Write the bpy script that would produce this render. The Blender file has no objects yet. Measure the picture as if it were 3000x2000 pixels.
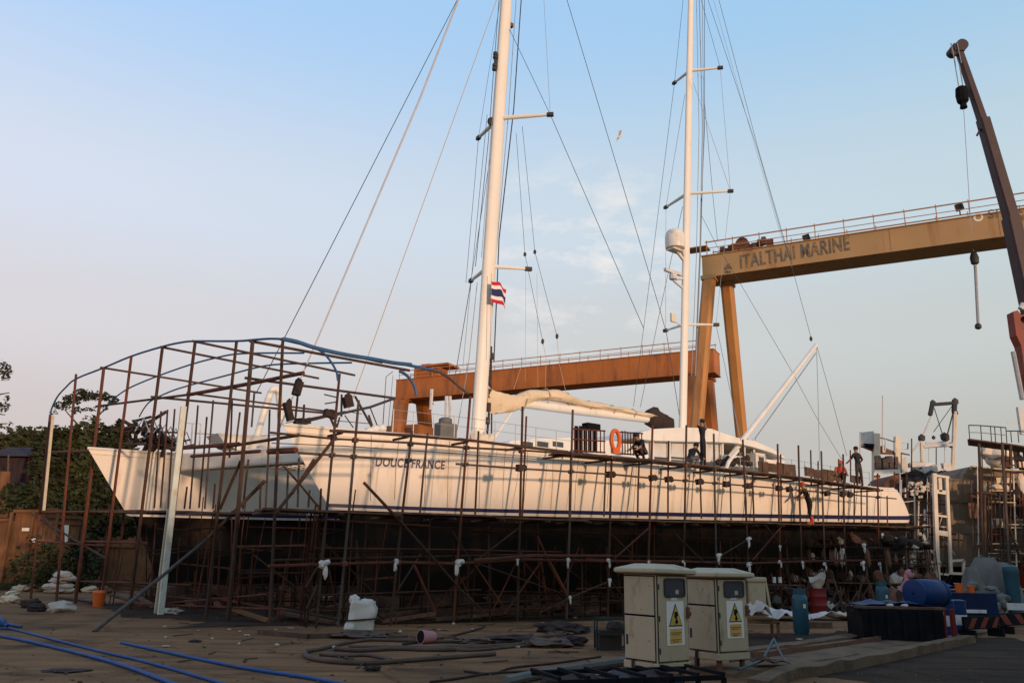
import bpy, bmesh, math, random
from mathutils import Vector, Matrix, noise
random.seed(7)
R = math.radians
V = Vector
scene = bpy.context.scene
COL = scene.collection

# ------------------------------------------------------------------ camera
F, PITCH, ROLL, EYE = 2450.0, R(14.86), R(1.0), 1.6
cam = bpy.data.cameras.new('camera')
cam.sensor_width = 36.0
cam.lens = F / 3000 * 36
cam.clip_start, cam.clip_end = 0.1, 3000
camo = bpy.data.objects.new('camera', cam)
COL.objects.link(camo)
fwd = V((0, math.cos(PITCH), math.sin(PITCH)))
up0 = V((0, -math.sin(PITCH), math.cos(PITCH)))
rt = V((1, 0, 0)) * math.cos(ROLL) + up0 * math.sin(ROLL)
up = up0 * math.cos(ROLL) - V((1, 0, 0)) * math.sin(ROLL)
EYEP = V((0, 0, EYE))
m4 = Matrix.Identity(4)
for i in range(3):
    m4[i][0], m4[i][1], m4[i][2], m4[i][3] = rt[i], up[i], -fwd[i], EYEP[i]
camo.matrix_world = m4
scene.camera = camo

# ------------------------------------------------------------------ sky and sun
SUN_EL, SUN_AZ = R(5.2), R(146)          # azimuth clockwise from +Y: behind the camera, to its right
world = bpy.data.worlds.new("World")
scene.world = world
world.use_nodes = True
nt = world.node_tree
nt.nodes.clear()
def wn(t, **k):
    n = nt.nodes.new(t)
    for a, b in k.items():
        setattr(n, a, b)
    return n
sky = wn('ShaderNodeTexSky', sky_type='NISHITA', sun_disc=False)
sky.sun_elevation = R(7)
sky.sun_rotation = SUN_AZ
sky.altitude = 0
sky.air_density, sky.dust_density, sky.ozone_density = 1.0, 2.2, 1.6
bg = wn('ShaderNodeBackground')
bg.inputs['Strength'].default_value = 0.15
out = wn('ShaderNodeOutputWorld')
tc = wn('ShaderNodeTexCoord')
# evening haze towards the horizon, the same all the way round
sep = wn('ShaderNodeSeparateXYZ')
nt.links.new(tc.outputs['Generated'], sep.inputs[0])
ramp = wn('ShaderNodeValToRGB')
cr = ramp.color_ramp
cr.interpolation = 'EASE'
SKYRAMP = [(0.0, (3.8, 3.3, 3.1)), (0.12, (4.3, 3.9, 3.72)), (0.25, (4.85, 4.85, 4.85)), (0.38, (4.75, 5.45, 6.1)), (0.60, (2.95, 4.75, 6.85)), (1.0, (1.5, 2.8, 5.0))]
while len(cr.elements) < len(SKYRAMP):
    cr.elements.new(0.5)
for e, (p, c) in zip(cr.elements, SKYRAMP):
    e.position = p
    e.color = (c[0] / 7, c[1] / 7, c[2] / 7, 1)
nt.links.new(sep.outputs['Z'], ramp.inputs[0])
sc5 = wn('ShaderNodeVectorMath', operation='SCALE')
sc5.inputs['Scale'].default_value = 7.0
nt.links.new(ramp.outputs[0], sc5.inputs[0])
mixs = wn('ShaderNodeMix', data_type='RGBA')
mixs.inputs[0].default_value = 0.85
nt.links.new(sky.outputs[0], mixs.inputs[6])
nt.links.new(sc5.outputs[0], mixs.inputs[7])
# a few small evening clouds, low in the sky
mp = wn('ShaderNodeMapping')
mp.inputs['Scale'].default_value = (7, 7, 17)
nt.links.new(tc.outputs['Generated'], mp.inputs[0])
nz = wn('ShaderNodeTexNoise')
nz.inputs['Scale'].default_value = 1.7
nz.inputs['Detail'].default_value = 8
nz.inputs['Roughness'].default_value = 0.62
nt.links.new(mp.outputs[0], nz.inputs['Vector'])
cl = wn('ShaderNodeMapRange')
cl.inputs[1].default_value, cl.inputs[2].default_value = 0.47, 0.68
nt.links.new(nz.outputs[0], cl.inputs[0])
dv = wn('ShaderNodeVectorMath', operation='DISTANCE')
dv.inputs[1].default_value = V((0.085, 0.935, 0.345)).normalized()
nt.links.new(tc.outputs['Generated'], dv.inputs[0])
cm = wn('ShaderNodeMapRange')
cm.inputs[1].default_value, cm.inputs[2].default_value = 0.15, 0.03
nt.links.new(dv.outputs['Value'], cm.inputs[0])
cmul = wn('ShaderNodeMath', operation='MULTIPLY')
nt.links.new(cl.outputs[0], cmul.inputs[0])
nt.links.new(cm.outputs[0], cmul.inputs[1])
mixc = wn('ShaderNodeMix', data_type='RGBA')
nt.links.new(cmul.outputs[0], mixc.inputs[0])
# warmer on the side away from the sun, cooler and duller towards it
tx = wn('ShaderNodeMapRange')
tx.inputs[1].default_value, tx.inputs[2].default_value = -0.75, 0.75
nt.links.new(sep.outputs['X'], tx.inputs[0])
tcol = wn('ShaderNodeMix', data_type='RGBA')
tcol.inputs[6].default_value = (1.12, 1.02, 1.06, 1)
tcol.inputs[7].default_value = (0.85, 0.93, 0.89, 1)
nt.links.new(tx.outputs[0], tcol.inputs[0])
tm_ = wn('ShaderNodeVectorMath', operation='MULTIPLY')
nt.links.new(mixs.outputs[2], tm_.inputs[0])
nt.links.new(tcol.outputs[2], tm_.inputs[1])
nt.links.new(tm_.outputs[0], mixc.inputs[6])
mixc.inputs[7].default_value = (6.3, 5.9, 5.6, 1)
nt.links.new(mixc.outputs[2], bg.inputs[0])
nt.links.new(bg.outputs[0], out.inputs[0])

sl = bpy.data.lights.new('sun', 'SUN')
sl.energy = 3.15
sl.angle = R(3)
sl.color = (1.0, 0.64, 0.42)
so = bpy.data.objects.new('sun', sl)
COL.objects.link(so)
sdir = V((math.sin(SUN_AZ) * math.cos(SUN_EL), math.cos(SUN_AZ) * math.cos(SUN_EL), math.sin(SUN_EL)))
so.rotation_euler = sdir.to_track_quat('Z', 'Y').to_euler()
so.location = (20, -30, 30)
vs = scene.view_settings
vs.view_transform = 'Standard'
vs.look = 'None'
vs.exposure = 0.0
vs.gamma = 1.0
vs.use_curve_mapping = False

# ------------------------------------------------------------------ points in the place
def ray(px, py):
    return (rt * (px - 1500) + up * (1000 - py) + fwd * F).normalized()
def atY(px, py, Y):
    r = ray(px, py)
    return EYEP + r * (Y / r.y)
def atZ(px, py, z=0.0):
    r = ray(px, py)
    return EYEP + r * ((z - EYE) / r.z)
def onpl(px, py, P0, d):
    n = V((-d[1], d[0], 0))
    r = ray(px, py)
    return EYEP + r * ((V(P0) - EYEP).dot(n) / r.dot(n))
def proj(P):
    q = V(P) - EYEP
    z = q.dot(fwd)
    return 1500 + F * q.dot(rt) / z, 1000 - F * q.dot(up) / z
def lin(pts, x):
    if x <= pts[0][0]:
        a, b = pts[0], pts[1]
    elif x >= pts[-1][0]:
        a, b = pts[-2], pts[-1]
    else:
        for a, b in zip(pts, pts[1:]):
            if a[0] <= x <= b[0]:
                break
    return a[1] + (b[1] - a[1]) * (x - a[0]) / (b[0] - a[0])

# ------------------------------------------------------------------ materials
def mat(name, col, rough=0.7, var=0.15, scale=2.0, col2=None, amt=0.4, scale2=1.5, streak=0.0, bump=0.0, bscale=30, metal=0.0, spec=0.3, stretch=(1, 1, 1), alpha=1.0):
    m = bpy.data.materials.new(name)
    m.use_nodes = True
    t = m.node_tree
    b = t.nodes['Principled BSDF']
    b.inputs['Roughness'].default_value = rough
    b.inputs['Metallic'].default_value = metal
    b.inputs['Specular IOR Level'].default_value = spec
    N, L = t.nodes.new, t.links.new
    g = N('ShaderNodeNewGeometry')
    mpp = N('ShaderNodeMapping')
    mpp.inputs['Scale'].default_value = stretch
    L(g.outputs['Position'], mpp.inputs[0])
    n1 = N('ShaderNodeTexNoise')
    n1.inputs['Scale'].default_value = scale
    n1.inputs['Detail'].default_value = 6
    L(mpp.outputs[0], n1.inputs['Vector'])
    mr = N('ShaderNodeMapRange')
    mr.inputs[1].default_value, mr.inputs[2].default_value = 0.25, 0.75
    mr.inputs[3].default_value, mr.inputs[4].default_value = 1 - var, 1 + var
    L(n1.outputs[0], mr.inputs[0])
    sc = N('ShaderNodeVectorMath')
    sc.operation = 'SCALE'
    sc.inputs[0].default_value = col
    L(mr.outputs[0], sc.inputs['Scale'])
    last = sc.outputs[0]
    if col2:
        mp2 = N('ShaderNodeMapping')
        mp2.inputs['Scale'].default_value = (1, 1, 1.0 - 0.93 * streak)
        L(g.outputs['Position'], mp2.inputs[0])
        n2 = N('ShaderNodeTexNoise')
        n2.inputs['Scale'].default_value = scale2
        n2.inputs['Detail'].default_value = 8
        n2.inputs['Roughness'].default_value = 0.65
        L(mp2.outputs[0], n2.inputs['Vector'])
        m2 = N('ShaderNodeMapRange')
        m2.inputs[1].default_value, m2.inputs[2].default_value = 0.62 - amt * 0.25, 0.78 - amt * 0.2
        L(n2.outputs[0], m2.inputs[0])
        mx = N('ShaderNodeMix')
        mx.data_type = 'RGBA'
        L(m2.outputs[0], mx.inputs[0])
        L(last, mx.inputs[6])
        mx.inputs[7].default_value = (*col2, 1)
        last = mx.outputs[2]
    L(last, b.inputs['Base Color'])
    if bump:
        n3 = N('ShaderNodeTexNoise')
        n3.inputs['Scale'].default_value = bscale
        n3.inputs['Detail'].default_value = 5
        L(mpp.outputs[0], n3.inputs['Vector'])
        bp = N('ShaderNodeBump')
        bp.inputs['Strength'].default_value = bump
        bp.inputs['Distance'].default_value = 0.03
        L(n3.outputs[0], bp.inputs['Height'])
        L(bp.outputs[0], b.inputs['Normal'])
    return m

M = {}
M['hull'] = mat('hull_white_paint', (0.75, 0.67, 0.56), 0.5, 0.07, 0.5, (0.60, 0.50, 0.38), 0.34, 1.9, streak=0.93)
M['white'] = mat('white_paint', (0.70, 0.66, 0.58), 0.4, 0.06, 1.5, (0.5, 0.42, 0.32), 0.12, 2.5, streak=0.6)
M['mast'] = mat('mast_cream_paint', (0.74, 0.69, 0.59), 0.4, 0.04, 0.8, (0.58, 0.5, 0.38), 0.12, 2.0, streak=0.8)
M['navy'] = mat('navy_stripe', (0.014, 0.018, 0.075), 0.4, 0.1)
M['antifoul'] = mat('black_antifouling', (0.020, 0.017, 0.015), 0.9, 0.35, 0.8, (0.055, 0.03, 0.018), 0.42, 0.9, spec=0.1)
M['deck'] = mat('deck_paint', (0.6, 0.57, 0.5), 0.6, 0.1)
M['tube'] = mat('rusty_scaffold_tube', (0.056, 0.028, 0.017), 0.7, 0.35, 4, (0.075, 0.05, 0.038), 0.4, 1.2, streak=0.5, spec=0.2)
M['tube_grey'] = mat('grey_scaffold_tube', (0.072, 0.058, 0.048), 0.6, 0.25, 3, (0.07, 0.034, 0.02), 0.5, 2, spec=0.2)
M['tube_red'] = mat('red_brown_scaffold_tube', (0.11, 0.033, 0.016), 0.7, 0.3, 3, (0.06, 0.027, 0.017), 0.5, 2, spec=0.2)
M['plank'] = mat('weathered_plank', (0.085, 0.048, 0.03), 0.85, 0.35, 3, (0.15, 0.105, 0.075), 0.3, 3, bump=0.4)
M['dark_ground'] = mat('dark_ground_patch', (0.042, 0.025, 0.016), 0.95, 0.4, 0.7, (0.022, 0.014, 0.010), 0.5, 0.9, bump=0.6, bscale=5, spec=0.1)  # dark ground tone; at the lower right it stands in for shade
M['hoard'] = mat('rust_dark_sheet', (0.045, 0.026, 0.018), 0.9, 0.35, 1.0, (0.085, 0.04, 0.022), 0.4, 1.5, streak=0.8)
M['ochre_leg'] = mat('orange_ochre_leg_paint', (0.42, 0.19, 0.05), 0.55, 0.12, 0.5, (0.24, 0.085, 0.025), 0.3, 0.9, streak=0.94)
M['tube_dark'] = mat('shaded_rust_tube', (0.032, 0.015, 0.009), 0.8, 0.4, 3, (0.066, 0.023, 0.011), 0.4, 1.5, spec=0.1)  # rust tone darkened to carry the shade under the hulls
M['navy_box'] = mat('dark_navy_crate', (0.006, 0.017, 0.05), 0.7, 0.3, 3, (0.02, 0.02, 0.025), 0.3, 2, spec=0.15)
M['pale_plank'] = mat('pale_plank', (0.48, 0.40, 0.28), 0.8, 0.15, 3, (0.33, 0.24, 0.16), 0.3, 3)
M['green_plank'] = mat('pale_green_post', (0.55, 0.58, 0.50), 0.75, 0.12, 4, (0.40, 0.33, 0.24), 0.4, 4, streak=0.5)
M['hoop'] = mat('blue_plastic_pipe', (0.022, 0.085, 0.20), 0.5, 0.15, 2, (0.02, 0.03, 0.05), 0.4, 1.0)
M['bluepipe'] = mat('blue_water_pipe', (0.010, 0.072, 0.235), 0.6, 0.25, 3, (0.07, 0.07, 0.075), 0.4, 2.2, spec=0.2)
M['rag'] = mat('white_rag', (0.60, 0.55, 0.50), 0.9, 0.12, 12, bump=0.3)
M['ochre'] = mat('ochre_crane_paint', (0.385, 0.235, 0.10), 0.6, 0.1, 0.5, (0.28, 0.125, 0.04), 0.26, 0.9, streak=0.94)
M['orange'] = mat('orange_crane_paint', (0.40, 0.130, 0.028), 0.6, 0.16, 0.5, (0.19, 0.06, 0.024), 0.42, 0.8, streak=0.92)
M['rail'] = mat('handrail_paint', (0.40, 0.21, 0.11), 0.6, 0.15)
M['steel_dark'] = mat('dark_steel', (0.035, 0.032, 0.032), 0.6, 0.3, 5)
M['steel'] = mat('galvanised_steel', (0.34, 0.34, 0.34), 0.45, 0.15, 5, metal=0.5)
M['boom'] = mat('maroon_crane_boom', (0.045, 0.024, 0.024), 0.55, 0.15, 1.2, (0.08, 0.035, 0.03), 0.2, 2)
M['cranered'] = mat('crane_red', (0.19, 0.030, 0.014), 0.55, 0.2, 1.5, (0.06, 0.018, 0.014), 0.35, 2)
M['rope'] = mat('dark_wire_rope', (0.045, 0.05, 0.06), 0.6, 0.1)
M['rope_grey'] = mat('grey_wire_rope', (0.23, 0.26, 0.30), 0.6, 0.1)
M['rope_tan'] = mat('tan_rope', (0.42, 0.32, 0.2), 0.8, 0.1)
M['furl'] = mat('furled_stay', (0.42, 0.43, 0.45), 0.6, 0.1)
M['sail'] = mat('cream_sailcloth', (0.63, 0.50, 0.33), 0.85, 0.12, 2.0, (0.48, 0.36, 0.22), 0.3, 2.5, bump=0.3, bscale=8)
M['canvas_dark'] = mat('dark_canvas', (0.035, 0.022, 0.018), 0.9, 0.3, 4)
M['glass'] = mat('tinted_glass', (0.05, 0.055, 0.06), 0.12, 0.1, spec=0.6)
M['letter'] = mat('grey_lettering', (0.12, 0.105, 0.085), 0.7, 0.3, 6, (0.36, 0.2, 0.07), 0.55, 3)
M['letter_navy'] = mat('navy_lettering', (0.09, 0.085, 0.13), 0.6, 0.25, 9)
M['white_letter'] = mat('cream_lettering', (0.75, 0.68, 0.52), 0.6, 0.1)
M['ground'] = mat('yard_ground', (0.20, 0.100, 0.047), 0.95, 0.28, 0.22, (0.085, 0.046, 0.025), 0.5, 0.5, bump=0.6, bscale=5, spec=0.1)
def ground_detail(m):
    t = m.node_tree
    N, L = t.nodes.new, t.links.new
    b = t.nodes['Principled BSDF']
    src = b.inputs['Base Color'].links[0].from_socket
    g = N('ShaderNodeNewGeometry')
    wv = N('ShaderNodeTexNoise'); wv.inputs['Scale'].default_value = 0.9; wv.inputs['Detail'].default_value = 5
    L(g.outputs['Position'], wv.inputs['Vector'])
    add = N('ShaderNodeVectorMath'); add.operation = 'MULTIPLY_ADD'
    L(wv.outputs['Color'], add.inputs[0]); add.inputs[1].default_value = (1.2, 1.2, 0); L(g.outputs['Position'], add.inputs[2])
    vo = N('ShaderNodeTexVoronoi'); vo.feature = 'DISTANCE_TO_EDGE'; vo.inputs['Scale'].default_value = 0.28
    L(add.outputs[0], vo.inputs['Vector'])
    ck = N('ShaderNodeMapRange'); ck.inputs[1].default_value, ck.inputs[2].default_value = 0.004, 0.02
    ck.inputs[3].default_value, ck.inputs[4].default_value = 0.72, 1.0
    L(vo.outputs['Distance'], ck.inputs[0])
    # long scuffs and wheel marks along the slip, stains and fine grit
    mp = N('ShaderNodeMapping'); mp.inputs['Rotation'].default_value = (0, 0, R(-12)); mp.inputs['Scale'].default_value = (0.12, 1.6, 1)
    L(g.outputs['Position'], mp.inputs[0])
    n1 = N('ShaderNodeTexNoise'); n1.inputs['Scale'].default_value = 1.3; n1.inputs['Detail'].default_value = 7; n1.inputs['Roughness'].default_value = .7
    L(mp.outputs[0], n1.inputs['Vector'])
    r1 = N('ShaderNodeMapRange'); r1.inputs[1].default_value, r1.inputs[2].default_value = 0.34, 0.6; r1.inputs[3].default_value, r1.inputs[4].default_value = 0.62, 1.25
    L(n1.outputs[0], r1.inputs[0])
    n2 = N('ShaderNodeTexNoise'); n2.inputs['Scale'].default_value = 38; n2.inputs['Detail'].default_value = 3
    L(g.outputs['Position'], n2.inputs['Vector'])
    r2 = N('ShaderNodeMapRange'); r2.inputs[1].default_value, r2.inputs[2].default_value = 0.3, 0.7; r2.inputs[3].default_value, r2.inputs[4].default_value = 0.72, 1.28
    L(n2.outputs[0], r2.inputs[0])
    m1 = N('ShaderNodeMath'); m1.operation = 'MULTIPLY'; L(ck.outputs[0], m1.inputs[0]); L(r1.outputs[0], m1.inputs[1])
    m2 = N('ShaderNodeMath'); m2.operation = 'MULTIPLY'; L(m1.outputs[0], m2.inputs[0]); L(r2.outputs[0], m2.inputs[1])
    sc = N('ShaderNodeVectorMath'); sc.operation = 'SCALE'; L(src, sc.inputs[0]); L(m2.outputs[0], sc.inputs['Scale'])
    L(sc.outputs[0], b.inputs['Base Color'])
ground_detail(M['ground'])
ground_detail(M['dark_ground'])
M['concrete'] = mat('old_concrete', (0.155, 0.098, 0.058), 0.9, 0.25, 1.2, (0.07, 0.046, 0.03), 0.55, 1.4, bump=0.5, bscale=14, spec=0.15)
M['rust'] = mat('rusted_steel', (0.16, 0.07, 0.04), 0.8, 0.35, 3, (0.06, 0.035, 0.025), 0.5, 3, bump=0.3)
M['cab'] = mat('cabinet_paint', (0.42, 0.335, 0.215), 0.55, 0.06, 2, (0.24, 0.175, 0.105), 0.26, 5, streak=0.6)
M['fence'] = mat('brown_fence_board', (0.165, 0.074, 0.029), 0.85, 0.35, 1.2, (0.06, 0.03, 0.017), 0.6, 1.6, streak=0.7, bump=0.3)
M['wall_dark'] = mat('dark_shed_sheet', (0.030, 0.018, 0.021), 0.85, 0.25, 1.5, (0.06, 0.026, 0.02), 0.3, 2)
M['leaf'] = mat('leaf_green', (0.040, 0.047, 0.020), 0.85, 0.5, 1.2, (0.07, 0.05, 0.024), 0.35, 0.7, spec=0.1)
M['leaf2'] = mat('leaf_dark', (0.030, 0.036, 0.018), 0.85, 0.5, 1.5, (0.055, 0.042, 0.022), 0.3, 0.9, spec=0.1)
M['bark'] = mat('bark', (0.09, 0.065, 0.045), 0.9, 0.3, 5)
M['greyhull'] = mat('grey_brown_hull', (0.205, 0.150, 0.10), 0.75, 0.2, 1.0, (0.11, 0.062, 0.036), 0.4, 1.0, streak=0.8)
M['cream'] = mat('cream_steel', (0.62, 0.54, 0.42), 0.6, 0.1, 2, (0.4, 0.28, 0.18), 0.25, 3, streak=0.6)
M['wht_grey'] = mat('pale_grey_paint', (0.55, 0.54, 0.51), 0.6, 0.1, 2, (0.3, 0.27, 0.24), 0.2, 3)
M['red'] = mat('red_paint', (0.17, 0.013, 0.012), 0.6, 0.2)
M['bright_orange'] = mat('orange_plastic', (0.62, 0.12, 0.02), 0.5, 0.12)
M['drum'] = mat('blue_drum_plastic', (0.005, 0.030, 0.105), 0.5, 0.12, 3, (0.04, 0.04, 0.05), 0.1, 4, spec=0.2)
M['teal'] = mat('teal_cylinder_paint', (0.02, 0.075, 0.10), 0.45, 0.2, 3, (0.07, 0.08, 0.07), 0.15, 5)
M['black'] = mat('black_paint', (0.008, 0.008, 0.010), 0.9, 0.3, 3, (0.022, 0.015, 0.012), 0.3, 2, spec=0.1)
M['tarp'] = mat('grey_tarpaulin', (0.13, 0.125, 0.11), 0.8, 0.2, 2, bump=0.3)
M['sack'] = mat('white_sack', (0.44, 0.38, 0.31), 0.9, 0.12, 4, bump=0.4, bscale=12)
M['plastic'] = mat('milky_plastic', (0.52, 0.48, 0.41), 0.4, 0.1, 3, spec=0.5)
M['pink'] = mat('pink_cloth', (0.42, 0.19, 0.20), 0.9, 0.12, 6, bump=0.3)
M['yellow'] = mat('warning_yellow', (0.50, 0.33, 0.06), 0.6, 0.15, 8)
M['notice'] = mat('notice_orange', (0.55, 0.33, 0.09), 0.6, 0.12, 8)
M['skin'] = mat('skin', (0.30, 0.16, 0.10), 0.6, 0.05)
M['cloth_black'] = mat('black_cloth', (0.016, 0.016, 0.018), 0.9, 0.2, 8)
M['cloth_brown'] = mat('dark_brown_cloth', (0.05, 0.035, 0.03), 0.9, 0.2, 8)
M['cloth_grey'] = mat('grey_shirt', (0.10, 0.09, 0.10), 0.9, 0.2, 8)
M['hair'] = mat('black_hair', (0.012, 0.01, 0.01), 0.7, 0.1)
M['red_cloth'] = mat('red_cloth', (0.50, 0.07, 0.035), 0.9, 0.15, 8)
M['hose'] = mat('brown_hose', (0.085, 0.052, 0.035), 0.7, 0.25, 4)
M['green'] = mat('dark_green_paint', (0.010, 0.026, 0.022), 0.6, 0.3)
M['shed'] = mat('warehouse_wall', (0.25, 0.22, 0.2), 0.8, 0.1)
M['flag_red'] = mat('flag_red', (0.48, 0.02, 0.035), 0.85, 0.08)
M['flag_white'] = mat('flag_white', (0.72, 0.68, 0.64), 0.85, 0.06)
M['flag_blue'] = mat('flag_blue', (0.022, 0.028, 0.10), 0.85, 0.08)

# ------------------------------------------------------------------ meshes and objects
class MB:
    def __init__(s):
        s.v, s.f, s.mi = [], [], []
    def add(s, vs, fs, mi=0):
        o = len(s.v)
        s.v += [V(p) for p in vs]
        s.f += [tuple(i + o for i in f) for f in fs]
        s.mi += [mi] * len(fs)
        return s
    def hexa(s, p, mi=0):               # 8 points: bottom ring of four, top ring of four
        return s.add(p, [(3, 2, 1, 0), (4, 5, 6, 7), (0, 1, 5, 4), (1, 2, 6, 5), (2, 3, 7, 6), (3, 0, 4, 7)], mi)
    def box(s, c, sx, sy, sz, ax=(1, 0, 0), mi=0, upv=(0, 0, 1)):
        u = V(ax).normalized()
        w = V(upv).normalized()
        v = w.cross(u).normalized()
        w = u.cross(v)
        c = V(c)
        P = [c + u * (a * sx / 2) + v * (b * sy / 2) + w * (d * sz / 2) for d in (-1, 1) for a, b in ((-1, -1), (1, -1), (1, 1), (-1, 1))]
        return s.hexa(P, mi)
    def beam(s, p, q, w, h, upv=(0, 0, 1), mi=0):
        p, q = V(p), V(q)
        return s.box((p + q) / 2, (q - p).length, w, h, q - p, mi, upv)
    def tube(s, pts, r, n=6, mi=0, caps=True):
        pts = [V(p) for p in pts]
        k = len(pts)
        rs = r if isinstance(r, (list, tuple)) else [r] * k
        d0 = (pts[1] - pts[0]).normalized()
        a = d0.orthogonal().normalized()
        vs = []
        for i, p in enumerate(pts):
            d = (pts[min(i + 1, k - 1)] - pts[max(i - 1, 0)]).normalized()
            a = (a - d * a.dot(d)).normalized()
            b = d.cross(a)
            for j in range(n):
                t = 2 * math.pi * j / n
                vs.append(p + (a * math.cos(t) + b * math.sin(t)) * rs[i])
        fs = [(i * n + j, i * n + (j + 1) % n, (i + 1) * n + (j + 1) % n, (i + 1) * n + j) for i in range(k - 1) for j in range(n)]
        if caps:
            fs += [tuple(range(n - 1, -1, -1)), tuple((k - 1) * n + j for j in range(n))]
        return s.add(vs, fs, mi)
    def lathe(s, base, prof, n=14, ax=(0, 0, 1), mi=0):     # prof: (radius, height)
        d = V(ax).normalized()
        a = d.orthogonal().normalized()
        b = d.cross(a)
        base = V(base)
        vs = [base + d * h + (a * math.cos(2 * math.pi * j / n) + b * math.sin(2 * math.pi * j / n)) * r for r, h in prof for j in range(n)]
        k = len(prof)
        fs = [(i * n + j, i * n + (j + 1) % n, (i + 1) * n + (j + 1) % n, (i + 1) * n + j) for i in range(k - 1) for j in range(n)]
        fs += [tuple(range(n - 1, -1, -1)), tuple((k - 1) * n + j for j in range(n))]
        return s.add(vs, fs, mi)
    def loft(s, rings, closed=True, caps=True, mi=0):
        n = len(rings[0])
        vs = [p for r in rings for p in r]
        jr = range(n) if closed else range(n - 1)
        fs = [(i * n + j, i * n + (j + 1) % n, (i + 1) * n + (j + 1) % n, (i + 1) * n + j) for i in range(len(rings) - 1) for j in jr]
        if caps and closed:
            fs += [tuple(range(n - 1, -1, -1)), tuple((len(rings) - 1) * n + j for j in range(n))]
        return s.add(vs, fs, mi)
    def prism(s, poly, d, mi=0):        # planar polygon pushed along d
        n = len(poly)
        d = V(d)
        vs = [V(p) for p in poly] + [V(p) + d for p in poly]
        fs = [tuple(range(n - 1, -1, -1)), tuple(range(n, 2 * n))] + [(j, (j + 1) % n, n + (j + 1) % n, n + j) for j in range(n)]
        return s.add(vs, fs, mi)
    def blob(s, c, rx, ry, rz, amp=0.15, sub=2, fr=1.5, seed=0, ax=(1, 0, 0), mi=0):
        bm = bmesh.new()
        bmesh.ops.create_icosphere(bm, subdivisions=sub, radius=1)
        u = V(ax).normalized()
        v = V((0, 0, 1)).cross(u).normalized()
        w = u.cross(v)
        vs = []
        for q in bm.verts:
            p = q.co
            k = 1 + amp * noise.noise(p * fr + V((seed * 3.7, seed, -seed)))
            vs.append(V(c) + (u * p.x * rx + v * p.y * ry + w * p.z * rz) * k)
        fs = [tuple(x.index for x in f.verts) for f in bm.faces]
        bm.free()
        return s.add(vs, fs, mi)

ORG = {}
def tag(o, label=None, cat=None, group=None, kind=None):
    for k, x in (('label', label), ('category', cat), ('group', group), ('kind', kind)):
        if x:
            o[k] = x
    return o
def thing(name, label, cat, loc, group=None, kind=None):
    o = bpy.data.objects.new(name, None)
    o.empty_display_size = 0.2
    o.location = V(loc)
    COL.objects.link(o)
    ORG[o] = V(loc)
    return tag(o, label, cat, group, kind)
def part(name, mb, m, parent=None, smooth=False, bevel=0.0, label=None, kind=None, loc=None):
    org = ORG[parent] if parent is not None else V(loc or (0, 0, 0))
    me = bpy.data.meshes.new(name)
    me.from_pydata([tuple(p - org) for p in mb.v], [], mb.f)
    mats = m if isinstance(m, (list, tuple)) else [m]
    for x in mats:
        me.materials.append(M[x] if isinstance(x, str) else x)
    if len(mats) > 1:
        me.polygons.foreach_set('material_index', mb.mi)
    if smooth:
        me.polygons.foreach_set('use_smooth', [True] * len(me.polygons))
        if smooth != 'all':
            try:
                me.set_sharp_from_angle(angle=R(40))
            except Exception:
                pass
    me.update()
    o = bpy.data.objects.new(name, me)
    if parent is not None:
        o.parent = parent
    else:
        o.location = org
    ORG[o] = org
    COL.objects.link(o)
    if bevel:
        b = o.modifiers.new('bevel', 'BEVEL')
        b.width, b.segments, b.limit_method = bevel, 2, 'ANGLE'
    if label:
        o['label'] = label
    if kind:
        o['kind'] = kind
    return o
def solo(name, mb, m, label, cat, loc, group=None, kind=None, **k):
    return tag(part(name, mb, m, None, loc=loc, **k), label, cat, group, kind)
def rod(parent, name, pts, r, m, n=6, **k):
    return part(name, MB().tube(pts, r, n), m, parent, smooth=True, **k)
def spline(pts, k=6):
    P = [V(p) for p in pts]
    P = [P[0] * 2 - P[1]] + P + [P[-1] * 2 - P[-2]]
    o = []
    for i in range(1, len(P) - 2):
        a, b, c, d = P[i - 1:i + 3]
        for j in range(k):
            t = j / k
            o.append(0.5 * (b * 2 + (c - a) * t + (a * 2 - b * 5 + c * 4 - d) * t * t + (b * 3 - a - c * 3 + d) * t ** 3))
    return o + [P[-2]]
def lettering(name, text, m, parent, fn, width, height, ext=0.004, bold=0.012):
    """Letters of the built-in font, stretched to width x height and laid on fn(x, y, depth)."""
    c = bpy.data.curves.new(name, 'FONT')
    c.body = text
    c.extrude = 0.5
    c.offset = bold
    c.space_character = 1.08
    o = bpy.data.objects.new(name, c)
    COL.objects.link(o)
    dg = bpy.context.evaluated_depsgraph_get()
    dg.update()
    me = bpy.data.meshes.new_from_object(o.evaluated_get(dg))
    vs = [v.co.copy() for v in me.vertices]
    fs = [tuple(p.vertices) for p in me.polygons]
    bpy.data.objects.remove(o)
    bpy.data.meshes.remove(me)
    x0, x1 = min(v.x for v in vs), max(v.x for v in vs)
    y0, y1 = min(v.y for v in vs), max(v.y for v in vs)
    mb = MB().add([fn((v.x - x0) / (x1 - x0) * width, (v.y - y0) / (y1 - y0) * height, (v.z + 0.5) * ext + 0.002) for v in vs], fs)
    return part(name, mb, m, parent)
# ------------------------------------------------------------------ ground
def ground_z(x, y):
    return 0.0
g = MB()
g.add([(-900, -300, 0), (900, -300, 0), (900, 1500, 0), (-900, 1500, 0)], [(0, 1, 2, 3)])
tag(part('ground', g, 'ground'), kind='structure')

# ------------------------------------------------------------------ the catamaran
D = V((.788, .616, 0)).normalized()
N = V((-D.y, D.x, 0))                       # away from the camera
Z = V((0, 0, 1))
C0 = atY(957, 1480, 24.5); C0.z = 0         # stem of the near hull at the waterline
LW = 33.3
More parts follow.
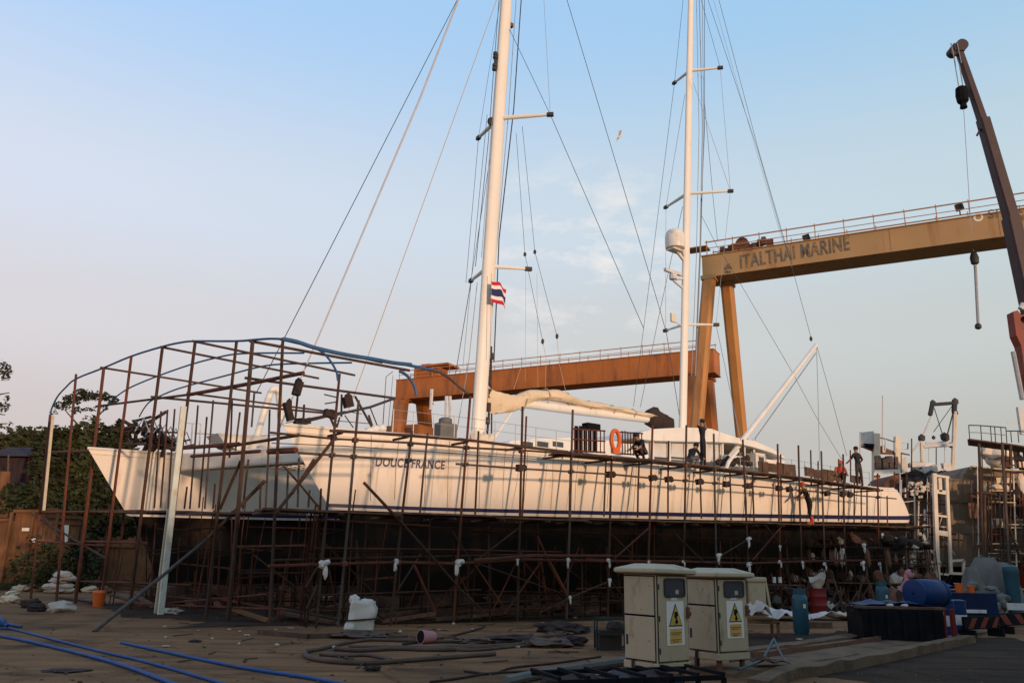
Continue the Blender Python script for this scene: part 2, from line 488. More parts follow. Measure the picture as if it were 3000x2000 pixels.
# the long warehouse behind the camera, parallel to the boat, whose roof keeps the low sun off the yard
W0 = C0 - N * 34.5
wh = thing('warehouse', 'long warehouse standing behind the photographer', 'building', W0)
h0 = MB()
h0.box(W0 + D * 22 - N * 8 + Z * 3.05, 150, 16, 6.1, D)
part('wall', h0, 'shed', wh)
rf = MB()
rf.prism([W0 - D * 53.5 + N * .4 + Z * 6.1, W0 - D * 53.5 + N * .4 + Z * 6.25, W0 - D * 53.5 - N * 8 + Z * 6.9, W0 - D * 53.5 - N * 16.4 + Z * 6.1], D * 151)
part('roof', rf, 'wall_dark', wh)
def solve_len():
    lo, hi = 10, 60
    for _ in range(50):
        m = (lo + hi) / 2
        p = C0 + D * m + Z * 3.8
        if proj(p)[0] < 2642: lo = m
        else: hi = m
    return lo
LW = solve_len()
SHEER = [(830, 1243), (1000, 1262), (1115, 1266), (1253, 1277), (1400, 1292), (1540, 1310), (1670, 1326), (1900, 1346), (2100, 1368), (2250, 1392), (2344, 1398), (2460, 1412), (2560, 1428), (2600, 1434)]
STR_T = [(957, 1474), (1300, 1487), (1700, 1495), (2100, 1503), (2640, 1511)]
WHB = [(957, 1492), (1100, 1497), (1350, 1506), (1700, 1515), (2100, 1523), (2640, 1531)]
BM = 1.55
def shape(u):
    a = math.sin(math.pi / 2 * min(1, u / .40)) ** .85
    if u > .55:
        a *= 1 - .30 * ((u - .55) / .45) ** 2
    if u > .955:
        a *= math.sqrt(max(0.0, 1 - ((u - .955) / .045) ** 2))
    return a
def fit(curve, s0, s1, bfac, off=V((0, 0, 0))):
    out = []
    for i in range(25):
        u = i / 24
        s = s0 + (s1 - s0) * u
        xy = C0 + D * s - N * (BM * bfac * shape(u))
        lo, hi = 0.0, 12.0
        for _ in range(40):
            m = (lo + hi) / 2
            px, py = proj(V((xy.x, xy.y, m)))
            if py > lin(curve, px): lo = m
            else: hi = m
        out.append((s, lo))
    sm = out
    for _ in range(2):
        sm = [sm[0]] + [(b[0], (a[1] + b[1] * 2 + c[1]) / 4) for a, b, c in zip(sm, sm[1:], sm[2:])] + [sm[-1]]
    return sm
# tip of the bow
tip = onpl(830, 1243, C0, D)
OV = -(tip - C0).dot(D)
ST0, ST1 = -OV, LW - 1.6
ZS = fit(SHEER, ST0, ST1, 1.0)
ZT = fit(STR_T, 0.02, LW, .86)
ZB = fit(WHB, 0.0, LW, .82)
zs = lambda s: lin(ZS, s)
zt = lambda s: lin(ZT, s)
zb = lambda s: lin(ZB, s)
print('hull', 'OV %.2f LW %.1f sheer %.2f..%.2f wl %.2f..%.2f C0 %s' % (OV, LW, ZS[0][1], ZS[-1][1], ZB[0][1], ZB[-1][1], C0))
ROWS = [0, .05, .25, .5, .75, 1.0]          # sheer -> top of the stripe
def hull_row(c0, kind, v, u, side):
    """A point of the hull: kind t topside (v: sheer..stripe top), s stripe bottom, b bottom of the white, k below."""
    if kind == 't':
        s0, s1 = ST0 * (1 - v), ST1 + (LW - ST1) * v ** .6
        s = s0 + (s1 - s0) * u
        b = BM * (1 - .14 * v) * shape(u)
        z = zs(s) * (1 - v) + zt(s) * v
    else:
        s0, s1 = (0.03, LW) if kind == 's' else ((0.1, LW - .1) if kind == 'b' else (0.3 + v * 1.2, LW - .3 - v * 1.0))
        s = s0 + (s1 - s0) * u
        b = BM * shape(u) * (.845 if kind == 's' else .82 if kind == 'b' else .8 * (1 - v ** 3.2 * .9))
        if kind == 's': z = zt(s) * .42 + zb(s) * .58
        elif kind == 'b': z = zb(s)
        else: z = zb(s) + (.62 - zb(s)) * v
    return c0 + D * s - N * (b * side) + Z * z
US = [(i / 56) for i in range(54)] + [.956, .966, .976, .986, .993, .998, 1.0]
US = sorted(set(US))
def build_hull(root, c0, label):
    hl = thing('hull', None, None, c0); hl.parent = root; hl.location = c0 - ORG[root]; hl['label'] = label
    def skin(rows):
        mb = MB()
        for side in (1, -1):
            rr = [[hull_row(c0, k, v, u, side) for u in US] for k, v in rows]
            if side == 1: rr = rr[::-1]
            mb.loft(rr, closed=False)
        return mb
    part('topside', skin([('t', v) for v in ROWS]), 'hull', hl, smooth='all')
    part('boot_stripe', skin([('t', 1), ('s', 0)]), 'navy', hl, smooth='all')
    part('lower_topside', skin([('s', 0), ('b', 0)]), 'hull', hl, smooth='all')
    part('underwater_body', skin([('b', 0)] + [('k', v) for v in (.0, .35, .65, .85, 1.0)]), 'antifoul', hl, smooth='all')
    d = MB()
    l = [hull_row(c0, 't', 0.03, u, 1) for u in US]
    r = [hull_row(c0, 't', 0.03, u, -1) for u in US]
    d.loft([l, r][::-1], closed=False)
    part('deck', d, 'deck', hl)
    rb = MB()
    rb.tube([hull_row(c0, 't', 0, u, 1) for u in US], .045, 6)
    rb.tube([hull_row(c0, 't', 0, u, -1) for u in US], .045, 6)
    part('gunwale', rb, 'white', hl, smooth=True)
    rs = MB()
    rs.tube([hull_row(c0, 't', .085, u, 1) for u in US], .03, 6)
    part('rubbing_strake', rs, 'hull', hl, smooth=True)
    return hl
C1 = None
boat = thing('sailing_catamaran', 'big white two-masted sailing catamaran hauled out behind the scaffolding, navy stripe along each hull', 'sailing yacht', C0 + D * 16 + N * 5)
hullA = build_hull(boat, C0, 'near hull with the ship name on its bow')
# the other hull: its stem stands further away
b1 = atY(368, 1482, 30.6); C1 = V((b1.x, b1.y, 0))
hullB = build_hull(boat, C1, 'far hull with its bow in the blue shelter frame')
WN = (C1 - C0).dot(N)
SD = (C1 - C0).dot(D)
print('hull B offset N %.2f D %.2f' % (WN, SD))

def hullside(s, z, eps=0.0):
    """Point on the near side of the near hull at length s and height z."""
    lo, hi = 0.0, 1.0
    for _ in range(25):
        v = (lo + hi) / 2
        zz = zs(s) * (1 - v) + zt(s) * v
        if zz > z: lo = v
        else: hi = v
    s0, s1 = ST0 * (1 - v), ST1 + (LW - ST1) * v ** .6
    u = (s - s0) / (s1 - s0)
    b = BM * (1 - .14 * v) * shape(min(max(u, 0), 1))
    return C0 + D * s - N * (b + eps) + Z * z
HP = C0 - N * BM                               # plane of the near hull side
pa, pb = onpl(1146, 1345, HP + N * .2, D), onpl(1340, 1357, HP + N * .05, D)
sa, sb = (pa - C0).dot(D), (pb - C0).dot(D)
zc = (pa.z + pb.z) / 2
slope = (pb.z - pa.z) / (sb - sa)
lettering('ship_name', 'DOUCE FRANCE', 'letter_navy', boat, lambda x, y, d: hullside(sa + x, pa.z + slope * x - .13 + y, .004 + d * .3), sb - sa, .27, bold=.03)

# bridge deck between the hulls, crossbeam and bowsprit beam between the bows
bd = MB()
sA, sB = 10.5, LW - 4
rings = []
for i in range(10):
    s = sA + (sB - sA) * i / 9
    z1 = zs(s) - .12
    z0 = z1 - .9 - (0 if i else -.5)
    rings.append([C0 + D * s + N * 1.2 + Z * z0, C0 + D * (s + SD * .9) + N * (WN - 1.2) + Z * z0, C0 + D * (s + SD * .9) + N * (WN - 1.2) + Z * z1, C0 + D * s + N * 1.2 + Z * z1])
bd.loft(rings)
part('bridge_deck', bd, 'white', boat)
xb = MB()
cbA, cbB = C0 + D * 1.6 + N * .9 + Z * (zs(1.6) - .35), C1 + D * 1.6 - N * .9 + Z * (zs(1.6) - .35)
xb.beam(cbA, cbB, .45, .62)
part('crossbeam', xb, 'hull', boat, bevel=.08)
cm = (cbA + cbB) / 2
sx = MB()
sx.beam(cm + Z * .32 + N * .9, C0 + N * (WN / 2) + D * 10.6 + Z * (zs(10) - .35), .5, .3)
part('centre_walkway', sx, 'deck', boat)
net = MB()
for k in range(2):
    n0, n1 = (1.2, WN / 2 - .3) if k == 0 else (WN / 2 + .3, WN - 1.2)
    for j in range(9):
        n = n0 + (n1 - n0) * j / 8
        net.tube([C0 + D * (1.9 + SD * n / WN) + N * n + Z * (zs(2) - .3), C0 + D * 10.5 + N * n + Z * (zs(10) - .3)], .012, 3)
    for j in range(24):
        s = 2.0 + 8.4 * j / 23
        net.tube([C0 + D * s + N * n0 + Z * (zs(s) - .3), C0 + D * s + N * n1 + Z * (zs(s) - .3)], .012, 3)
part('trampoline_net', net, 'rope', boat, kind='stuff')

# masts
MN = WN * .46
def mast_at(px0, py0, px1, py1, r0, r1, name, lab):
    P = C0 + N * MN
    a, b = onpl(px0, py0, P, D), onpl(px1, py1, P, D)
    return P, a, b
P1 = C0 + N * MN
def mpl(px, py, dn=0.0):
    return onpl(px, py, P1 + N * dn, D)
m1a, m1t = mpl(1398, 1302), mpl(1484, 0)
m1b = m1a + (m1t - m1a) * 1.36
m2a, m2t = mpl(2000, 1255), mpl(2024, 0)
m2b = m2a + (m2t - m2a) * 1.12
def mast(name, a, b, w, label):
    mb = MB()
    d = (b - a).normalized()
    rings = []
    for t, k in ((-.06, 1.0), (.3, 1.0), (.7, .93), (.92, .8), (1, .6)):
        c = a + (b - a) * t
        rings.append([c + D * (math.cos(q) * w * k * .62) + N * (math.sin(q) * w * k * .40) for q in [2 * math.pi * j / 16 for j in range(16)]])
    mb.loft(rings)
    return part(name, mb, 'mast', boat, smooth=True, label=label)
mast1 = mast('mast', m1a, m1b, .52, 'taller forward mast')
mast2 = mast('mast', m2a, m2b, .39, 'aft mast with the radar dome')
def on_line(a, b, py):
    lo, hi = -.2, 1.6
    for _ in range(40):
        m = (lo + hi) / 2
        if proj(a + (b - a) * m)[1] > py: lo = m
        else: hi = m
    return a + (b - a) * lo
def mp1(py): return on_line(m1a, m1t, py)
def mp2(py): return on_line(m2a, m2t, py)
def spreader(ms, base, tips, r):
    """A pair of swept spreaders: level with the mast point, reaching to where the photo shows their tips."""
    for x, y in tips:
        e = atZ(x, y, base.z + .1)
        if (e - base).length > 5.5:
            e = base + (e - base).normalized() * 5.5
        print('spreader', (e - base).length)
        part('spreader', MB().tube([base, base + (e - base) * .5, e], [r * 1.25, r * 1.1, r * .8], 8), 'mast', ms, smooth=True)
        part('spreader_tip', MB().box(e, .3, .16, .16, e - base), 'steel_dark', ms)
        yield e
SPR = {}
for key, ms, f, y, tips, r in (('m1u', mast1, mp1, 347, ((1612, 336), (1402, 404)), .085), ('m1l', mast1, mp1, 780, ((1548, 788), (1380, 822)), .075), ('m2u', mast2, mp2, 208, ((2110, 199), (1976, 243)), .07), ('m2m', mast2, mp2, 567, ((2140, 560), (1951, 607)), .075), ('m2l', mast2, mp2, 950, ((2098, 951), (1950, 968)), .06)):
    SPR[key] = list(spreader(ms, f(y), tips, r))

# mast fittings
nl = MB()
for y in (168, 178, 202, 212):
    q = mp1(y) - D * .42
    nl.lathe(q - Z * .1, [(.04, 0), (.11, .03), (.11, .16), (.05, .2)], 8)
nl.box(mp1(190) - D * .30, .3, .1, .8, D)
part('masthead_lamps', nl, 'steel_dark', mast1)
br = MB(); br.box(mp1(66) + D * .34, .22, .16, .2, D)
part('lamp_bracket', br, 'rust', mast1)
wd = MB()
q = mp1(360) + N * .2 - D * .25
wd.lathe(q, [(.17, 0), (.2, .06), (.2, .16), (.12, .2)], 10, ax=-N - D * .5)
part('winch_drum', wd, 'steel_dark', mast1, smooth=True)
mt = MB()
for k, y in enumerate((1040, 1075, 1110, 1150, 1190, 1230)):
    q = mp1(y) + D * .36 + N * random.uniform(-.1, .05)
    mt.box(q, .16, .16, random.uniform(.25, .5), D)
mt.tube([mp1(1010) + D * .38, mp1(1100) + D * .42 - N * .05, mp1(1180) + D * .5, mp1(1290) + D * .45], .05, 6)
mt.tube([mp1(1120) + D * .5, mp1(1200) + D * .62, mp1(1290) + D * .7], .035, 6)
part('sail_track_gear', mt, 'cloth_brown', mast1)
q = mpl(1978, 728)
dm = MB().lathe(q, [(.25, -.05), (.50, 0), (.52, .15), (.52, .62), (.48, .83), (.37, .98), (.2, 1.06), (.04, 1.08)], 20)
part('radar_dome', dm, 'white', mast2, smooth=True)
bk = MB()
bk.beam(q - Z * .05, mp2(770), .1, .14)
bk.beam(q - Z * .05 + D * .5, mp2(755), .1, .1)
bk.box(q - Z * .1, .8, .5, .1, D)
part('dome_bracket', bk, 'cream', mast2)
rd = MB()
q = mpl(1972, 805)
rd.box(q + Z * .15, 1.25, .16, .16, D)
rd.lathe(q - Z * .25, [(.2, 0), (.22, .1), (.2, .3), (.1, .36)], 10)
rd.beam(q - Z * .25, mp2(815), .14, .1)
rd.beam(q - Z * .3, mp2(850), .08, .1)
part('radar_scanner', rd, 'wht_grey', mast2)
rd = MB(); q = mpl(1972, 950)
rd.box(q + Z * .35, .3, .1, .45, D)
rd.tube([q + Z * .2, mp2(960)], .03)
part('deck_lamp', rd, 'cream', mast2)

# boom, sail bundled on it
g0, g1 = mpl(1424, 1168), mpl(1918, 1230)
bm_ = MB()
bm_.tube([g0, g0 + (g1 - g0) * .2, g0 + (g1 - g0) * .5, g1], [.12, .19, .21, .18], 12)
boomo = part('boom', bm_, 'white', boat, smooth=True)
S_T = [(1424, 1122), (1440, 1135), (1470, 1150), (1500, 1160), (1535, 1150), (1570, 1142), (1610, 1142), (1650, 1150), (1700, 1172), (1760, 1185), (1830, 1197), (1900, 1212), (1935, 1216)]
S_B = [(1424, 1196), (1445, 1209), (1470, 1212), (1500, 1205), (1530, 1192), (1570, 1176), (1610, 1172), (1650, 1178), (1700, 1192), (1760, 1202), (1830, 1214), (1900, 1226), (1935, 1232)]
sm = MB()
rings = []
for i in range(46):
    px = 1424 + (1935 - 1424) * i / 45
    a, b = mpl(px, lin(S_T, px)), mpl(px, lin(S_B, px))
    c, h = (a + b) / 2, (a.z - b.z) / 2 + .03
    wdt = .16 + .16 * math.sin(min(1, i / 12) * math.pi / 2)
    ring = []
    for j in range(14):
        q = 2 * math.pi * j / 14
        k = 1 + .38 * noise.noise(V((i * .22, math.cos(q) * 1.6, math.sin(q) * 1.6 + 5))) + .14 * noise.noise(V((i * .35, j * .9, 1)))
        ring.append(c + Z * (math.sin(q) * h * k) - N * (math.cos(q) * wdt * k) + Z * (.05 * noise.noise(V((i * .3, 9, j * .2)))))
    rings.append(ring)
sm.loft(rings)
part('mainsail', sm, 'sail', boat, smooth=True, label='cream sail lashed in a bundle along the boom')
for px in (1530, 1598, 1660, 1722, 1790, 1850):
    a, b = mpl(px, lin(S_T, px) - 3), mpl(px, lin(S_B, px) + 8)
    tb = MB().tube([a + N * .2, a - N * .1, (a + b) / 2 - N * .36, b - N * .15, b + N * .15], .022, 5)
    part('sail_tie', tb, 'rope_tan', boat)
cv = MB()
for k in range(3):
    cv.blob(mpl(1915 + k * 18, 1224 + k * 9), .55, .4, .55 - k * .05, .35, 2, 1.6, k, D)
part('boom_end_canvas', cv, 'canvas_dark', boat, smooth=True)
gb = MB().tube([mpl(1505, 1195), mpl(1440, 1295)], .055, 6)
part('boom_vang', gb, 'white', boat, smooth=True)

# raised aft spar
A0 = C0 + N * (WN * .30)
def apl(px, py): return onpl(px, py, A0, D)
sp = MB()
e0, e1 = apl(2392, 1010), apl(2132, 1345)
sp.tube([e1, e1 + (e0 - e1) * .5, e0], [.13, .13, .11], 8)
spar = part('raised_spar', sp, 'white', boat, smooth=True, label='white spar raised at an angle over the stern')
for a, b, r, m in (((2390, 1034), (2212, 1284), .03, 'rope_grey'), ((2212, 1284), (2200, 1330), .05, 'rope_grey')):
    rod(boat, 'spar_line', [apl(*a), apl(*b)], r, m)

# standing rigging
def rope(name, pts, r=.014, m='rope', dn=0.0):
    return rod(boat, name, [mpl(x, y, dn) if isinstance(x, (int, float)) else x for x, y in pts], r, m, 4)
top1, top2 = m1b, m2b
P = lambda x, y, dn=0: mpl(x, y, dn)
bowc = cm + Z * .4
def stay(name, a, b, r, m='rope'): return rod(boat, name, [a, b], r, m, 5)
s1 = m1a + (m1t - m1a) * 1.30
for nm, (ax, ay), (bx, by), r, m in (('forestay', (1340, 0), (831, 994), .016, 'rope'), ('forestay', (1455, 0), (1080, 1038), .016, 'rope_tan')):
    a, b = P(ax, ay), P(bx, by)
    d = b - a
    stay(nm, a - d * .3, b + d * .22 if nm == 'x' else b + d * .12, r, m)
a, b, c = P(1343, 0), P(1232, 285), P(926, 1003)
part('furled_forestay', MB().tube([a + (a - b) * 1.0, a, b, c, c + (c - b) * .3], [.05, .05, .05, .032, .03], 6), 'furl', boat, smooth=True)
# shrouds of the forward mast
n = SPR['m1u'][0]; f = SPR['m1u'][1]; nl_, fl_ = SPR['m1l']
def deckpt(px, py, dn): return onpl(px, py, C0 + N * dn, D)
def tri(name, pts, r=.015, m='rope'): return rod(boat, name, pts, r, m, 4)
tri('shroud', [mp1(60), n], .014); tri('shroud', [n, mpl(1886, 962, -MN + 1.0)], .016)
tri('shroud', [n, n + (mp1(-300) - n) * .55 + N * -1.0], .012, 'rope_grey')
tri('shroud', [f, mp1(-200)], .012, 'rope_grey')
tri('shroud', [mp1(380) + N * .3, fl_], .014, 'rope'); tri('shroud', [f, fl_ + N * .4], .014)
tri('shroud', [fl_, onpl(1338, 1075, C0 + N * (WN - 1), D), onpl(1322, 1160, C0 + N * (WN - 1), D), onpl(1310, 1275, C0 + N * (WN - 1), D)], .022)
tri('shroud', [fl_ + D * .35, onpl(1372, 1070, C0 + N * (WN - 2), D), onpl(1336, 1276, C0 + N * (WN - 2), D)], .02, 'rope_grey')
tri('shroud', [mp1(330) + N * .5 - D * .3, onpl(1356, 1075, C0 + N * (WN - 2), D)], .016, 'rope_grey')
tri('halyard', [P(1528, -200), P(1527, 0), P(1505, 320), P(1462, 700), P(1447, 1060)], .035, 'rope')
tri('halyard', [P(1512, 0), P(1490, 330), P(1452, 760)], .022, 'rope_grey')
tri('halyard', [mp1(-200) - D * .3, mp1(350) - D * .35, mp1(760) - D * .42], .018, 'rope_grey')
tri('halyard', [P(1462, 0), P(1430, 420), P(1393, 780)], .02, 'rope')
for (ax, ay), (bx, by), (cx, cy) in (((1512, 390), (1538, 745), (1590, 1000)), ((1530, 370), (1567, 738), (1632, 985))):
    tri('running_backstay', [P(ax, ay), P(bx, by), P(cx, cy)], .013, 'rope')
    part('block', MB().blob(P(bx, by), .08, .06, .12, .1, 1), 'steel_dark', boat)
    part('block', MB().blob(P(cx, cy), .08, .06, .14, .1, 1), 'steel_dark', boat)
tri('topping_lift', [P(1590, 1000), P(1600, 1050), P(1597, 1150)], .012, 'rope_tan')
tri('topping_lift', [P(1632, 985), P(1637, 1060), P(1662, 1165)], .012, 'rope_tan')
tri('lazy_jack', [P(1573, 800), P(1576, 1135)], .010, 'rope_tan'); tri('lazy_jack', [P(1535, 1050), P(1505, 1140)], .012, 'rope_tan')
tri('lazy_jack', [P(1540, 780), P(1539, 1120)], .008, 'rope_grey')
a, b = P(1661, 0), P(1905, 812); tri('triatic_stay', [a + (a - b) * .2, b, P(1934, 910), P(1953, 978), P(1990, 1215)], .018)
# shrouds of the aft mast
n, f = SPR['m2u']; n2, f2 = SPR['m2m']; n3, f3 = SPR['m2l']
tri('shroud', [mp2(-100), n], .012); tri('shroud', [n, n2], .012, 'rope_grey'); tri('shroud', [mp2(250) - N * .3, n2], .012, 'rope_grey')
tri('shroud', [n2, n3 + Z * .05], .012, 'rope_grey'); tri('shroud', [n3, onpl(2170, 1290, C0 + N * 1.2, D)], .016, 'rope_grey')
tri('shroud', [mp2(-100) + N * .4, f], .014); tri('shroud', [f, onpl(1886, 958, C0 + N * (WN - 1), D), onpl(1856, 1190, C0 + N * (WN - 1), D)], .016)
tri('shroud', [mp2(270) + N * .3, f2], .012); tri('shroud', [f2, f3], .012, 'rope_grey'); tri('shroud', [mp2(600) + N * .3, onpl(1934, 908, C0 + N * (WN - 2), D), onpl(1876, 1192, C0 + N * (WN - 2), D)], .015)
for k, (x0, x1, x2, r, m) in enumerate(((2046, 2058, 2050, .03, 'rope_grey'), (2056, 2062, 2052, .022, 'rope_grey'), (2038, 2048, 2040, .02, 'rope_grey'), (2064, 2064, 2049, .018, 'rope'))):
    tri('halyard', [P(x0, -120), P(x1, 380), P(x2, 760), P(x2 - 14, 1100)], r, m)
tri('halyard', [P(2064, 300), P(2090, 590), P(2102, 705)], .014, 'rope')
for x0, x1, x2, r, m in ((2074, 2220, 2288, .014, 'rope'), (2106, 2222, 2291, .014, 'rope'), (2090, 2215, 2284, .010, 'rope_grey')):
    a, b, c = P(x0, 0), P(x1, 440), P(x2, 678)
    tri('backstay', [a + (a - b) * .25, a, b, c, P(2321, 785), P(2377, 992)], r, m)
tri('backstay', [P(2052, 625), P(2100, 720), P(2157, 810), P(2321, 1090), P(2392, 1222), P(2466, 1345)], .013)
tri('spar_guy', [e0, apl(2397, 1180), apl(2401, 1350)], .018, 'rope_grey')
tri('spar_guy', [e0, apl(2440, 1180), apl(2481, 1335)], .013)
part('block', MB().blob(P(2376, 992), .1, .08, .18, .1, 1), 'steel_dark', boat)
# ------------------------------------------------------------------ scaffold along the near hull
SO, SI = C0 - N * 2.75, C0 - N * 1.85         # outer and inner row of standards
def so(x, y): return onpl(x, y, SO, D)
def si(x, y): return onpl(x, y, SI, D)
scaf = thing('scaffold', 'long rusty tube scaffold with plank walkways along the near hull', 'scaffold', SO + D * 14)
def std(parent, f, x0, y0, x1, y1, r, m, ground=True, name='standard'):
    a, b = f(x0, y0), f(x1, y1)
    if ground and b.z < 1.7:
        d = b - a
        b = a + d * (a.z / -d.z)
    k = random.uniform(-.02, .02)
    c = (a + b) / 2 + D * k
    return rod(parent, name, [a, c, b], r, m, 6)
OUT = [(995, 1095, 927, 1826), (1051, 1172, 993, 1808), (1207, 1262, 1146, 1808), (1378, 1160, 1329, 1808), (1531, 1191, 1516, 1783), (1678, 1200, 1660, 1790), (1792, 1335, 1780, 1783), (1912, 1245, 1898, 1690), (2011, 1245, 2001, 1690), (2091, 1270, 2100, 1690), (2176, 1287, 2193, 1690), (2278, 1300, 2286, 1660), (2339, 1304, 2348, 1640), (2406, 1321, 2416, 1640), (2470, 1330, 2475, 1640), (2571, 1386, 2574, 1620)]
INN = [(1253, 1268, 1230, 1506), (1402, 1262, 1392, 1506), (1542, 1219, 1530, 1512), (1673, 1318, 1668, 1512), (1776, 1332, 1769, 1512), (1873, 1340, 1868, 1515), (1959, 1291, 1957, 1518), (2051, 1364, 2055, 1518), (2138, 1372, 2142, 1525), (2204, 1380, 2209, 1525), (2287, 1330, 2289, 1525), (2375, 1318, 2377, 1420), (2397, 1350, 2397, 1525), (2457, 1344, 2457, 1525), (2491, 1318, 2492, 1410), (2503, 1400, 2502, 1530), (2523, 1420, 2524, 1535), (2540, 1424, 2540, 1535), (2599, 1452, 2600, 1540)]
tm = ['tube', 'tube_grey', 'tube', 'tube_red']
for i, q in enumerate(OUT):
    std(scaf, so, *q, .038, tm[i % 4])
for i, q in enumerate(INN):
    std(scaf, si, *q, .032, tm[(i + 1) % 4], ground=False)
def run(parent, f, pts, r, m, name='ledger'):
    for a, b in zip(pts, pts[1:]):
        pa, pb = f(*a), f(*b)
        d = (pb - pa).normalized() * .12
        rod(parent, name, [pa - d, pb + d], r * random.uniform(.9, 1.1), m, 6)
fo = lambda off: (lambda x, y: onpl(x, y, SO - N * off, D))
run(scaf, fo(.06), [(887, 1327), (1140, 1344)], .030, 'tube_grey')
run(scaf, fo(.06), [(1346, 1359), (1527, 1372), (1795, 1389), (1910, 1400), (2098, 1415), (2285, 1430), (2472, 1447), (2622, 1460)], .030, 'tube_grey')
run(scaf, fo(.06), [(806, 1268), (983, 1285), (1200, 1297), (1366, 1311), (1523, 1318), (1760, 1336)], .030, 'tube')
run(scaf, fo(.06), [(979, 1262), (1200, 1274), (1402, 1292), (1523, 1308), (1676, 1326), (1778, 1338), (1910, 1347)], .034, 'tube')
run(scaf, fo(.10), [(810, 1298), (1010, 1306), (1370, 1330), (1690, 1352)], .012, 'rope', 'safety_line')
run(scaf, fo(.06), [(800, 1657), (945, 1652), (1160, 1646), (1340, 1650), (1517, 1638), (1783, 1643), (2000, 1644), (2200, 1649), (2350, 1644), (2520, 1641), (2680, 1636)], .040, 'tube_red')
run(scaf, fo(.5), [(1400, 1640), (1560, 1627), (1783, 1628)], .05, 'tube_red')
run(scaf, lambda x, y: si(x, y), [(815, 1640), (1160, 1632), (1517, 1624), (1900, 1630), (2300, 1636), (2600, 1628)], .035, 'tube')
run(scaf, lambda x, y: si(x, y), [(930, 1790), (1140, 1785), (1500, 1762), (1800, 1745)], .035, 'tube')
for a, b, r, m in (((1066, 1413), (1183, 1537), .045, 'tube'), ((1183, 1537), (1345, 1720), .035, 'tube'), ((1345, 1722), (1422, 1795), .025, 'tube'), ((1519, 1546), (1390, 1645), .022, 'tube'), ((1214, 1655), (1274, 1790), .04, 'tube_red'), ((1392, 1655), (1472, 1772), .03, 'tube_red'), ((1575, 1570), (1606, 1640), .03, 'tube_red'), ((1606, 1640), (1660, 1740), .06, 'tube_red'), ((1668, 1750), (1790, 1700), .03, 'tube'), ((1668, 1752), (1580, 1795), .025, 'tube'), ((1790, 1702), (1835, 1760), .022, 'tube'), ((1898, 1548), (1800, 1635), .03, 'tube_red'), ((1792, 1565), (1862, 1632), .018, 'tube'), ((1975, 1560), (2060, 1645), .026, 'tube'), ((2115, 1625), (2190, 1580), .03, 'tube'), ((2295, 1535), (2205, 1640), .026, 'tube_red'), ((2240, 1535), (2285, 1590), .02, 'tube'), ((1380, 1640), (1325, 1555), .018, 'tube'), ((1400, 1650), (1640, 1735), .02, 'tube'), ((895, 1720), (935, 1650), .03, 'tube'), ((930, 1712), (897, 1782), .016, 'tube_grey')):
    rod(scaf, 'brace', [fo(.1)(*a), fo(.1)(*b)], r, m)
# the crossed braces at the bow
for a, b, off, r in (((985, 1278), (806, 1505), .25, .045), ((920, 1345), (856, 1445), .32, .04), ((828, 1361), (876, 1415), -.5, .03), ((876, 1415), (931, 1482), -.5, .03)):
    rod(scaf, 'brace', [fo(off)(*a), fo(off)(*b)], r, 'tube')
for x, y0, y1, off in ((844, 1370, 1488, -.8), (876, 1340, 1485, -.9), (907, 1435, 1486, -.8)):
    rod(scaf, 'standard', [fo(off)(x, y0), fo(off)(x - 4, y1)], .032, 'tube_grey')
# couplers where the tubes cross
for x, y in ((1527, 1371), (1790, 1390), (1914, 1400), (1960, 1404), (2050, 1411), (2129, 1418), (2195, 1423), (2283, 1430), (2313, 1433), (2424, 1445), (2470, 1448), (2491, 1449)):
    c = fo(.09)(x, y)
    k = MB()
    k.box(c - D * .08, .17, .14, .20, D + Z * random.uniform(-.3, .3))
    k.blob(c + D * .12 + Z * .02, .11, .08, .12, .3, 1, 2, x, D)
    part('coupler', k, 'canvas_dark', scaf)
# plank walkways
def walkway(parent, pts, rows, f, seg=3.6, th=.05, w=.24, lab=None, gap=.015):
    A, B = f(*pts[0]), f(*pts[-1])
    L = (B - A).dot(D)
    nseg = max(1, round(L / seg))
    for r in range(rows):
        for i in range(nseg):
            s0, s1 = L * i / nseg, L * (i + 1) / nseg
            def zat(s):
                lo, hi = pts[0][0], pts[-1][0]
                for _ in range(30):
                    m = (lo + hi) / 2
                    if (f(m, lin(pts, m)) - A).dot(D) < s: lo = m
                    else: hi = m
                return f(lo, lin(pts, lo)).z
            a = V((A.x, A.y, 0)) + D * (s0 - .12) + N * (r * (w + gap)) + Z * (zat(s0) + random.uniform(0, .035) + (.03 if i % 2 else 0))
            b = V((A.x, A.y, 0)) + D * (s1 + .12) + N * (r * (w + gap)) + Z * (zat(s1) + random.uniform(0, .035) + (.03 if i % 2 else 0))
            part('plank', MB().beam(a, b, w, th), 'plank', parent)
    for i in range(nseg * 2 + 1):
        s = L * i / (nseg * 2)
        a = V((A.x, A.y, zat(s) - .07)) + D * s
        rod(parent, 'transom', [a - N * .35, a + N * (rows * (w + gap) + .25)], .035, 'tube')
PLOW = [(800, 1492), (960, 1497), (1180, 1508), (1350, 1514), (1700, 1524), (2100, 1532), (2350, 1537), (2660, 1546)]
walkway(scaf, PLOW, 4, fo(-.05))
PTOP = [(1655, 1328), (1680, 1331), (1780, 1342), (1910, 1352), (2098, 1372), (2344, 1399), (2472, 1419), (2565, 1432)]
walkway(scaf, PTOP, 3, fo(-.15), w=.26)
walkway(scaf, [(985, 1264), (1200, 1277), (1402, 1295), (1540, 1311), (1650, 1324)], 1, fo(-.3), w=.2, th=.035)
# guard boards standing on the upper walkway
for i in range(11):
    x = 2235 + i * 27
    y = lin(PTOP, x)
    a, b = fo(-.8)(x - 13, y - 20 - i % 3 * 2), fo(-.8)(x + 15, y - 18)
    if i not in (4, 9):
        part('toe_board', MB().beam(a, b, .03, random.uniform(.3, .5)), 'plank', scaf)
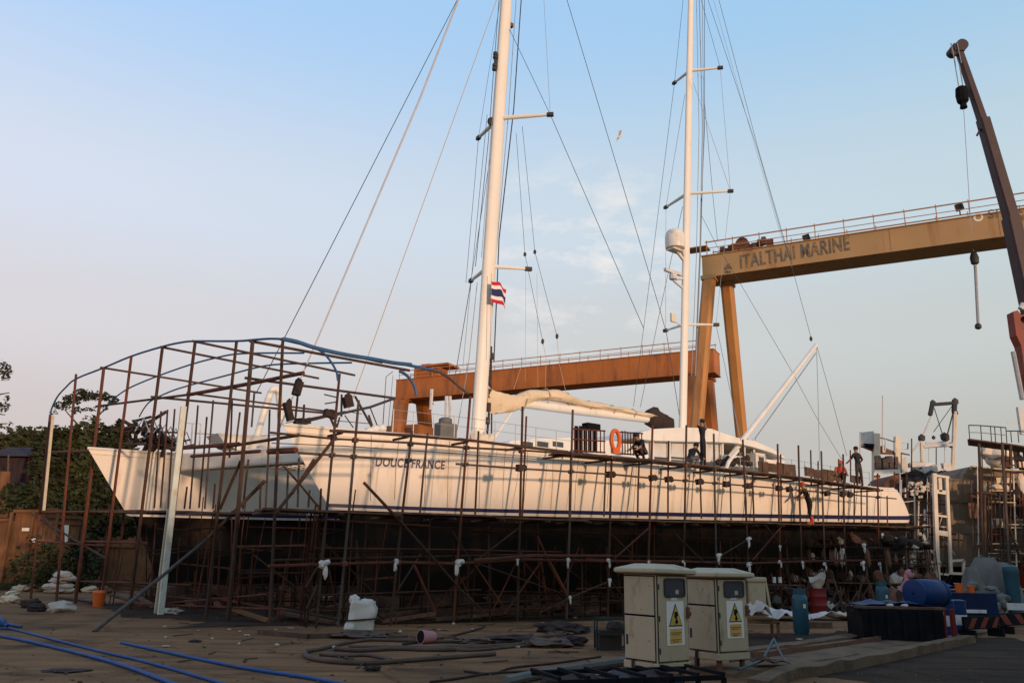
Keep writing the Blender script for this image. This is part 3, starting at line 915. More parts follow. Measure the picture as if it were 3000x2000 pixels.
# barred guard rail with uprights around the middle of the deck
gA = lambda x, y: onpl(x, y, SO + N * .75, D)
for x0, x1, n_, m in ((1683, 1770, 9, 'tube_red'), (1815, 1880, 9, 'tube')):
    for j in range(n_):
        x = x0 + (x1 - x0) * j / (n_ - 1)
        yb = lin([(1680, 1322), (1890, 1336)], x)
        rod(scaf, 'guard_bar', [gA(x, yb - 68 + random.uniform(-3, 4)), gA(x, yb)], .022, m, 5)
    for dy in (66, 36, 3):
        rod(scaf, 'guard_rail', [gA(x0 - 3, lin([(1680, 1322), (1890, 1336)], x0) - dy), gA(x1 + 3, lin([(1680, 1322), (1890, 1336)], x1) - dy)], .028, m, 5)
bp_ = MB()
for j in range(5):
    x = 1690 + j * 13
    bp_.box(gA(x + 6, 1285) + N * .12, .16, .02, .9, D)
part('guard_board', bp_, 'black', scaf)
bp_ = MB().box(gA(1744, 1248) + N * .2, .62, .3, .22, D)
solo('tool_box', bp_, 'black', 'black box set on top of the barred guard rail on deck', 'box', gA(1744, 1256) + N * .2, bevel=.02)
lr = MB()
c = gA(1797, 1290) - N * .1
pts = [c + D * (math.cos(q) * .20) + Z * (math.sin(q) * .34) for q in [2 * math.pi * j / 20 for j in range(21)]]
lr.tube(pts, .075, 8, caps=False)
lr.box(c - Z * .36, .34, .12, .2, D)
solo('lifebuoy', lr, 'bright_orange', 'orange horseshoe lifebuoy hung on the guard rail amidships', 'lifebuoy', c - Z * .45, smooth=True)

# white rags wrapped round the joints of the scaffold
def rag(parent, x, y, s, f=fo(.12)):
    s *= .8
    c = f(x, y)
    k = MB()
    k.blob(c, .075 * s, .07 * s, .085 * s, .5, 2, 2.2, x * .1, D)
    k.blob(c + D * random.uniform(-.09, .09) * s - Z * .13 * s - N * .03, .045 * s, .035 * s, .12 * s, .6, 2, 2.4, y * .1, D)
    if s > 1.1:
        k.blob(c + D * .09 * s + Z * .04 * s, .07 * s, .04 * s, .05 * s, .5, 2, 2, y, D)
    part('rag_wrap', k, 'rag', parent, smooth=True)
for x, y, s in ((945, 1652, 1.6), (1162, 1644, 1.2), (1342, 1650, 1.7), (1517, 1636, .9), (1665, 1640, 1.1), (1783, 1642, 1.1), (1786, 1699, 1.1), (1670, 1750, 1.0), (1901, 1645, .8), (2001, 1645, .8), (2105, 1628, 1.5), (2192, 1580, 1.5), (2193, 1654, 1.5), (2283, 1645, 1.1), (2351, 1648, 1.2), (2415, 1652, 1.2), (2527, 1650, 1.6), (2577, 1652, 1.3), (2530, 1598, 1.5), (2585, 1565, 1.1), (2470, 1610, .9), (2285, 1600, .9)):
    rag(scaf, x, y, s)

# cradles: keel blocks and dark timber under the hulls, on a dark ground patch
for c0, lab in ((C0, 'near'), (C1, 'far')):
    cr0 = thing('boat_cradle', 'row of stacked timber keel blocks carrying the %s hull in the shadow under it' % lab, 'cradle', c0 + D * 16)
    for i in range(12):
        b = c0 + D * (1.6 + i * 2.65)
        for j, w_ in enumerate((1.5, 1.3)):
            for q in (-1, 1):
                ax_ = N if j % 2 else D
                part('keel_block', MB().beam(b + ax_.cross(Z) * q * .42 - ax_ * w_ / 2 + Z * (.15 + j * .3), b + ax_.cross(Z) * q * .42 + ax_ * w_ / 2 + Z * (.15 + j * .3), .34, .29), 'plank', cr0)
    for i in range(14):
        b = c0 + D * random.uniform(0, 31) + N * random.uniform(-1.2, 1.4)
        part('timber', MB().beam(b + Z * .12, b + D * random.uniform(1.5, 3.5) + N * random.uniform(-.5, .5) + Z * random.uniform(.12, .5), .22, .2), 'plank', cr0)
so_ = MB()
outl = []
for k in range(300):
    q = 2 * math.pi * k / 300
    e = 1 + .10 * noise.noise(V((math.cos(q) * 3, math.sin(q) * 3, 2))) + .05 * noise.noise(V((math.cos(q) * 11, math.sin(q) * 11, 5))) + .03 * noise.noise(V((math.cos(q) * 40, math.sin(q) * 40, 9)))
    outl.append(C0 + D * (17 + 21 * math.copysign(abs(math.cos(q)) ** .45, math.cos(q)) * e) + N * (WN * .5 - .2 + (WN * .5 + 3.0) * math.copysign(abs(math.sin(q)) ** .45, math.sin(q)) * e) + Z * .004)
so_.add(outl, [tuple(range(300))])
tag(part('dark_ground', so_, 'dark_ground'), kind='structure')
for i in range(10):
    s = .5 + i * 3.35
    b = C0 + D * s
    for sg in (-1.45, 1.45):
        q = b + N * sg
        rod(scaf, 'standard', [q, q + Z * (2.1 + random.uniform(-.3, .6)) - N * sg * .3], .04, random.choice(tm), 6)
for i in range(16):
    s = random.uniform(0, 30)
    q = C0 + D * s - N * random.uniform(-1, 1.5)
    rod(scaf, 'brace', [q + Z * .05, q + D * random.uniform(-1.6, 1.6) + Z * random.uniform(1.2, 2.2)], .03, random.choice(tm), 6)

# dark sheet hoarding behind the far hull
hb0 = C1 + N * 6.5 + D * 3
hd_ = thing('sheet_hoarding', 'low dark rusty sheet hoarding running behind both hulls', 'hoarding', hb0)
for i in range(22):
    a = hb0 + D * (i * 2.3)
    h_ = 2.3 + random.uniform(-.35, .3)
    part('sheet', MB().box(a + D * 1.14 + N * random.uniform(0, .06) + Z * h_ / 2, 2.26, .04, h_, D), 'hoard', hd_)
    part('stake', MB().box(a - N * .06 + Z * 1.25, .1, .08, 2.5, D), 'plank', hd_)

# denser working scaffold under the near hull: extra thin standards, ledgers and crossed braces
rnd = random.Random(11)
for row, n_ in ((-2.55, 26), (-2.2, 30), (-1.9, 22), (2.4, 20), (4.2, 16)):
    for i in range(n_):
        s = -1.5 + 34.5 * (i + rnd.uniform(-.35, .35)) / n_
        b = C0 + D * s + N * row
        h_ = min(zb(max(s, 0)) - .15, rnd.uniform(1.7, 3.4))
        lean = D * rnd.uniform(-.14, .14) + N * rnd.uniform(-.08, .08)
        rod(scaf, 'standard', [b + Z * .01, b + lean + Z * h_], rnd.uniform(.018, .030), rnd.choice(['tube_dark', 'tube_red', 'tube_dark', 'tube', 'tube_dark']), 5)
for row in (-2.6, -2.25, 1.9, 3.6):
    for h_ in (.35, .8, 1.9, 2.5):
        s = -1.5
        while s < 32:
            l_ = rnd.uniform(2.5, 6)
            if rnd.random() < .72:
                a = C0 + D * s + N * row + Z * (h_ + rnd.uniform(-.12, .12))
                rod(scaf, 'ledger', [a, a + D * l_ + Z * rnd.uniform(-.12, .12)], rnd.uniform(.016, .028), rnd.choice(['tube_dark', 'tube_red', 'tube_dark', 'tube']), 5)
            s += l_ + rnd.uniform(-.4, .8)
for i in range(44):
    s = rnd.uniform(-1.5, 31)
    a = C0 + D * s + N * rnd.uniform(-2.65, -2.0) + Z * rnd.uniform(.05, .5)
    rod(scaf, 'brace', [a, a + D * rnd.choice((-1, 1)) * rnd.uniform(.8, 2.2) + Z * rnd.uniform(.9, 2.1)], rnd.uniform(.016, .03), rnd.choice(['tube_dark', 'tube_red', 'tube_dark', 'tube']), 5)
for i in range(36):
    s = rnd.uniform(-1, 31)
    a = C0 + D * s + N * rnd.uniform(-2.4, -1.4)
    part('timber', MB().beam(a + Z * .08, a + D * rnd.uniform(1, 3) + N * rnd.uniform(-.4, .4) + Z * rnd.uniform(.08, .3), .2, .08), rnd.choice(['plank', 'rust', 'hoard']), scaf)
# thin lines hanging down the hull side
for i in range(20):
    x = 1085 + i * 78 + rnd.uniform(-18, 18)
    a = onpl(x, lin(SHEER, x) + 8, C0 - N * 1.62, D)
    b = onpl(x - rnd.uniform(2, 14) * (1 if x < 1900 else .3), lin(WHB, x) - rnd.uniform(0, 40), C0 - N * 1.6, D)
    rod(scaf, 'hanging_line', [a, (a + b) / 2 + D * rnd.uniform(-.04, .04), b], .009, 'rope', 4)

# small clamps wherever the long ledgers meet the standards
for x0, y0, x1, y1 in OUT:
    for f_, pts in ((fo(.06), [(800, 1657), (945, 1652), (1160, 1646), (1340, 1650), (1517, 1638), (1783, 1643), (2000, 1644), (2200, 1649), (2350, 1644), (2680, 1636)]), (fo(.06), [(887, 1327), (1140, 1344), (1527, 1372), (1795, 1389), (2098, 1415), (2622, 1460)]), (fo(.06), [(806, 1268), (983, 1285), (1366, 1311), (1760, 1336), (2344, 1405), (2600, 1440)])):
        for _ in range(1):
            # where the standard crosses that ledger
            t0, t1 = 0.0, 1.2
            for _k in range(30):
                t = (t0 + t1) / 2
                x, y = x0 + (x1 - x0) * t, y0 + (y1 - y0) * t
                if y < lin(pts, x): t0 = t
                else: t1 = t
            if 0 <= t <= 1.02:
                c = f_(x, y)
                k = MB().box(c, .12, .15, .11, D + Z * rnd.uniform(-.2, .2))
                k.tube([c - N * .09, c - N * .17], .018, 5)
                part('clamp', k, rnd.choice(['steel_dark', 'rust', 'tube_grey']), scaf)
# ------------------------------------------------------------------ shelter frame over the bows (front plane runs from bow to bow)
F0 = V((SO + D * -1.7).to_tuple()); F0.z = 0
F1 = atZ(165, 1761, 0)
FD = (F1 - F0); FD.z = 0; FD.normalize()
fr = thing('shelter_frame', 'open tube frame of a shelter over the two bows with blue pipe hoops', 'shelter frame', (F0 + F1) / 2)
def sf(x, y): return onpl(x, y, F0, FD)
def deep(d): return lambda x, y: onpl(x, y, F0 + D * d, FD)
UPR = [(147, 1215, 119, 1478, 'tube_red', .05), (223, 1096, 165, 1761, 'tube_red', .05), (304, 1079, 245, 1563, 'tube_red', .06), (385, 1043, 321, 1563, 'tube_red', .05), (476, 1017, 417, 1487, 'tube', .055), (572, 1000, 520, 1420, 'tube', .055), (693, 1000, 638, 1495, 'tube', .05), (740, 1000, 697, 1483, 'tube', .065), (829, 990, 806, 1491, 'tube', .05)]
def fstd(x0, y0, x1, y1, m, r, f=sf, ground=True):
    a, b = f(x0, y0), f(x1, y1)
    if ground:
        d = b - a
        b = a + d * (a.z / -d.z)
        sh = (b - a); sh.z = 0
    rod(fr, 'post', [a, (a + b) / 2 + FD * random.uniform(-.03, .03), b], r, m, 6)
for q in UPR:
    fstd(*q)
for x0, y0, x1, y1, m in ((472, 1204, 452, 1487, 'tube'), (491, 1200, 470, 1487, 'tube'), (512, 1198, 492, 1490, 'tube'), (580, 1187, 556, 1490, 'tube_grey'), (606, 1221, 583, 1487, 'tube'), (625, 1172, 600, 1490, 'tube_grey'), (703, 1207, 690, 1320, 'tube_grey'), (745, 1150, 737, 1250, 'tube_grey'), (790, 1200, 778, 1490, 'tube_grey'), (728, 1345, 712, 1490, 'tube'), (630, 1416, 624, 1490, 'tube'), (764, 1425, 762, 1490, 'tube'), (548, 1425, 540, 1490, 'tube'), (362, 1210, 336, 1420, 'tube_red'), (680, 1172, 672, 1340, 'tube')):
    fstd(x0, y0, x1, y1, m, .034, deep(1.2), False)
rod(fr, 'brace', [sf(705, 1350), sf(645, 1490)], .05, 'tube')
fs2 = deep(.08)
for nm, a, b, r, m in (('rail', (136, 1325), (276, 1320), .05, 'tube_red'), ('rail', (205, 1320), (280, 1325), .03, 'tube_red'), ('rail', (500, 1314), (700, 1300), .06, 'tube_red'), ('rail', (640, 1312), (876, 1274), .045, 'tube'), ('rail', (561, 1336), (762, 1321), .05, 'tube_red'), ('rail', (787, 1322), (868, 1318), .08, 'tube_red'), ('rail', (281, 1190), (557, 1155), .04, 'tube'), ('rail', (557, 1155), (740, 1122), .06, 'tube_red'), ('rail', (740, 1122), (889, 1092), .055, 'tube_red'), ('rail', (350, 1300), (430, 1301), .04, 'tube')):
    rod(fr, nm, [fs2(*a), fs2(*b)], r, m)
rod(fr, 'brace', [fs2(95, 1506), fs2(310, 1635)], .045, 'tube'); rod(fr, 'brace', [fs2(130, 1515), fs2(185, 1588)], .03, 'tube')
for a, b, r in (((120, 1500), (420, 1496), .045), ((105, 1585), (310, 1598), .035), ((245, 1585), (430, 1590), .04), ((180, 1700), (560, 1712), .03), ((340, 1765), (840, 1785), .03), ((390, 1775), (780, 1740), .025)):
    rod(fr, 'rail', [fs2(*a), fs2(*b)], r, 'tube_red')
# plank ledge below the far bow
for r in range(3):
    for i in range(4):
        a = sf(285 + i * 130, 1498 + i * 1.5) + D * (.15 + r * .27)
        b = sf(285 + (i + 1) * 130 + 8, 1498 + (i + 1) * 1.5) + D * (.15 + r * .27)
        a.z += (i % 2) * .03; b.z += (i % 2) * .03
        part('plank', MB().beam(a, b, .25, .06), 'plank', fr)
# purlins running back over the deck
for (ax, ay), (bx, by), r in (((302, 1077), (766, 1151), .05), ((478, 1017), (934, 1108), .05), ((572, 1000), (1040, 1099), .05), ((740, 1000), (1200, 1085), .055), ((451, 1163), (990, 1213), .05), ((727, 1108), (1157, 1166), .05), ((829, 995), (1120, 1062), .04), ((556, 1152), (970, 1206), .04)):
    a = sf(ax, ay)
    b = onpl(bx, by, V((a.x, a.y, 0)), D)
    rod(fr, 'purlin', [a - D * .1, b], r * .8, 'tube')
# posts further back that carry the purlins
for x0, y0, x1, y1 in ((872, 1160, 862, 1260), (891, 1185, 888, 1250), (1001, 1155, 1000, 1220), (1080, 1215, 1095, 1260)):
    rod(fr, 'post', [onpl(x0, y0, C0 + N * 2.5, D), onpl(x1, y1, C0 + N * 2.5, D)], .04, 'tube')
# blue hoops
H1 = [(147, 1215), (152, 1195), (168, 1162), (193, 1134), (223, 1109), (304, 1077), (385, 1043), (476, 1015), (530, 1003), (572, 999), (690, 999), (745, 995), (790, 992), (829, 993)]
part('hoop', MB().tube(spline([sf(*p) for p in H1], 3), .035, 6), 'hoop', fr, smooth=True)
H1b = [(829, 993), (870, 1001), (925, 1019), (1010, 1038), (1090, 1051), (1150, 1062), (1205, 1068)]
part('hoop', MB().tube(spline([onpl(*p, F0, D) for p in H1b], 3), .055, 6), 'hoop', fr, smooth=True)
H1c = [(925, 1019), (950, 1036), (972, 1063), (986, 1090), (990, 1115)]
part('hoop', MB().tube(spline([onpl(*p, F0, D) for p in H1c], 3), .03, 6), 'bluepipe', fr, smooth=True)
for pts, d, r in (([(302, 1205), (322, 1180), (345, 1158), (385, 1133), (460, 1102), (560, 1067), (640, 1046), (690, 1037), (760, 1034), (890, 1034)], 4, .035), ([(408, 1220), (424, 1193), (445, 1172), (500, 1146), (560, 1127), (680, 1095), (740, 1079), (800, 1068), (900, 1064), (1030, 1062)], 7.5, .04)):
    part('hoop', MB().tube(spline([deep(d)(*p) for p in pts], 3), r, 6), 'hoop', fr, smooth=True)
for pts in ([(1170, 1086), (1190, 1098), (1207, 1117), (1217, 1140), (1219, 1158)], [(1255, 1083), (1290, 1090), (1322, 1112), (1350, 1136), (1372, 1152)], [(1190, 1068), (1250, 1080), (1285, 1088)]):
    part('hoop', MB().tube(spline([onpl(*p, C0 + N * 5, D) for p in pts], 3), .06, 6), 'tube_grey' if pts[0][0] == 1255 else 'hoop', fr, smooth=True)

# pale timbers stood against the frame
def timber(label, a, b, w, t, m, group=None):
    a, b = V(a), V(b)
    tag(part('timber_post', MB().beam(a, b, w, t, D), m, None, loc=b, bevel=.01), label, 'timber post', group)
tf = deep(-.35)
a, b = tf(538, 1190), tf(470, 1800); d = b - a; b = a + d * (a.z / -d.z)
timber('tall pale green timber post leaning against the shelter frame', a, b, .10, .17, 'green_plank')
a, b = deep(-.2)(497, 1490), deep(-.2)(458, 1800); d = b - a; b = a + d * (a.z / -d.z)
timber('shorter grey timber standing beside the tall pale green post', a, b, .10, .14, 'pale_plank')
a, b = deep(-.3)(155, 1216), deep(-.3)(128, 1495)
timber('bare pale wooden pole at the outermost corner of the shelter frame', a, b, .10, .10, 'pale_plank')
a = atZ(275, 1850, 0); b = sf(605, 1580); c = fo(-1.0)(775, 1408)
q = a + (b - a) * 1.0
solo('prop_pole', MB().tube([a, b], .045, 8), 'tube_grey', 'long grey pole propped from the ground up to the frame between the two bows', 'pole', a, smooth=True)
solo('prop_pole', MB().tube([sf(612, 1574), deep(.5)(775, 1408)], .055, 8), 'plank', 'upper brown pole slanting up towards the near bow in line with the grey prop pole', 'pole', sf(612, 1574), smooth=True)

# more tubes and leaning timbers in the frame around the far bow
rnd = random.Random(5)
for i in range(64):
    t = rnd.random()
    b = F0 + (F1 - F0) * t + D * rnd.uniform(.2, 4.5)
    h_ = rnd.choice((1.2, 2.0, 2.8, 3.4)) * rnd.uniform(.8, 1.1)
    lean = FD * rnd.uniform(-.25, .25) + D * rnd.uniform(-.3, .3)
    rod(fr, 'post', [b + Z * .01, b + lean + Z * h_], rnd.uniform(.017, .030), rnd.choice(['tube_red', 'tube_dark', 'tube_red', 'tube_dark']), 5)
for i in range(34):
    t0 = rnd.uniform(0, .85)
    z_ = rnd.choice((.3, .7, 1.2, 1.9, 2.5)) + rnd.uniform(-.1, .1)
    a = F0 + (F1 - F0) * t0 + D * rnd.uniform(.1, 4) + Z * z_
    rod(fr, 'rail', [a, a + FD * rnd.uniform(1.5, 4) + Z * rnd.uniform(-.25, .25)], rnd.uniform(.02, .034), rnd.choice(['tube_red', 'tube_dark', 'tube_dark']), 5)
for i in range(16):
    a = F0 + (F1 - F0) * rnd.random() + D * rnd.uniform(.3, 5)
    part('timber', MB().beam(a + Z * .06, a + FD * rnd.uniform(.8, 2.4) + D * rnd.uniform(-.6, .6) + Z * rnd.uniform(.06, .35), .2, .07), rnd.choice(['plank', 'rust', 'hoard', 'fence']), fr)
# ------------------------------------------------------------------ gantry cranes
GD = V((.889, -.459, 0)).normalized()
GN = V((GD.y, -GD.x, 0))                     # towards the camera
def gantry(root, face0, zb_, zt_, L0, L1, width, m, leg_at, rail_m, post_step=1.95, lw=.56, sp=.95, legpx=None):
    """Box girder on A-frames; face0: a point under the near face, zb_/zt_: underside and top; runs from L0 to L1 along GD."""
    P0 = V((face0.x, face0.y, 0))
    g = MB()
    g.hexa([P0 + GD * L0 + Z * zb_, P0 + GD * L1 + Z * zb_, P0 + GD * L1 - GN * width + Z * zb_, P0 + GD * L0 - GN * width + Z * zb_,
            P0 + GD * L0 + Z * zt_, P0 + GD * L1 + Z * zt_, P0 + GD * L1 - GN * width + Z * zt_, P0 + GD * L0 - GN * width + Z * zt_])
    part('girder', g, m, root)
    fl = MB()
    for dz, dd in ((zt_ + .03, .10), (zb_ - .03, .10)):
        fl.box(P0 + GD * ((L0 + L1) / 2) - GN * (width / 2) + Z * dz, L1 - L0 + .1, width + dd * 2, .055, GD)
    part('flange', fl, m, root)
    k = int((L1 - L0) / (7.5 if m == 'ochre' else 3.1))
    for i in range(1, k + 1):
        s = L0 + (L1 - L0) * i / (k + 1)
        part('seam_plate', MB().box(P0 + GD * s + GN * .012 + Z * ((zb_ + zt_) / 2), .06, .02, zt_ - zb_ - .02, GD), m, root)
    for sd, nm in ((.0, 'near'), (width, 'far')):
        n_ = int((L1 - L0) / post_step)
        for i in range(n_ + 1):
            s = L0 + .4 + (L1 - L0 - .8) * i / n_
            b = P0 + GD * s - GN * (sd + (.05 if sd == 0 else -.05)) + Z * (zt_ + .05)
            part('rail_post', MB().box(b + Z * .6, .06, .06, 1.25, GD), rail_m, root)
        for h_, r_ in ((1.1, .055), (.6, .03)):
            a = P0 + GD * (L0 + .3) - GN * sd + Z * (zt_ + h_)
            rod(root, 'handrail', [a, a + GD * (L1 - L0 - .6)], r_, rail_m, 5)
    for s in leg_at:
        top = P0 + GD * s - GN * (width / 2) + Z * zb_
        for sg in (1, -1):
            if isinstance(s, tuple):
                pass
            t, b = top + GN * sg * sp - GD * sg * .32, top + GN * sg * 4.6 - GD * sg * .55
            if legpx and s == leg_at[0]:
                # feet and heads of the visible A-frame found along the girder direction
                (tx, ty), (bx_, by_) = legpx[0 if sg == 1 else 1]
                b0 = P0 - GN * (width / 2)
                t = onpl(tx, ty, b0 + GN * sg * sp, GD); t.z = zb_
                m_ = onpl(bx_, by_, b0 + GN * sg * 3.6, GD)
                k_ = (zb_ - .9) / (zb_ - m_.z)
                b = t + (m_ - t) * k_
            b.z = .9
            lg = MB()
            rings = []
            for tt, w_ in ((0, lw), (.5, lw * .9), (1, lw * .8)):
                c = t + (b - t) * tt
                ring = [(-w_, -w_ * .6), (-w_ * .55, -w_), (w_ * .55, -w_), (w_, -w_ * .6), (w_, w_ * .6), (w_ * .55, w_), (-w_ * .55, w_), (-w_, w_ * .6)]
                rings.append([c + GD * u + GN * v for u, v in ring])
            lg.loft(rings)
            part('leg', lg, 'ochre_leg' if m == 'ochre' else m, root)
            part('leg_cap', MB().box(t - Z * .12, lw * 2.3, lw * 2.4, .3, GD), m, root)
            bo = MB().box(b - Z * .5, 2.6, .8, .8, GD)
            bo.lathe(b - Z * .62 - GN * .35 - GD * .8, [(.4, 0), (.4, .7)], 12, ax=GN)
            bo.lathe(b - Z * .62 - GN * .35 + GD * .8, [(.4, 0), (.4, .7)], 12, ax=GN)
            part('bogie', bo, 'steel_dark', root)
        sill = MB().beam(top + GN * 4.2 + Z * (-zb_ + 1.6), top - GN * 4.2 + Z * (-zb_ + 1.6), .5, .6)
        part('sill_beam', sill, m, root)
fA = atY(2059, 824, 60)
gzb = fA.z
tA = onpl(2059, 766, V((fA.x, fA.y, 0)), GD)
gA1 = thing('gantry_crane', 'ochre gantry crane with painted company lettering on its girder, towering over the stern', 'gantry crane', (fA.x, fA.y, 0))
GH = onpl(2500, 686, V((fA.x, fA.y, 0)), GD).z - onpl(2500, 752, V((fA.x, fA.y, 0)), GD).z
print('gantry', fA, 'z', gzb, 'h', GH)
zb1 = onpl(2500, 752, V((fA.x, fA.y, 0)), GD).z
zt1 = zb1 + GH
gantry(gA1, fA, zb1, zt1, 0, 46, 2.3, 'ochre', (.75, 43), 'rail', legpx=(((2079, 838), (2042, 1245)), ((2131, 856), (2174, 1290))), lw=.46)
def gface(x, y): return onpl(x, y, V((fA.x, fA.y, 0)) + GN * .01, GD)
def gtext(text, x0, yb0, x1, yb1, hpx, m='letter'):
    a, b = gface(x0, yb0), gface(x1, yb1)
    h_ = gface(x0, yb0 - hpx).z - a.z
    w_ = (b - a).length
    dx = (b - a) / w_
    lettering('lettering', text, m, gA1, lambda x, y, d: a + dx * x + Z * y + GN * (.01 + d), w_, h_, bold=.018)
gtext('ITALTHAI MARINE', 2170, 787, 2491, 732, 40)
gtext('SI', 2897, 641, 2926, 637, 26)
gtext('TL', 2976, 625, 2996, 622, 22)
gtext('SAFE', 2982, 648, 3010, 644, 16)
ring = MB()
c = gface(2866, 637)
for k in range(20):
    q0, q1 = 2 * math.pi * k / 20, 2 * math.pi * (k + 1) / 20
    e = [c + GD * math.cos(q) * r_ + Z * math.sin(q) * r_ + GN * .012 for q, r_ in ((q0, .16), (q0, .29), (q1, .29), (q1, .16))]
    ring.add(e, [(0, 1, 2, 3)])
part('ring_mark', ring, 'white_letter', gA1)
lg = MB()
c = gface(2134, 790)
for dx, dz in ((-.16, .14), (.16, .14), (-.16, -.14), (.05, -.2), (.02, .35)):
    lg.box(c + GD * dx + Z * dz + GN * .012, .24, .012, .2, GD)
part('emblem', lg, 'letter', gA1)
for x, y in ((2360, 704), (2812, 614)):
    l = MB()
    c = gface(x, y - 3)
    l.box(c + Z * .3 - GN * .5, .5, .35, .4, GD + Z * .2)
    l.box(c - GN * .5, .08, .08, .5, GD)
    part('floodlight', l, 'steel_dark', gA1)
# hoist machinery on the end of the girder
hm = MB()
for i in range(12):
    s = 1.0 + i * .36
    hm.box(V((fA.x, fA.y, 0)) + GD * s - GN * random.uniform(.2, 2) + Z * (zt1 + random.uniform(.2, .7)), random.uniform(.2, .5), random.uniform(.2, .5), random.uniform(.3, .9), GD)
hm.lathe(V((fA.x, fA.y, 0)) + GD * 3 - GN * .3 + Z * (zt1 + .7), [(.5, 0), (.5, 1.4)], 12, ax=-GN)
part('hoist_machine', hm, 'rust', gA1, kind='stuff')
pl_ = MB().box(V((fA.x, fA.y, 0)) + GD * -.5 - GN * 1.1 + Z * (zt1 + 1.05), 1.6, 1.2, .08, GD)
part('end_platform', pl_, 'rail', gA1)
# hook block hung under the girder further along
tr = onpl(2852, 700, V((fA.x, fA.y, 0)) - GN * 1.1, GD)
tr.z = zb1
hk = onpl(2853, 745, tr, GD); he = onpl(2866, 958, tr, GD)
hb = thing('hook_block', 'dark hook block with a long hanging rod below the ochre girder', 'hook block', he)
k = MB().lathe(hk - Z * .75, [(.1, 0), (.24, .1), (.28, .5), (.2, .8), (.06, .95)], 10)
part('block', k, 'steel_dark', hb, smooth=True)
rod(hb, 'rod', [hk - Z * .7, he], .10, 'steel', 8)
part('eye', MB().lathe(he - Z * .15, [(.08, 0), (.2, .08), (.2, .3), (.1, .4)], 10), 'steel_dark', hb)
rod(hb, 'hoist_rope', [hk + Z * .1, V((hk.x, hk.y, zb1))], .02, 'rope_grey', 4)

# second gantry, further off
fB = atY(1158, 1172, 103)
zb2 = fB.z + .1
zt2 = zb2 + 2.45
gB = thing('gantry_crane', 'deep orange gantry crane standing far behind the masts with a walkway along its girder', 'gantry crane', (fB.x, fB.y, 0))
P_ = V((fB.x, fB.y, 0))
lenB = 44
for _ in range(60):
    if proj(P_ + GD * lenB + Z * zb2)[0] < 2096: lenB += .25
    else: lenB -= .25
gantry(gB, fB, zb2, zt2, 0, lenB, 2.6, 'orange', (2.6, lenB - 2), 'rail', 2.4, .82, 1.5, legpx=(((1176, 1175), (1168, 1245)), ((1240, 1170), (1246, 1260))))
e = MB()
e.box(P_ + GD * 4.2 - GN * 1.4 + Z * (zt2 + .7), 3.6, 2.2, 1.3, GD)
part('winch_house', e, 'orange', gB)
e = MB(); e.box(P_ + GD * 5.0 - GN * 1.4 + Z * (zt2 + 1.5), 5.0, 2.8, .25, GD); e.blob(P_ + GD * 4 - GN * 1.4 + Z * (zt2 + 1.7), 1.2, .7, .4, .2, 1)
part('winch_roof', e, 'orange', gB)
e = MB(); e.box(P_ + GD * 2.9 + GN * .6 + Z * (zb2 - 4.6), 4.6, 3.6, 1.7, GD)
part('machine_deck', e, 'orange', gB)
e = MB(); e.box(P_ + GD * 3.8 + GN * 2.45 + Z * (zb2 - 4.4), .9, .08, .6, GD); e.box(P_ + GD * 2.2 + GN * 2.45 + Z * (zb2 - 4.7), 1.2, .08, .8, GD)
part('machine_panel', e, 'rust', gB)
e = MB()
e.tube([P_ + GD * -.6 + Z * (zt2 + 1.2), P_ + GD * -1.6 + Z * (zt2 + .6), P_ + GD * -1.8 + Z * (zb2 - 12)], .06, 5)
e.tube([P_ + GD * -.2 + GN * .5 + Z * (zt2 + .6), P_ + GD * -.9 + GN * .5 + Z * (zb2 - 12)], .04, 5)
part('ladder', e, 'rope_grey', gB)

# ------------------------------------------------------------------ mobile crane at the right edge
CY = 42
cr_ = thing('mobile_crane', 'dark maroon telescopic crane boom with red base rising at the edge of the yard', 'mobile crane', (atY(3060, 1690, CY).x, CY, 0))
def cp(x, y, dy=0.0): return atY(x, y, CY + dy)
secs = [((2806, 138), (2886, 375), 30, 40), ((2880, 350), (2968, 655), 52, 58), ((2962, 640), (3040, 985), 66, 76)]
for (ax, ay), (bx, by), wa, wb in secs:
    a, b = cp(ax, ay), cp(bx, by)
    d = (b - a).normalized()
    side = V((0, 1, 0)).cross(d).normalized()
    k = CY / F * .66
    mb = MB()
    rings = []
    for c, w_ in ((a, wa * k / 2), (b, wb * k / 2)):
        rings.append([c + side * u * w_ + V((0, 1, 0)) * v * w_ for u, v in ((-.75, -1), (.75, -1), (1, -.7), (1, .8), (.8, 1), (-.8, 1), (-1, .8), (-1, -.7))])
    mb.loft(rings)
    part('boom_section', mb, 'boom', cr_)
    mb = MB()
    w_ = wb * k / 2
    mb.box(b - d * .2, .35, w_ * 1.5, w_ * 2.2, d, upv=side)
    part('boom_collar', mb, 'boom', cr_)
hd = MB()
t = cp(2808, 150)
hd.box(t + V((-.05, 0, .12)), .6, .5, .45)
hd.lathe(t + V((.2, -.2, .35)), [(.33, 0), (.33, .4)], 12, ax=(0, 1, 0))
hd.lathe(t + V((-.35, -.2, -.1)), [(.28, 0), (.28, .4)], 12, ax=(0, 1, 0))
part('boom_head', hd, ['boom', 'cranered'][0], cr_)
fr2 = MB()
for dx in (-.55, -.2):
    fr2.tube([t + V((dx, -.3, .3)), t + V((dx + .1, -.3, -1.0))], .03, 5)
part('head_frame', fr2, 'rope_grey', cr_)
hkb = MB()
h_ = cp(2817, 268)
hkb.lathe(h_ - Z * .55, [(.1, -.55), (.2, -.5), (.16, -.25), (.3, -.1), (.34, .3), (.3, .75), (.15, .85)], 10)
part('hook', hkb, 'black', cr_)
for dx in (-.12, .12):
    rod(cr_, 'hoist_rope', [t + V((dx - .2, 0, 0)), h_ + V((dx, 0, .2))], .03, 'rope_grey', 4)
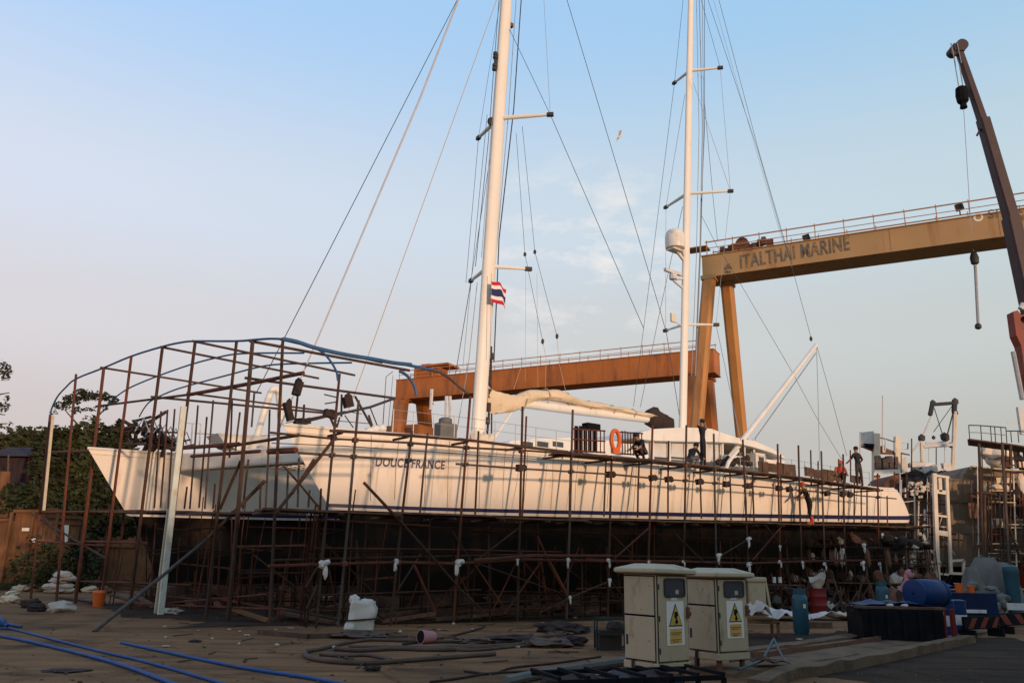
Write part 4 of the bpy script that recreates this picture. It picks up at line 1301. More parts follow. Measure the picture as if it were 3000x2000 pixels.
rod(cr_, 'hoist_rope', [h_ - Z * .9, cp(2846, 690)], .016, 'rope_grey', 4)
rod(cr_, 'bracket', [cp(2862, 398), cp(2876, 372)], .06, 'boom', 5)
# red lifting arm with its round hole
rb_ = MB()
poly = [(2949, 922), (2962, 918), (2972, 932), (2990, 930), (3004, 918), (3050, 925), (3060, 1250), (3030, 1250), (3000, 1160), (2983, 1100), (2972, 1020), (2958, 990), (2954, 960)]
pp = [cp(x, y, .3) for x, y in poly]
hole_c = cp(2981, 946, .3); hr = .20
bm = bmesh.new()
ov = [bm.verts.new(p) for p in pp]
hv = [bm.verts.new(hole_c + V((math.cos(2 * math.pi * j / 14) * hr, 0, math.sin(2 * math.pi * j / 14) * hr))) for j in range(14)]
es = [bm.edges.new((ov[i], ov[(i + 1) % len(ov)])) for i in range(len(ov))] + [bm.edges.new((hv[i], hv[(i + 1) % 14])) for i in range(14)]
r_ = bmesh.ops.triangle_fill(bm, use_beauty=True, use_dissolve=False, edges=es)
ex = bmesh.ops.extrude_face_region(bm, geom=bm.faces[:])
bmesh.ops.translate(bm, verts=[v for v in ex['geom'] if isinstance(v, bmesh.types.BMVert)], vec=(0, -.6, 0))
bm.verts.index_update()
rb_.add([v.co.copy() for v in bm.verts], [tuple(v.index for v in f.verts) for f in bm.faces])
bm.free()
part('lifting_arm', rb_, 'cranered', cr_)
rod(cr_, 'ram', [cp(2968, 1030, -.7), cp(2995, 1170, -.7)], .12, 'steel', 8)
rod(cr_, 'ram', [cp(2998, 890, -.3), cp(2990, 905, -.3)], .14, 'wht_grey', 8)
bs = MB()
b_ = V((atY(3060, 1690, CY).x, CY, 0))
bs.box(b_ + V((3.2, 0, 1.5)), 7.6, 2.6, 1.3)
part('chassis', bs, 'cranered', cr_, bevel=.06)
bs = MB(); bs.box(b_ + V((2.4, 0, 3.6)), 3.4, 2.3, 2.9)
part('slewing_base', bs, 'cranered', cr_, bevel=.06)
for dx in (.6, 2.2, 5.2, 6.6):
    for dy in (-1.2, 1.2):
        w_ = part('wheel', MB().lathe(b_ + V((dx, dy - .2, .55)), [(.3, 0), (.52, .02), (.55, .1), (.55, .3), (.52, .38), (.3, .4)], 16, ax=(0, 1, 0)), 'black', cr_, smooth=True)
# ------------------------------------------------------------------ deckhouse and deck gear
DH = C0 + N * 2.6
def dh(x, y, off=0.0): return onpl(x, y, DH + N * off, D)
dkh = thing('deckhouse', None, None, dh(1960, 1370)); dkh.parent = boat; dkh.location = ORG[dkh] - ORG[boat]
def slab(name, pts_top, pts_bot, depth, m, par, off=0.0, bevel=.0, sm=False):
    rings = []
    xs = [p[0] for p in pts_top]
    for x, y in pts_top:
        a, b = dh(x, y, off), dh(x, lin(pts_bot, x), off)
        rings.append([b, a, a + N * depth, b + N * depth])
    mb = MB().loft(rings)
    return part(name, mb, m, par, bevel=bevel, smooth=sm)
# low coachroof ahead of the house
slab('coachroof', [(1470, 1302), (1500, 1290), (1560, 1284), (1690, 1280), (1900, 1300)], [(1470, 1312), (1700, 1330), (1900, 1350)], WN - 5, 'white', dkh, .2, .05)
for x in (1545, 1590, 1635):
    part('port_light', MB().box(dh(x, 1301, .18), .55, .03, .2, D), 'glass', dkh)
# hard top and its slanting windows
slab('hard_top', [(1862, 1279), (1880, 1264), (1915, 1256), (2010, 1251), (2085, 1255), (2120, 1268), (2160, 1281), (2210, 1291), (2262, 1312), (2300, 1338)], [(1862, 1282), (1900, 1290), (2010, 1293), (2100, 1294), (2160, 1298), (2210, 1310), (2262, 1326), (2300, 1343)], WN - 5.2, 'white', dkh, 0, .06)
slab('house_side', [(1885, 1292), (1920, 1292), (2030, 1294), (2120, 1295)], [(1885, 1340), (2030, 1350), (2120, 1356)], WN - 6.2, 'wht_grey', dkh, .5, .03)
slab('aft_coaming', [(2120, 1330), (2200, 1338), (2300, 1350)], [(2120, 1362), (2300, 1378)], WN - 6.2, 'white', dkh, .3, .05)
for x0, x1 in ((1914, 1955), (1966, 2004), (2014, 2060)):
    a, b = dh(x0, 1296, .47), dh(x1, 1297, .47)
    k = MB().hexa([dh(x0, 1337, .44), dh(x1, 1340, .44), dh(x1, 1340, .49), dh(x0, 1337, .49), dh(x0 + 1, 1298, .44), dh(x1, 1299, .44), dh(x1, 1299, .49), dh(x0 + 1, 1298, .49)])
    part('window', k, 'wht_grey', dkh)
    part('window_sill', MB().beam(dh(x0 - 2, 1339, .40), dh(x1 + 2, 1342, .40), .06, .05), 'steel_dark', dkh)
for x in (1912, 1961, 2010, 2066, 2116, 2180, 2208):
    rod(dkh, 'pillar', [dh(x, 1285, .3), dh(x + 1, 1352, .3)], .06, 'white')
rod(dkh, 'deck_pipe', [dh(2122, 1385, -.4), dh(2135, 1352, -.4), dh(2152, 1330, -.4), dh(2162, 1318, -.4)], .09, 'white', 8)
c = dh(2215, 1350, .2)
part('hatch_box', MB().box(c, .8, .6, .75, D), 'cream', dkh, bevel=.04)
part('hatch_window', MB().box(c - N * .31, .4, .03, .35, D), 'glass', dkh)
mo = MB()
for k in range(14):
    x = 2105 + k * 7
    mo.blob(dh(x, 1352 + random.uniform(-12, 6), .1), .2, .15, .16, .5, 1, 2, k)
part('deck_clutter', mo, 'canvas_dark', dkh, kind='stuff')
# stanchions and lifelines
for f_, y0, xs in ((0, 0, range(2170, 2560, 38)),):
    pts = []
    for x in xs:
        yb = lin(PTOP, x) - 6
        b = onpl(x, yb, C0 + N * 1.0, D)
        rod(boat, 'stanchion', [b, b + Z * .75], .016, 'steel', 5)
        pts.append(b)
    for h_ in (.72, .4):
        rod(boat, 'lifeline', [p + Z * h_ for p in pts], .009, 'rope_grey', 4)
pts = []
for x in range(1150, 1700, 60):
    b = onpl(x, lin(SHEER, x) - 4, C0 + N * 1.0, D)
    rod(boat, 'stanchion', [b, b + Z * .75], .016, 'steel', 5)
    pts.append(b)
for h_ in (.72, .4):
    rod(boat, 'lifeline', [p + Z * h_ for p in pts], .009, 'rope_grey', 4)
# upright poles standing on the deck
for x0, y0, x1, y1, m in ((1308, 1160, 1306, 1262, 'wht_grey'), (1318, 1160, 1322, 1262, 'wht_grey'), (1265, 1140, 1262, 1180, 'wht_grey')):
    rod(boat, 'deck_pole', [onpl(x0, y0, C0 + N * 5, D), onpl(x1, y1 + 20, C0 + N * 5, D)], .07, m)
c = onpl(1304, 1262, C0 + N * 4, D)
k = MB().box(c - Z * .1, .75, .5, .75, D); k.lathe(c + Z * .25, [(.2, 0), (.26, .06), (.26, .2), (.16, .26)], 12)
part('capstan', k, 'tarp', boat, smooth=True)
mb = MB()
for x, h_ in ((1390, .9), (1405, .55), (1418, .7), (1435, .5)):
    mb.blob(onpl(x, 1285, C0 + N * (MN - .7), D), .22, .2, h_ * .5, .4, 1, 2, x)
part('mast_foot_gear', mb, 'cream', boat)

# pulpit rails and anchor gear on the near bow
pl = thing('bow_rail', None, None, onpl(900, 1240, C0, D)); pl.parent = boat; pl.location = ORG[pl] - ORG[boat]
def bo(x, y, n=0.0): return onpl(x, y, C0 + N * n, D)
for pts, r, m in (([(879, 1237), (900, 1232), (963, 1216), (975, 1208)], .05, 'canvas_dark'), ([(963, 1212), (985, 1214), (1085, 1192), (1157, 1166)], .04, 'steel_dark'), ([(1040, 1160), (1095, 1260)], .04, 'steel_dark'), ([(1085, 1195), (1110, 1258)], .02, 'steel_dark'), ([(963, 1212), (985, 1262)], .04, 'tube'), ([(975, 1210), (990, 1262)], .03, 'tube'), ([(995, 1222), (985, 1260)], .03, 'tube'), ([(950, 1155), (984, 1163)], .02, 'steel_dark'), ([(952, 1182), (985, 1177)], .02, 'steel_dark'), ([(1010, 1216), (1035, 1252)], .02, 'steel_dark'), ([(830, 1240), (1010, 1204), (1060, 1212)], .012, 'rope'), ([(985, 1232), (1080, 1240)], .012, 'rope')):
    rod(pl, 'rail', [bo(*p) for p in pts], r, m)
for x, y, rx, rz in ((872, 1137, .16, .32), (1019, 1177, .2, .26), (845, 1205, .13, .42), (968, 1213, .3, .16), (885, 1237, .35, .14)):
    part('rope_bundle', MB().box(bo(x, y), rx * 1.3, .2, rz * 1.3, D + Z * (.35 if x % 2 else -.2)).blob(bo(x, y) + Z * rz * .5, rx * .7, .12, rz * .5, .5, 1, 2, x), 'canvas_dark', pl)
for x, y in ((1098, 1256), (1118, 1254), (1082, 1262)):
    part('fender', MB().blob(bo(x, y), .16, .14, .13, .1, 2, 2, x), 'white', pl, smooth=True)

# curved white gantry arm and deck gear on the far hull
def far(x, y, n=0.0): return onpl(x, y, C1 - N * (.6 + n), D)
rod(boat, 'anchor_davit', spline([far(752, 1280), far(765, 1235), far(777, 1195), far(789, 1160), far(800, 1140), far(812, 1142), far(818, 1165), far(822, 1230)], 8), .13, 'mast', 12, label='curved white arm standing between the bows')
k = MB()
for i in range(60):
    t = random.random()
    x = 388 + t * 150
    y = lin([(388, 1245), (400, 1225), (430, 1240), (470, 1262), (510, 1285), (545, 1305)], x) + random.uniform(0, 1) * (lin([(388, 1300), (545, 1312)], x) - lin([(388, 1245), (400, 1225), (430, 1240), (470, 1262), (510, 1285), (545, 1305)], x))
    c = far(x, y, random.uniform(-1, .6))
    k.beam(c, c + V((random.uniform(-1, 1), random.uniform(-1, 1), random.uniform(-.5, .5))).normalized() * random.uniform(.3, .9), random.uniform(.05, .16), random.uniform(.04, .12))
solo('scrap_heap', k, 'canvas_dark', 'heap of dark broken gear piled on the deck of the far bow', 'heap', far(470, 1310), kind='stuff')
k = MB()
for i in range(9):
    c = far(395 + i * 16, 1262 + i * 5, random.uniform(-.8, .5))
    k.tube([c, c + Z * .5 + D * .25, c + D * .5], .03, 5)
part('mooring_frame', k, 'rope_grey', boat)
# wedge-shaped deck box and handrail behind the far bow
k = MB()
k.prism([far(637, 1268, 1.6), far(790, 1278, 1.6), far(800, 1310, 1.6), far(700, 1318, 1.6), far(660, 1300, 1.6)], N * 1.2)
part('breakwater', k, 'hull', boat)
for x, y in ((560, 1240), (584, 1240)):
    rod(boat, 'stanchion', [far(x + 4, y), far(x, y + 62)], .03, 'wht_grey', 5)
rod(boat, 'lifeline', [far(548, 1239), far(588, 1240)], .02, 'wht_grey', 4)
rod(boat, 'lifeline', [far(570, 1269), far(760, 1276), far(850, 1272)], .015, 'rope', 4)

# flag on its halyard abaft the mast
fl = MB()
fa, fb, fc = P(1439, 823, -.5), P(1437, 884, -.5), P(1484, 830, -.5)
wf = (fc - fa).dot(D)
nx, ny = 16, 12
hf = fa.z - fb.z
grid = []
for j in range(ny + 1):
    for i in range(nx + 1):
        t = i / nx
        w_ = math.sin(t * 7.5 + j * .12) * .12 * t
        grid.append(fb + (fa - fb) * (j / ny) + D * (wf * t * (1 - .05 * math.sin(t * 5))) + N * w_ + Z * (.14 * math.sin(t * 3.1 + .4) * t - .12 * t + .05 * math.sin(t * 9 + j * .3) * t))
bands = [0, 0, 1, 1, 2, 2, 2, 2, 1, 1, 0, 0]
for j in range(ny):
    fl.add([], [])
    for i in range(nx):
        a = j * (nx + 1) + i
        fl.f.append((a, a + 1, a + nx + 2, a + nx + 1)); fl.mi.append(bands[j])
fl.v = grid
solo('flag', fl, ['flag_red', 'flag_white', 'flag_blue'], 'red, white and blue striped flag flying beside the forward mast', 'flag', fa, smooth='all')
rod(boat, 'halyard', [P(1440, 800, -.5), P(1436, 1050, -.5)], .012, 'rope_grey', 4)

# ------------------------------------------------------------------ people
def person(label, loc, J, cl, face=V((0, -1, 0)), hat=None, name='person', group=None):
    """J: joints in metres relative to loc. cl: colours for torso, legs, feet. One skinned surface, coloured by the nearest limb."""
    E = [('pelvis', 'waist'), ('waist', 'chest'), ('chest', 'neck'), ('neck', 'head'), ('head', 'crown')]
    for s_ in 'lr':
        E += [('chest', 'sho' + s_), ('sho' + s_, 'elb' + s_), ('elb' + s_, 'wri' + s_), ('wri' + s_, 'han' + s_), ('pelvis', 'hip' + s_), ('hip' + s_, 'kne' + s_), ('kne' + s_, 'ank' + s_), ('ank' + s_, 'toe' + s_)]
    RAD = dict(pelvis=.135, waist=.125, chest=.15, neck=.058, head=.092, crown=.085, sho=.072, elb=.05, wri=.035, han=.042, hip=.095, kne=.066, ank=.048, toe=.042)
    names = list(J)
    idx = {n_: i for i, n_ in enumerate(names)}
    me = bpy.data.meshes.new(name)
    me.from_pydata([J[n_] for n_ in names], [(idx[a], idx[b]) for a, b in E], [])
    o = bpy.data.objects.new(name, me)
    COL.objects.link(o)
    md = o.modifiers.new('skin', 'SKIN')
    md.use_smooth_shade = True
    for i, n_ in enumerate(names):
        r_ = RAD.get(n_, RAD.get(n_[:3], .05))
        sk = me.skin_vertices[0].data[i]
        sk.radius = (r_, r_ * (.78 if n_ in ('chest', 'waist', 'pelvis') else 1))
        sk.use_root = n_ == 'pelvis'
    ss = o.modifiers.new('sub', 'SUBSURF'); ss.levels = 2; ss.render_levels = 2
    dg = bpy.context.evaluated_depsgraph_get(); dg.update()
    nm = bpy.data.meshes.new_from_object(o.evaluated_get(dg))
    bpy.data.objects.remove(o)
    for x in ('skin', cl[0], cl[1], cl[2]):
        nm.materials.append(M[x])
    segs = []
    for a, b in E:
        k = 0 if a in ('neck', 'head') or a[:3] == 'wri' or a[:3] == 'elb' else 1 if a in ('pelvis', 'waist', 'chest') and b[:3] != 'hip' or a[:3] == 'sho' else 3 if a[:3] == 'ank' else 2
        segs.append((V(J[a]), V(J[b]), k))
    for p in nm.polygons:
        c = p.center
        best = min(segs, key=lambda s_: (lambda t: (c - (s_[0] + (s_[1] - s_[0]) * t)).length)(max(0, min(1, (c - s_[0]).dot(s_[1] - s_[0]) / max(1e-6, (s_[1] - s_[0]).length_squared)))))
        p.material_index = best[2]
        p.use_smooth = True
    o = bpy.data.objects.new(name, nm)
    o.location = loc
    COL.objects.link(o)
    ORG[o] = V(loc)
    tag(o, label, 'person', group)
    hp = V(loc) + (V(J['head']) + V(J['crown'])) / 2
    upv = (V(J['crown']) - V(J['head'])).normalized()
    f = (V(face) - upv * V(face).dot(upv)).normalized()
    s_ = upv.cross(f)
    # face: nose, ears, eyes
    nb = MB()
    nb.blob(hp + f * .105 - upv * .01, .018, .022, .026, 0, 1)
    for sg in (-1, 1):
        nb.blob(hp + s_ * sg * .098 - upv * .01, .014, .022, .03, 0, 1)
    part('face_features', nb, 'skin', o, smooth=True)
    eb = MB()
    for sg in (-1, 1):
        eb.blob(hp + f * .092 + s_ * sg * .036 + upv * .022, .012, .012, .009, 0, 1)
    eb.blob(hp + f * .096 - upv * .055, .022, .01, .007, 0, 1, ax=s_)
    part('eyes', eb, 'hair', o)
    hb_ = MB()
    hb_.blob(hp + upv * .042 - f * .02, .112, .116, .10, .06, 2, 3)
    if hat:
        hb_.box(hp + f * .13 + upv * .05, .14, .16, .02, f, upv=upv)
    part('cap' if hat else 'hair', hb_, hat or 'hair', o, smooth=True)
    # five fingers on each hand
    for k in 'lr':
        a, b = V(loc) + V(J['wri' + k]), V(loc) + V(J['han' + k])
        d = (b - a).normalized()
        sd = d.cross(f if abs(d.dot(f)) < .9 else upv).normalized()
        nn = sd.cross(d)
        fb_ = MB()
        for q, ln in zip((-1.5, -.5, .5, 1.5), (.065, .08, .075, .055)):
            r0 = b + sd * q * .019
            fb_.tube([r0, r0 + d * ln * .6 + nn * .008, r0 + d * ln + nn * .03], [.011, .010, .008], 5)
        fb_.tube([b - d * .03 + sd * .04, b + sd * .062 + d * .015, b + sd * .06 + d * .05 + nn * .015], [.013, .011, .009], 5)
        part('fingers', fb_, 'skin', o, smooth=True)
    return o
def pose(d, side, lean=0.0, h=1.68, sh=None, arms=None, legs=None, head=None):
    """d: facing; side: to the figure's left. lean: forward bend of the trunk in radians."""
    k = h / 1.75
    d, side = V(d).normalized(), V(side).normalized()
    pel = Z * .92
    tr = (Z * math.cos(lean) + d * math.sin(lean))
    J = dict(pelvis=pel, waist=pel + tr * .18, chest=pel + tr * .42, neck=pel + tr * .56)
    hd = head if head is not None else (tr + Z * .3).normalized()
    J['head'] = J['neck'] + V(hd) * .11
    J['crown'] = J['head'] + V(hd) * .10
    for n_, sg in (('l', 1), ('r', -1)):
        a = (arms or {}).get(n_, (Z * -.28 + side * sg * .05, Z * -.25 + d * .06))
        J['sho' + n_] = J['chest'] + tr * .06 + side * sg * .17
        J['elb' + n_] = J['sho' + n_] + V(a[0])
        J['wri' + n_] = J['elb' + n_] + V(a[1])
        J['han' + n_] = J['wri' + n_] + V(a[1]).normalized() * .075
        l = (legs or {}).get(n_, (side * sg * .02, side * sg * .03))
        J['hip' + n_] = pel + side * sg * .09 - Z * .05
        J['kne' + n_] = V((0, 0, .47)) + side * sg * .11 + V(l[0])
        J['ank' + n_] = V((0, 0, .08)) + side * sg * .12 + V(l[1])
        J['toe' + n_] = J['ank' + n_] + d * .15 - Z * .035
    return {n_: (v * k).to_tuple() for n_, v in J.items()}
# worker in a red cap bent over the hull, on the low walkway
w0 = fo(-.55)(2376, 1529)
dl = (-D * .9 + N * .5).normalized()
sl_ = Z.cross(dl)
def zwalk(pts, f, x): return f(x, lin(pts, x)).z + .07
w0.z = zwalk(PLOW, fo(-.05), 2376)
person('worker in black shirt, red cap and red boots stooping on the lower walkway', w0, pose(dl, sl_, .42, 1.78, arms={'l': (Z * -.24 + dl * .12, Z * -.12 + dl * .22), 'r': (Z * -.22 + dl * .2, Z * -.10 + dl * .22)}, legs={'l': (dl * .08, dl * .02), 'r': (dl * -.02, dl * -.10)}), ('cloth_black', 'cloth_black', 'red_cloth'), dl, 'red_cloth')
bt = MB()
k_ = 1.78 / 1.75
for sg, off in ((1, .02), (-1, -.10)):
    b = w0 + (sl_ * sg * .12 + dl * off) * k_
    bt.tube([b + Z * .02, b + Z * .2, b + Z * .34], [.075, .072, .078], 8)
    bt.box(b + dl * .08 + Z * .05, .28, .11, .1, dl)
wk = [o for o in COL.objects if o.name.startswith('person')][-1]
part('boots', bt, 'red_cloth', wk)
# dark figure standing on deck with both hands at the head
w1 = fo(-.7)(2062, 1360)
w1.z = zwalk(PTOP, fo(-.15), 2062)
dl = (N * .8 - D * .3).normalized(); sl_ = Z.cross(dl)
person('worker in dark clothes standing on deck with both hands raised to the head', w1, pose(dl, sl_, .03, 1.86, arms={'l': (Z * .06 + sl_ * .26, Z * .20 - sl_ * .12), 'r': (Z * .06 - sl_ * .26, Z * .20 + sl_ * .12)}, legs={'l': (sl_ * .05, sl_ * .16), 'r': (-sl_ * .0, -sl_ * .0)}), ('cloth_black', 'cloth_black', 'cloth_black'), dl)
# crouching figure by the rail
def crouch(d, side, h=1.7):
    k = h / 1.75
    pel = Z * .30
    J = dict(pelvis=pel, waist=pel + Z * .15 + d * .07, chest=pel + Z * .34 + d * .2, neck=pel + Z * .44 + d * .30)
    J['head'] = J['neck'] + (d * .5 + Z * .6).normalized() * .11
    J['crown'] = J['head'] + (d * .4 + Z * .9).normalized() * .10
    for n_, sg in (('l', 1), ('r', -1)):
        J['sho' + n_] = J['chest'] + Z * .05 + side * sg * .17
        J['elb' + n_] = J['sho' + n_] - Z * .2 + d * .16 + side * sg * .04
        J['wri' + n_] = J['elb' + n_] - Z * .12 + d * .2
        J['han' + n_] = J['wri' + n_] + (d * .8 - Z * .3).normalized() * .075
        J['hip' + n_] = pel + side * sg * .1
        J['kne' + n_] = pel + Z * .18 + d * .38 + side * sg * .16
        J['ank' + n_] = Z * .08 + d * .12 + side * sg * .14
        J['toe' + n_] = Z * .045 + d * .27 + side * sg * .15
    return {n_: (v * k).to_tuple() for n_, v in J.items()}
w2 = fo(-.6)(1886, 1345); w2.z = zwalk(PTOP, fo(-.15), 1886)
dl = (-D).normalized(); sl_ = Z.cross(dl)
person('worker in dark clothes crouching beside the barred guard rail, back turned', w2, crouch(dl, sl_), ('cloth_black', 'cloth_brown', 'cloth_black'), dl)
w3 = fo(-.9)(2022, 1352); w3.z = zwalk(PTOP, fo(-.15), 2022)
dl = (D).normalized(); sl_ = Z.cross(dl)
person('worker crouching on deck close in front of the standing figure', w3, crouch(dl, sl_), ('cloth_black', 'cloth_grey', 'cloth_black'), dl)
w4 = fo(-.7)(2520, 1426); w4.z = zwalk(PTOP, fo(-.15), 2520)
dl = (N * .9 + D * .2).normalized(); sl_ = Z.cross(dl)
person('worker in dark clothes standing at the stern with arms held forward', w4, pose(dl, sl_, .1, 1.88, arms={'l': (Z * -.2 + sl_ * .16, Z * -.12 + dl * .2), 'r': (Z * -.2 - sl_ * .16, Z * -.12 + dl * .2)}), ('cloth_black', 'cloth_brown', 'cloth_black'), dl)
w5 = fo(-.9)(2462, 1412); w5.z = zwalk(PTOP, fo(-.15), 2462)
dl = (-D * .6 - N * .5).normalized(); sl_ = Z.cross(dl)
person('worker in a red hooded jacket crouching near the stern', w5, crouch(dl, sl_, 1.9), ('red_cloth', 'cloth_brown', 'cloth_black'), dl, 'red_cloth')
# ------------------------------------------------------------------ ships and staging at the right
# grey workboat with scaffold staging
YC = 45
def rc(x, y, Y=YC): return atY(x, y, Y)
X = V((1, 0, 0)); YV = V((0, 1, 0))
ws = thing('workboat', 'grey-brown steel workboat on the slip with rough timber staging round its stern', 'workboat', rc(2880, 1660))
ws.location.z = 0; ORG[ws].z = 0
hp = [(2745, 1662), (2762, 1560), (2772, 1470), (2778, 1398), (2818, 1404), (2823, 1385), (2840, 1366), (2880, 1372), (3090, 1395), (3090, 1650)]
mb = MB(); mb.prism([rc(x, y) for x, y in hp], YV * 7)
part('hull', mb, 'greyhull', ws, bevel=.05)
mb = MB()
for k in range(7):
    x = 2775 + k * 40
    mb.beam(rc(x, 1405 + k * 3, YC - .03), rc(x - 6, 1650, YC - .03), .05, .03, YV)
for y in (1470, 1560):
    mb.beam(rc(2768, y, YC - .03), rc(3090, y + 8, YC - .03), .06, .04)
part('plate_seam', mb, 'greyhull', ws)
mb = MB(); mb.prism([rc(2855, 1425, YC - .1), rc(3090, 1440, YC - .1), rc(3090, 1470, YC - .1), rc(2905, 1460, YC - .1), rc(2870, 1450, YC - .1)], YV * .2)
part('knuckle', mb, 'greyhull', ws)
mb = MB(); mb.prism([rc(2740, 1660, YC + .6), rc(3090, 1650, YC + .6), rc(3090, 1720, YC + .6), rc(2760, 1720, YC + .6)], YV * 5)
part('under_hull_dark', mb, 'black', ws)  # black block painted in for the dark under the hull
mb = MB(); c = rc(2925, 1350, YC + .8)
mb.blob(c + Z * .2, .75, .6, .65, .12, 2, 1.5, 2); mb.beam(rc(2880, 1318, YC + .6), rc(2935, 1352, YC + .6), .35, .5); mb.blob(rc(2895, 1335, YC + .9), .4, .4, .3, .4, 1)
part('deck_engine', mb, 'cream', ws, smooth=True)
mb = MB()
for k in range(26):
    x = 2935 + random.uniform(0, 80)
    mb.box(rc(x, 1345 + random.uniform(-15, 22), YC + random.uniform(.2, 2)), random.uniform(.1, .4), .2, random.uniform(.15, .6))
part('deck_gear', mb, 'canvas_dark', ws, kind='stuff')
mb = MB(); mb.box(rc(2945, 1338, YC + .5), .65, .4, .85)
part('white_locker', mb, 'white', ws)
mb = MB(); mb.box(rc(2990, 1232, YC + 3), .22, .22, 1.6); mb.beam(rc(2950, 1236, YC + 3), rc(3030, 1232, YC + 3), .04, .04)
part('mast_stub', mb, 'wht_grey', ws)
def staging(root, lvl, x0, x1, y0, y1, Y0, n_, w=.26, m='plank'):
    for k in range(n_):
        a, b = rc(x0, y0, Y0 + k * .29), rc(x1, y1, Y0 + k * .29)
        b.z += 0; a.z = rc(x0, y0, Y0).z; b.z = rc(x1, y1, Y0).z
        part('plank', MB().beam(a, b, w, .07), m, root)
st = thing('staging', 'timber and tube staging with a railed upper platform over the grey workboat', 'staging', V((rc(2880, 1660).x, YC - 1.5, 0)))
staging(st, 0, 2838, 2935, 1287, 1300, 42.5, 7); staging(st, 1, 2930, 3060, 1298, 1318, 42.5, 7)
staging(st, 2, 2845, 3060, 1366, 1386, 43, 4, m='pale_plank'); staging(st, 3, 2885, 3060, 1436, 1440, 43.2, 4, m='pale_plank'); staging(st, 4, 2850, 3060, 1458, 1464, 43.3, 3); staging(st, 5, 2955, 3060, 1545, 1546, 43, 3, m='pale_plank')
staging(st, 6, 2855, 2950, 1545, 1550, 43.6, 2, m='plank')
for x0, y0, x1, y1, r, m in ((2868, 1298, 2882, 1680, .07, 'tube'), (2936, 1298, 2958, 1690, .075, 'tube_grey'), (2958, 1545, 2998, 1660, .05, 'tube'), (2960, 1300, 2962, 1360, .08, 'plank'), (2885, 1450, 2886, 1640, .06, 'plank')):
    rod(st, 'standard', [rc(x0, y0, 42.4), rc(x1, y1, 42.4)], r, m)
rl = [(2838, 1245, 1285), (2873, 1246, 1290), (2902, 1250, 1293), (2914, 1251, 1294), (2932, 1250, 1296), (2947, 1252, 1298), (2961, 1262, 1296), (2982, 1262, 1296), (3010, 1268, 1306)]
for x, y0, y1 in rl:
    rod(st, 'rail_post', [rc(x, y0, 42.6), rc(x + 3, y1, 42.6)], .025, 'steel_dark', 5)
rod(st, 'handrail', [rc(2838, 1245, 42.6), rc(2873, 1246, 42.6), rc(2947, 1252, 42.6)], .03, 'steel_dark', 5)
rod(st, 'handrail', [rc(2838, 1266, 42.6), rc(2873, 1267, 42.6), rc(2945, 1274, 42.6)], .015, 'steel_dark', 5)
rod(st, 'handrail', [rc(2950, 1262, 42.6), rc(2982, 1262, 42.6), rc(3040, 1270, 42.6)], .03, 'steel_dark', 5)
for k in range(14):
    x = 2910 + k * 11
    rod(st, 'prop', [rc(x, 1412 + random.uniform(-4, 4), 43.2), rc(x + 2, 1438, 43.2)], .05, random.choice(['steel_dark', 'cream', 'plank']), 5)
for k in range(10):
    x = 2925 + k * 15
    rod(st, 'prop', [rc(x, 1444, 43.4), rc(x + random.uniform(-5, 5), 1462, 43.4)], .05, random.choice(['steel_dark', 'cream']), 5)
part('ply_panel', MB().box(rc(2945, 1409, 43.3), .9, .04, .36), 'sail', st)
part('sack_panel', MB().blob(rc(2993, 1415, 43.1), .22, .15, .55, .3, 2), 'cream', st)

# pale stern gallows (A-frame mast) behind the stern
YG = 52
ga = thing('gallows_mast', 'pale steel stern gallows with dark crossbar and crossed wires rising behind the stern', 'ship gallows', rc(2740, 1420, YG))
for (x0, y0), (x1, y1), r, m in (((2798, 1205), (2790, 1420), .14, 'cream'), ((2700, 1292), (2704, 1420), .12, 'cream'), ((2732, 1180), (2725, 1215), .14, 'steel_dark'), ((2797, 1178), (2795, 1205), .16, 'steel_dark'), ((2730, 1215), (2698, 1290), .05, 'wht_grey'), ((2793, 1205), (2775, 1275), .04, 'steel_dark'), ((2698, 1290), (2672, 1325), .07, 'wht_grey'), ((2672, 1325), (2668, 1420), .05, 'cream')):
    rod(ga, 'post', [rc(x0, y0, YG), rc(x1, y1, YG)], r, m)
rod(ga, 'crossbar', [rc(2728, 1185, YG), rc(2797, 1180, YG)], .11, 'steel_dark')
rod(ga, 'crossbar', [rc(2705, 1307, YG), rc(2790, 1302, YG)], .12, 'wht_grey')
rod(ga, 'crossbar', [rc(2712, 1297, YG), rc(2778, 1293, YG)], .06, 'wht_grey')
for a, b in (((2737, 1195), (2762, 1275)), ((2788, 1190), (2735, 1265))):
    rod(ga, 'wire', [rc(*a, YG), rc(*b, YG)], .028, 'steel_dark', 4)
for x, y, r in ((2733, 1180, .2), (2798, 1176, .24), (2700, 1283, .26), (2768, 1280, .32), (2735, 1281, .13), (2725, 1212, .16), (2797, 1207, .22), (2785, 1303, .18)):
    part('sheave', MB().blob(rc(x, y, YG), r, r * .6, r * 1.1, .25, 1, 2, x), 'steel_dark', ga)
for x, y0 in ((2722, 1310), (2743, 1309), (2768, 1307), (2690, 1352), (2640, 1330), (2652, 1340)):
    rod(ga, 'bar', [rc(x, y0, YG), rc(x, 1415, YG)], .035, 'steel_dark' if x % 2 else 'wht_grey', 5)
for y in (1352, 1365):
    rod(ga, 'bar', [rc(2672, y, YG), rc(2725, y + 2, YG)], .03, 'wht_grey', 5)
mb = MB()
for k in range(24):
    mb.box(rc(random.uniform(2675, 2790), random.uniform(1362, 1392), YG - random.uniform(0, 1)), random.uniform(.2, .7), .4, random.uniform(.15, .6))
part('winch_gear', mb, 'wht_grey', ga, kind='stuff')
mb = MB()
for k in range(40):
    c = rc(random.uniform(2660, 2795), 1402 + random.uniform(-14, 8), YG - 2)
    mb.blob(c, random.uniform(.2, .7), .4, random.uniform(.12, .32), .5, 1, 2, k)
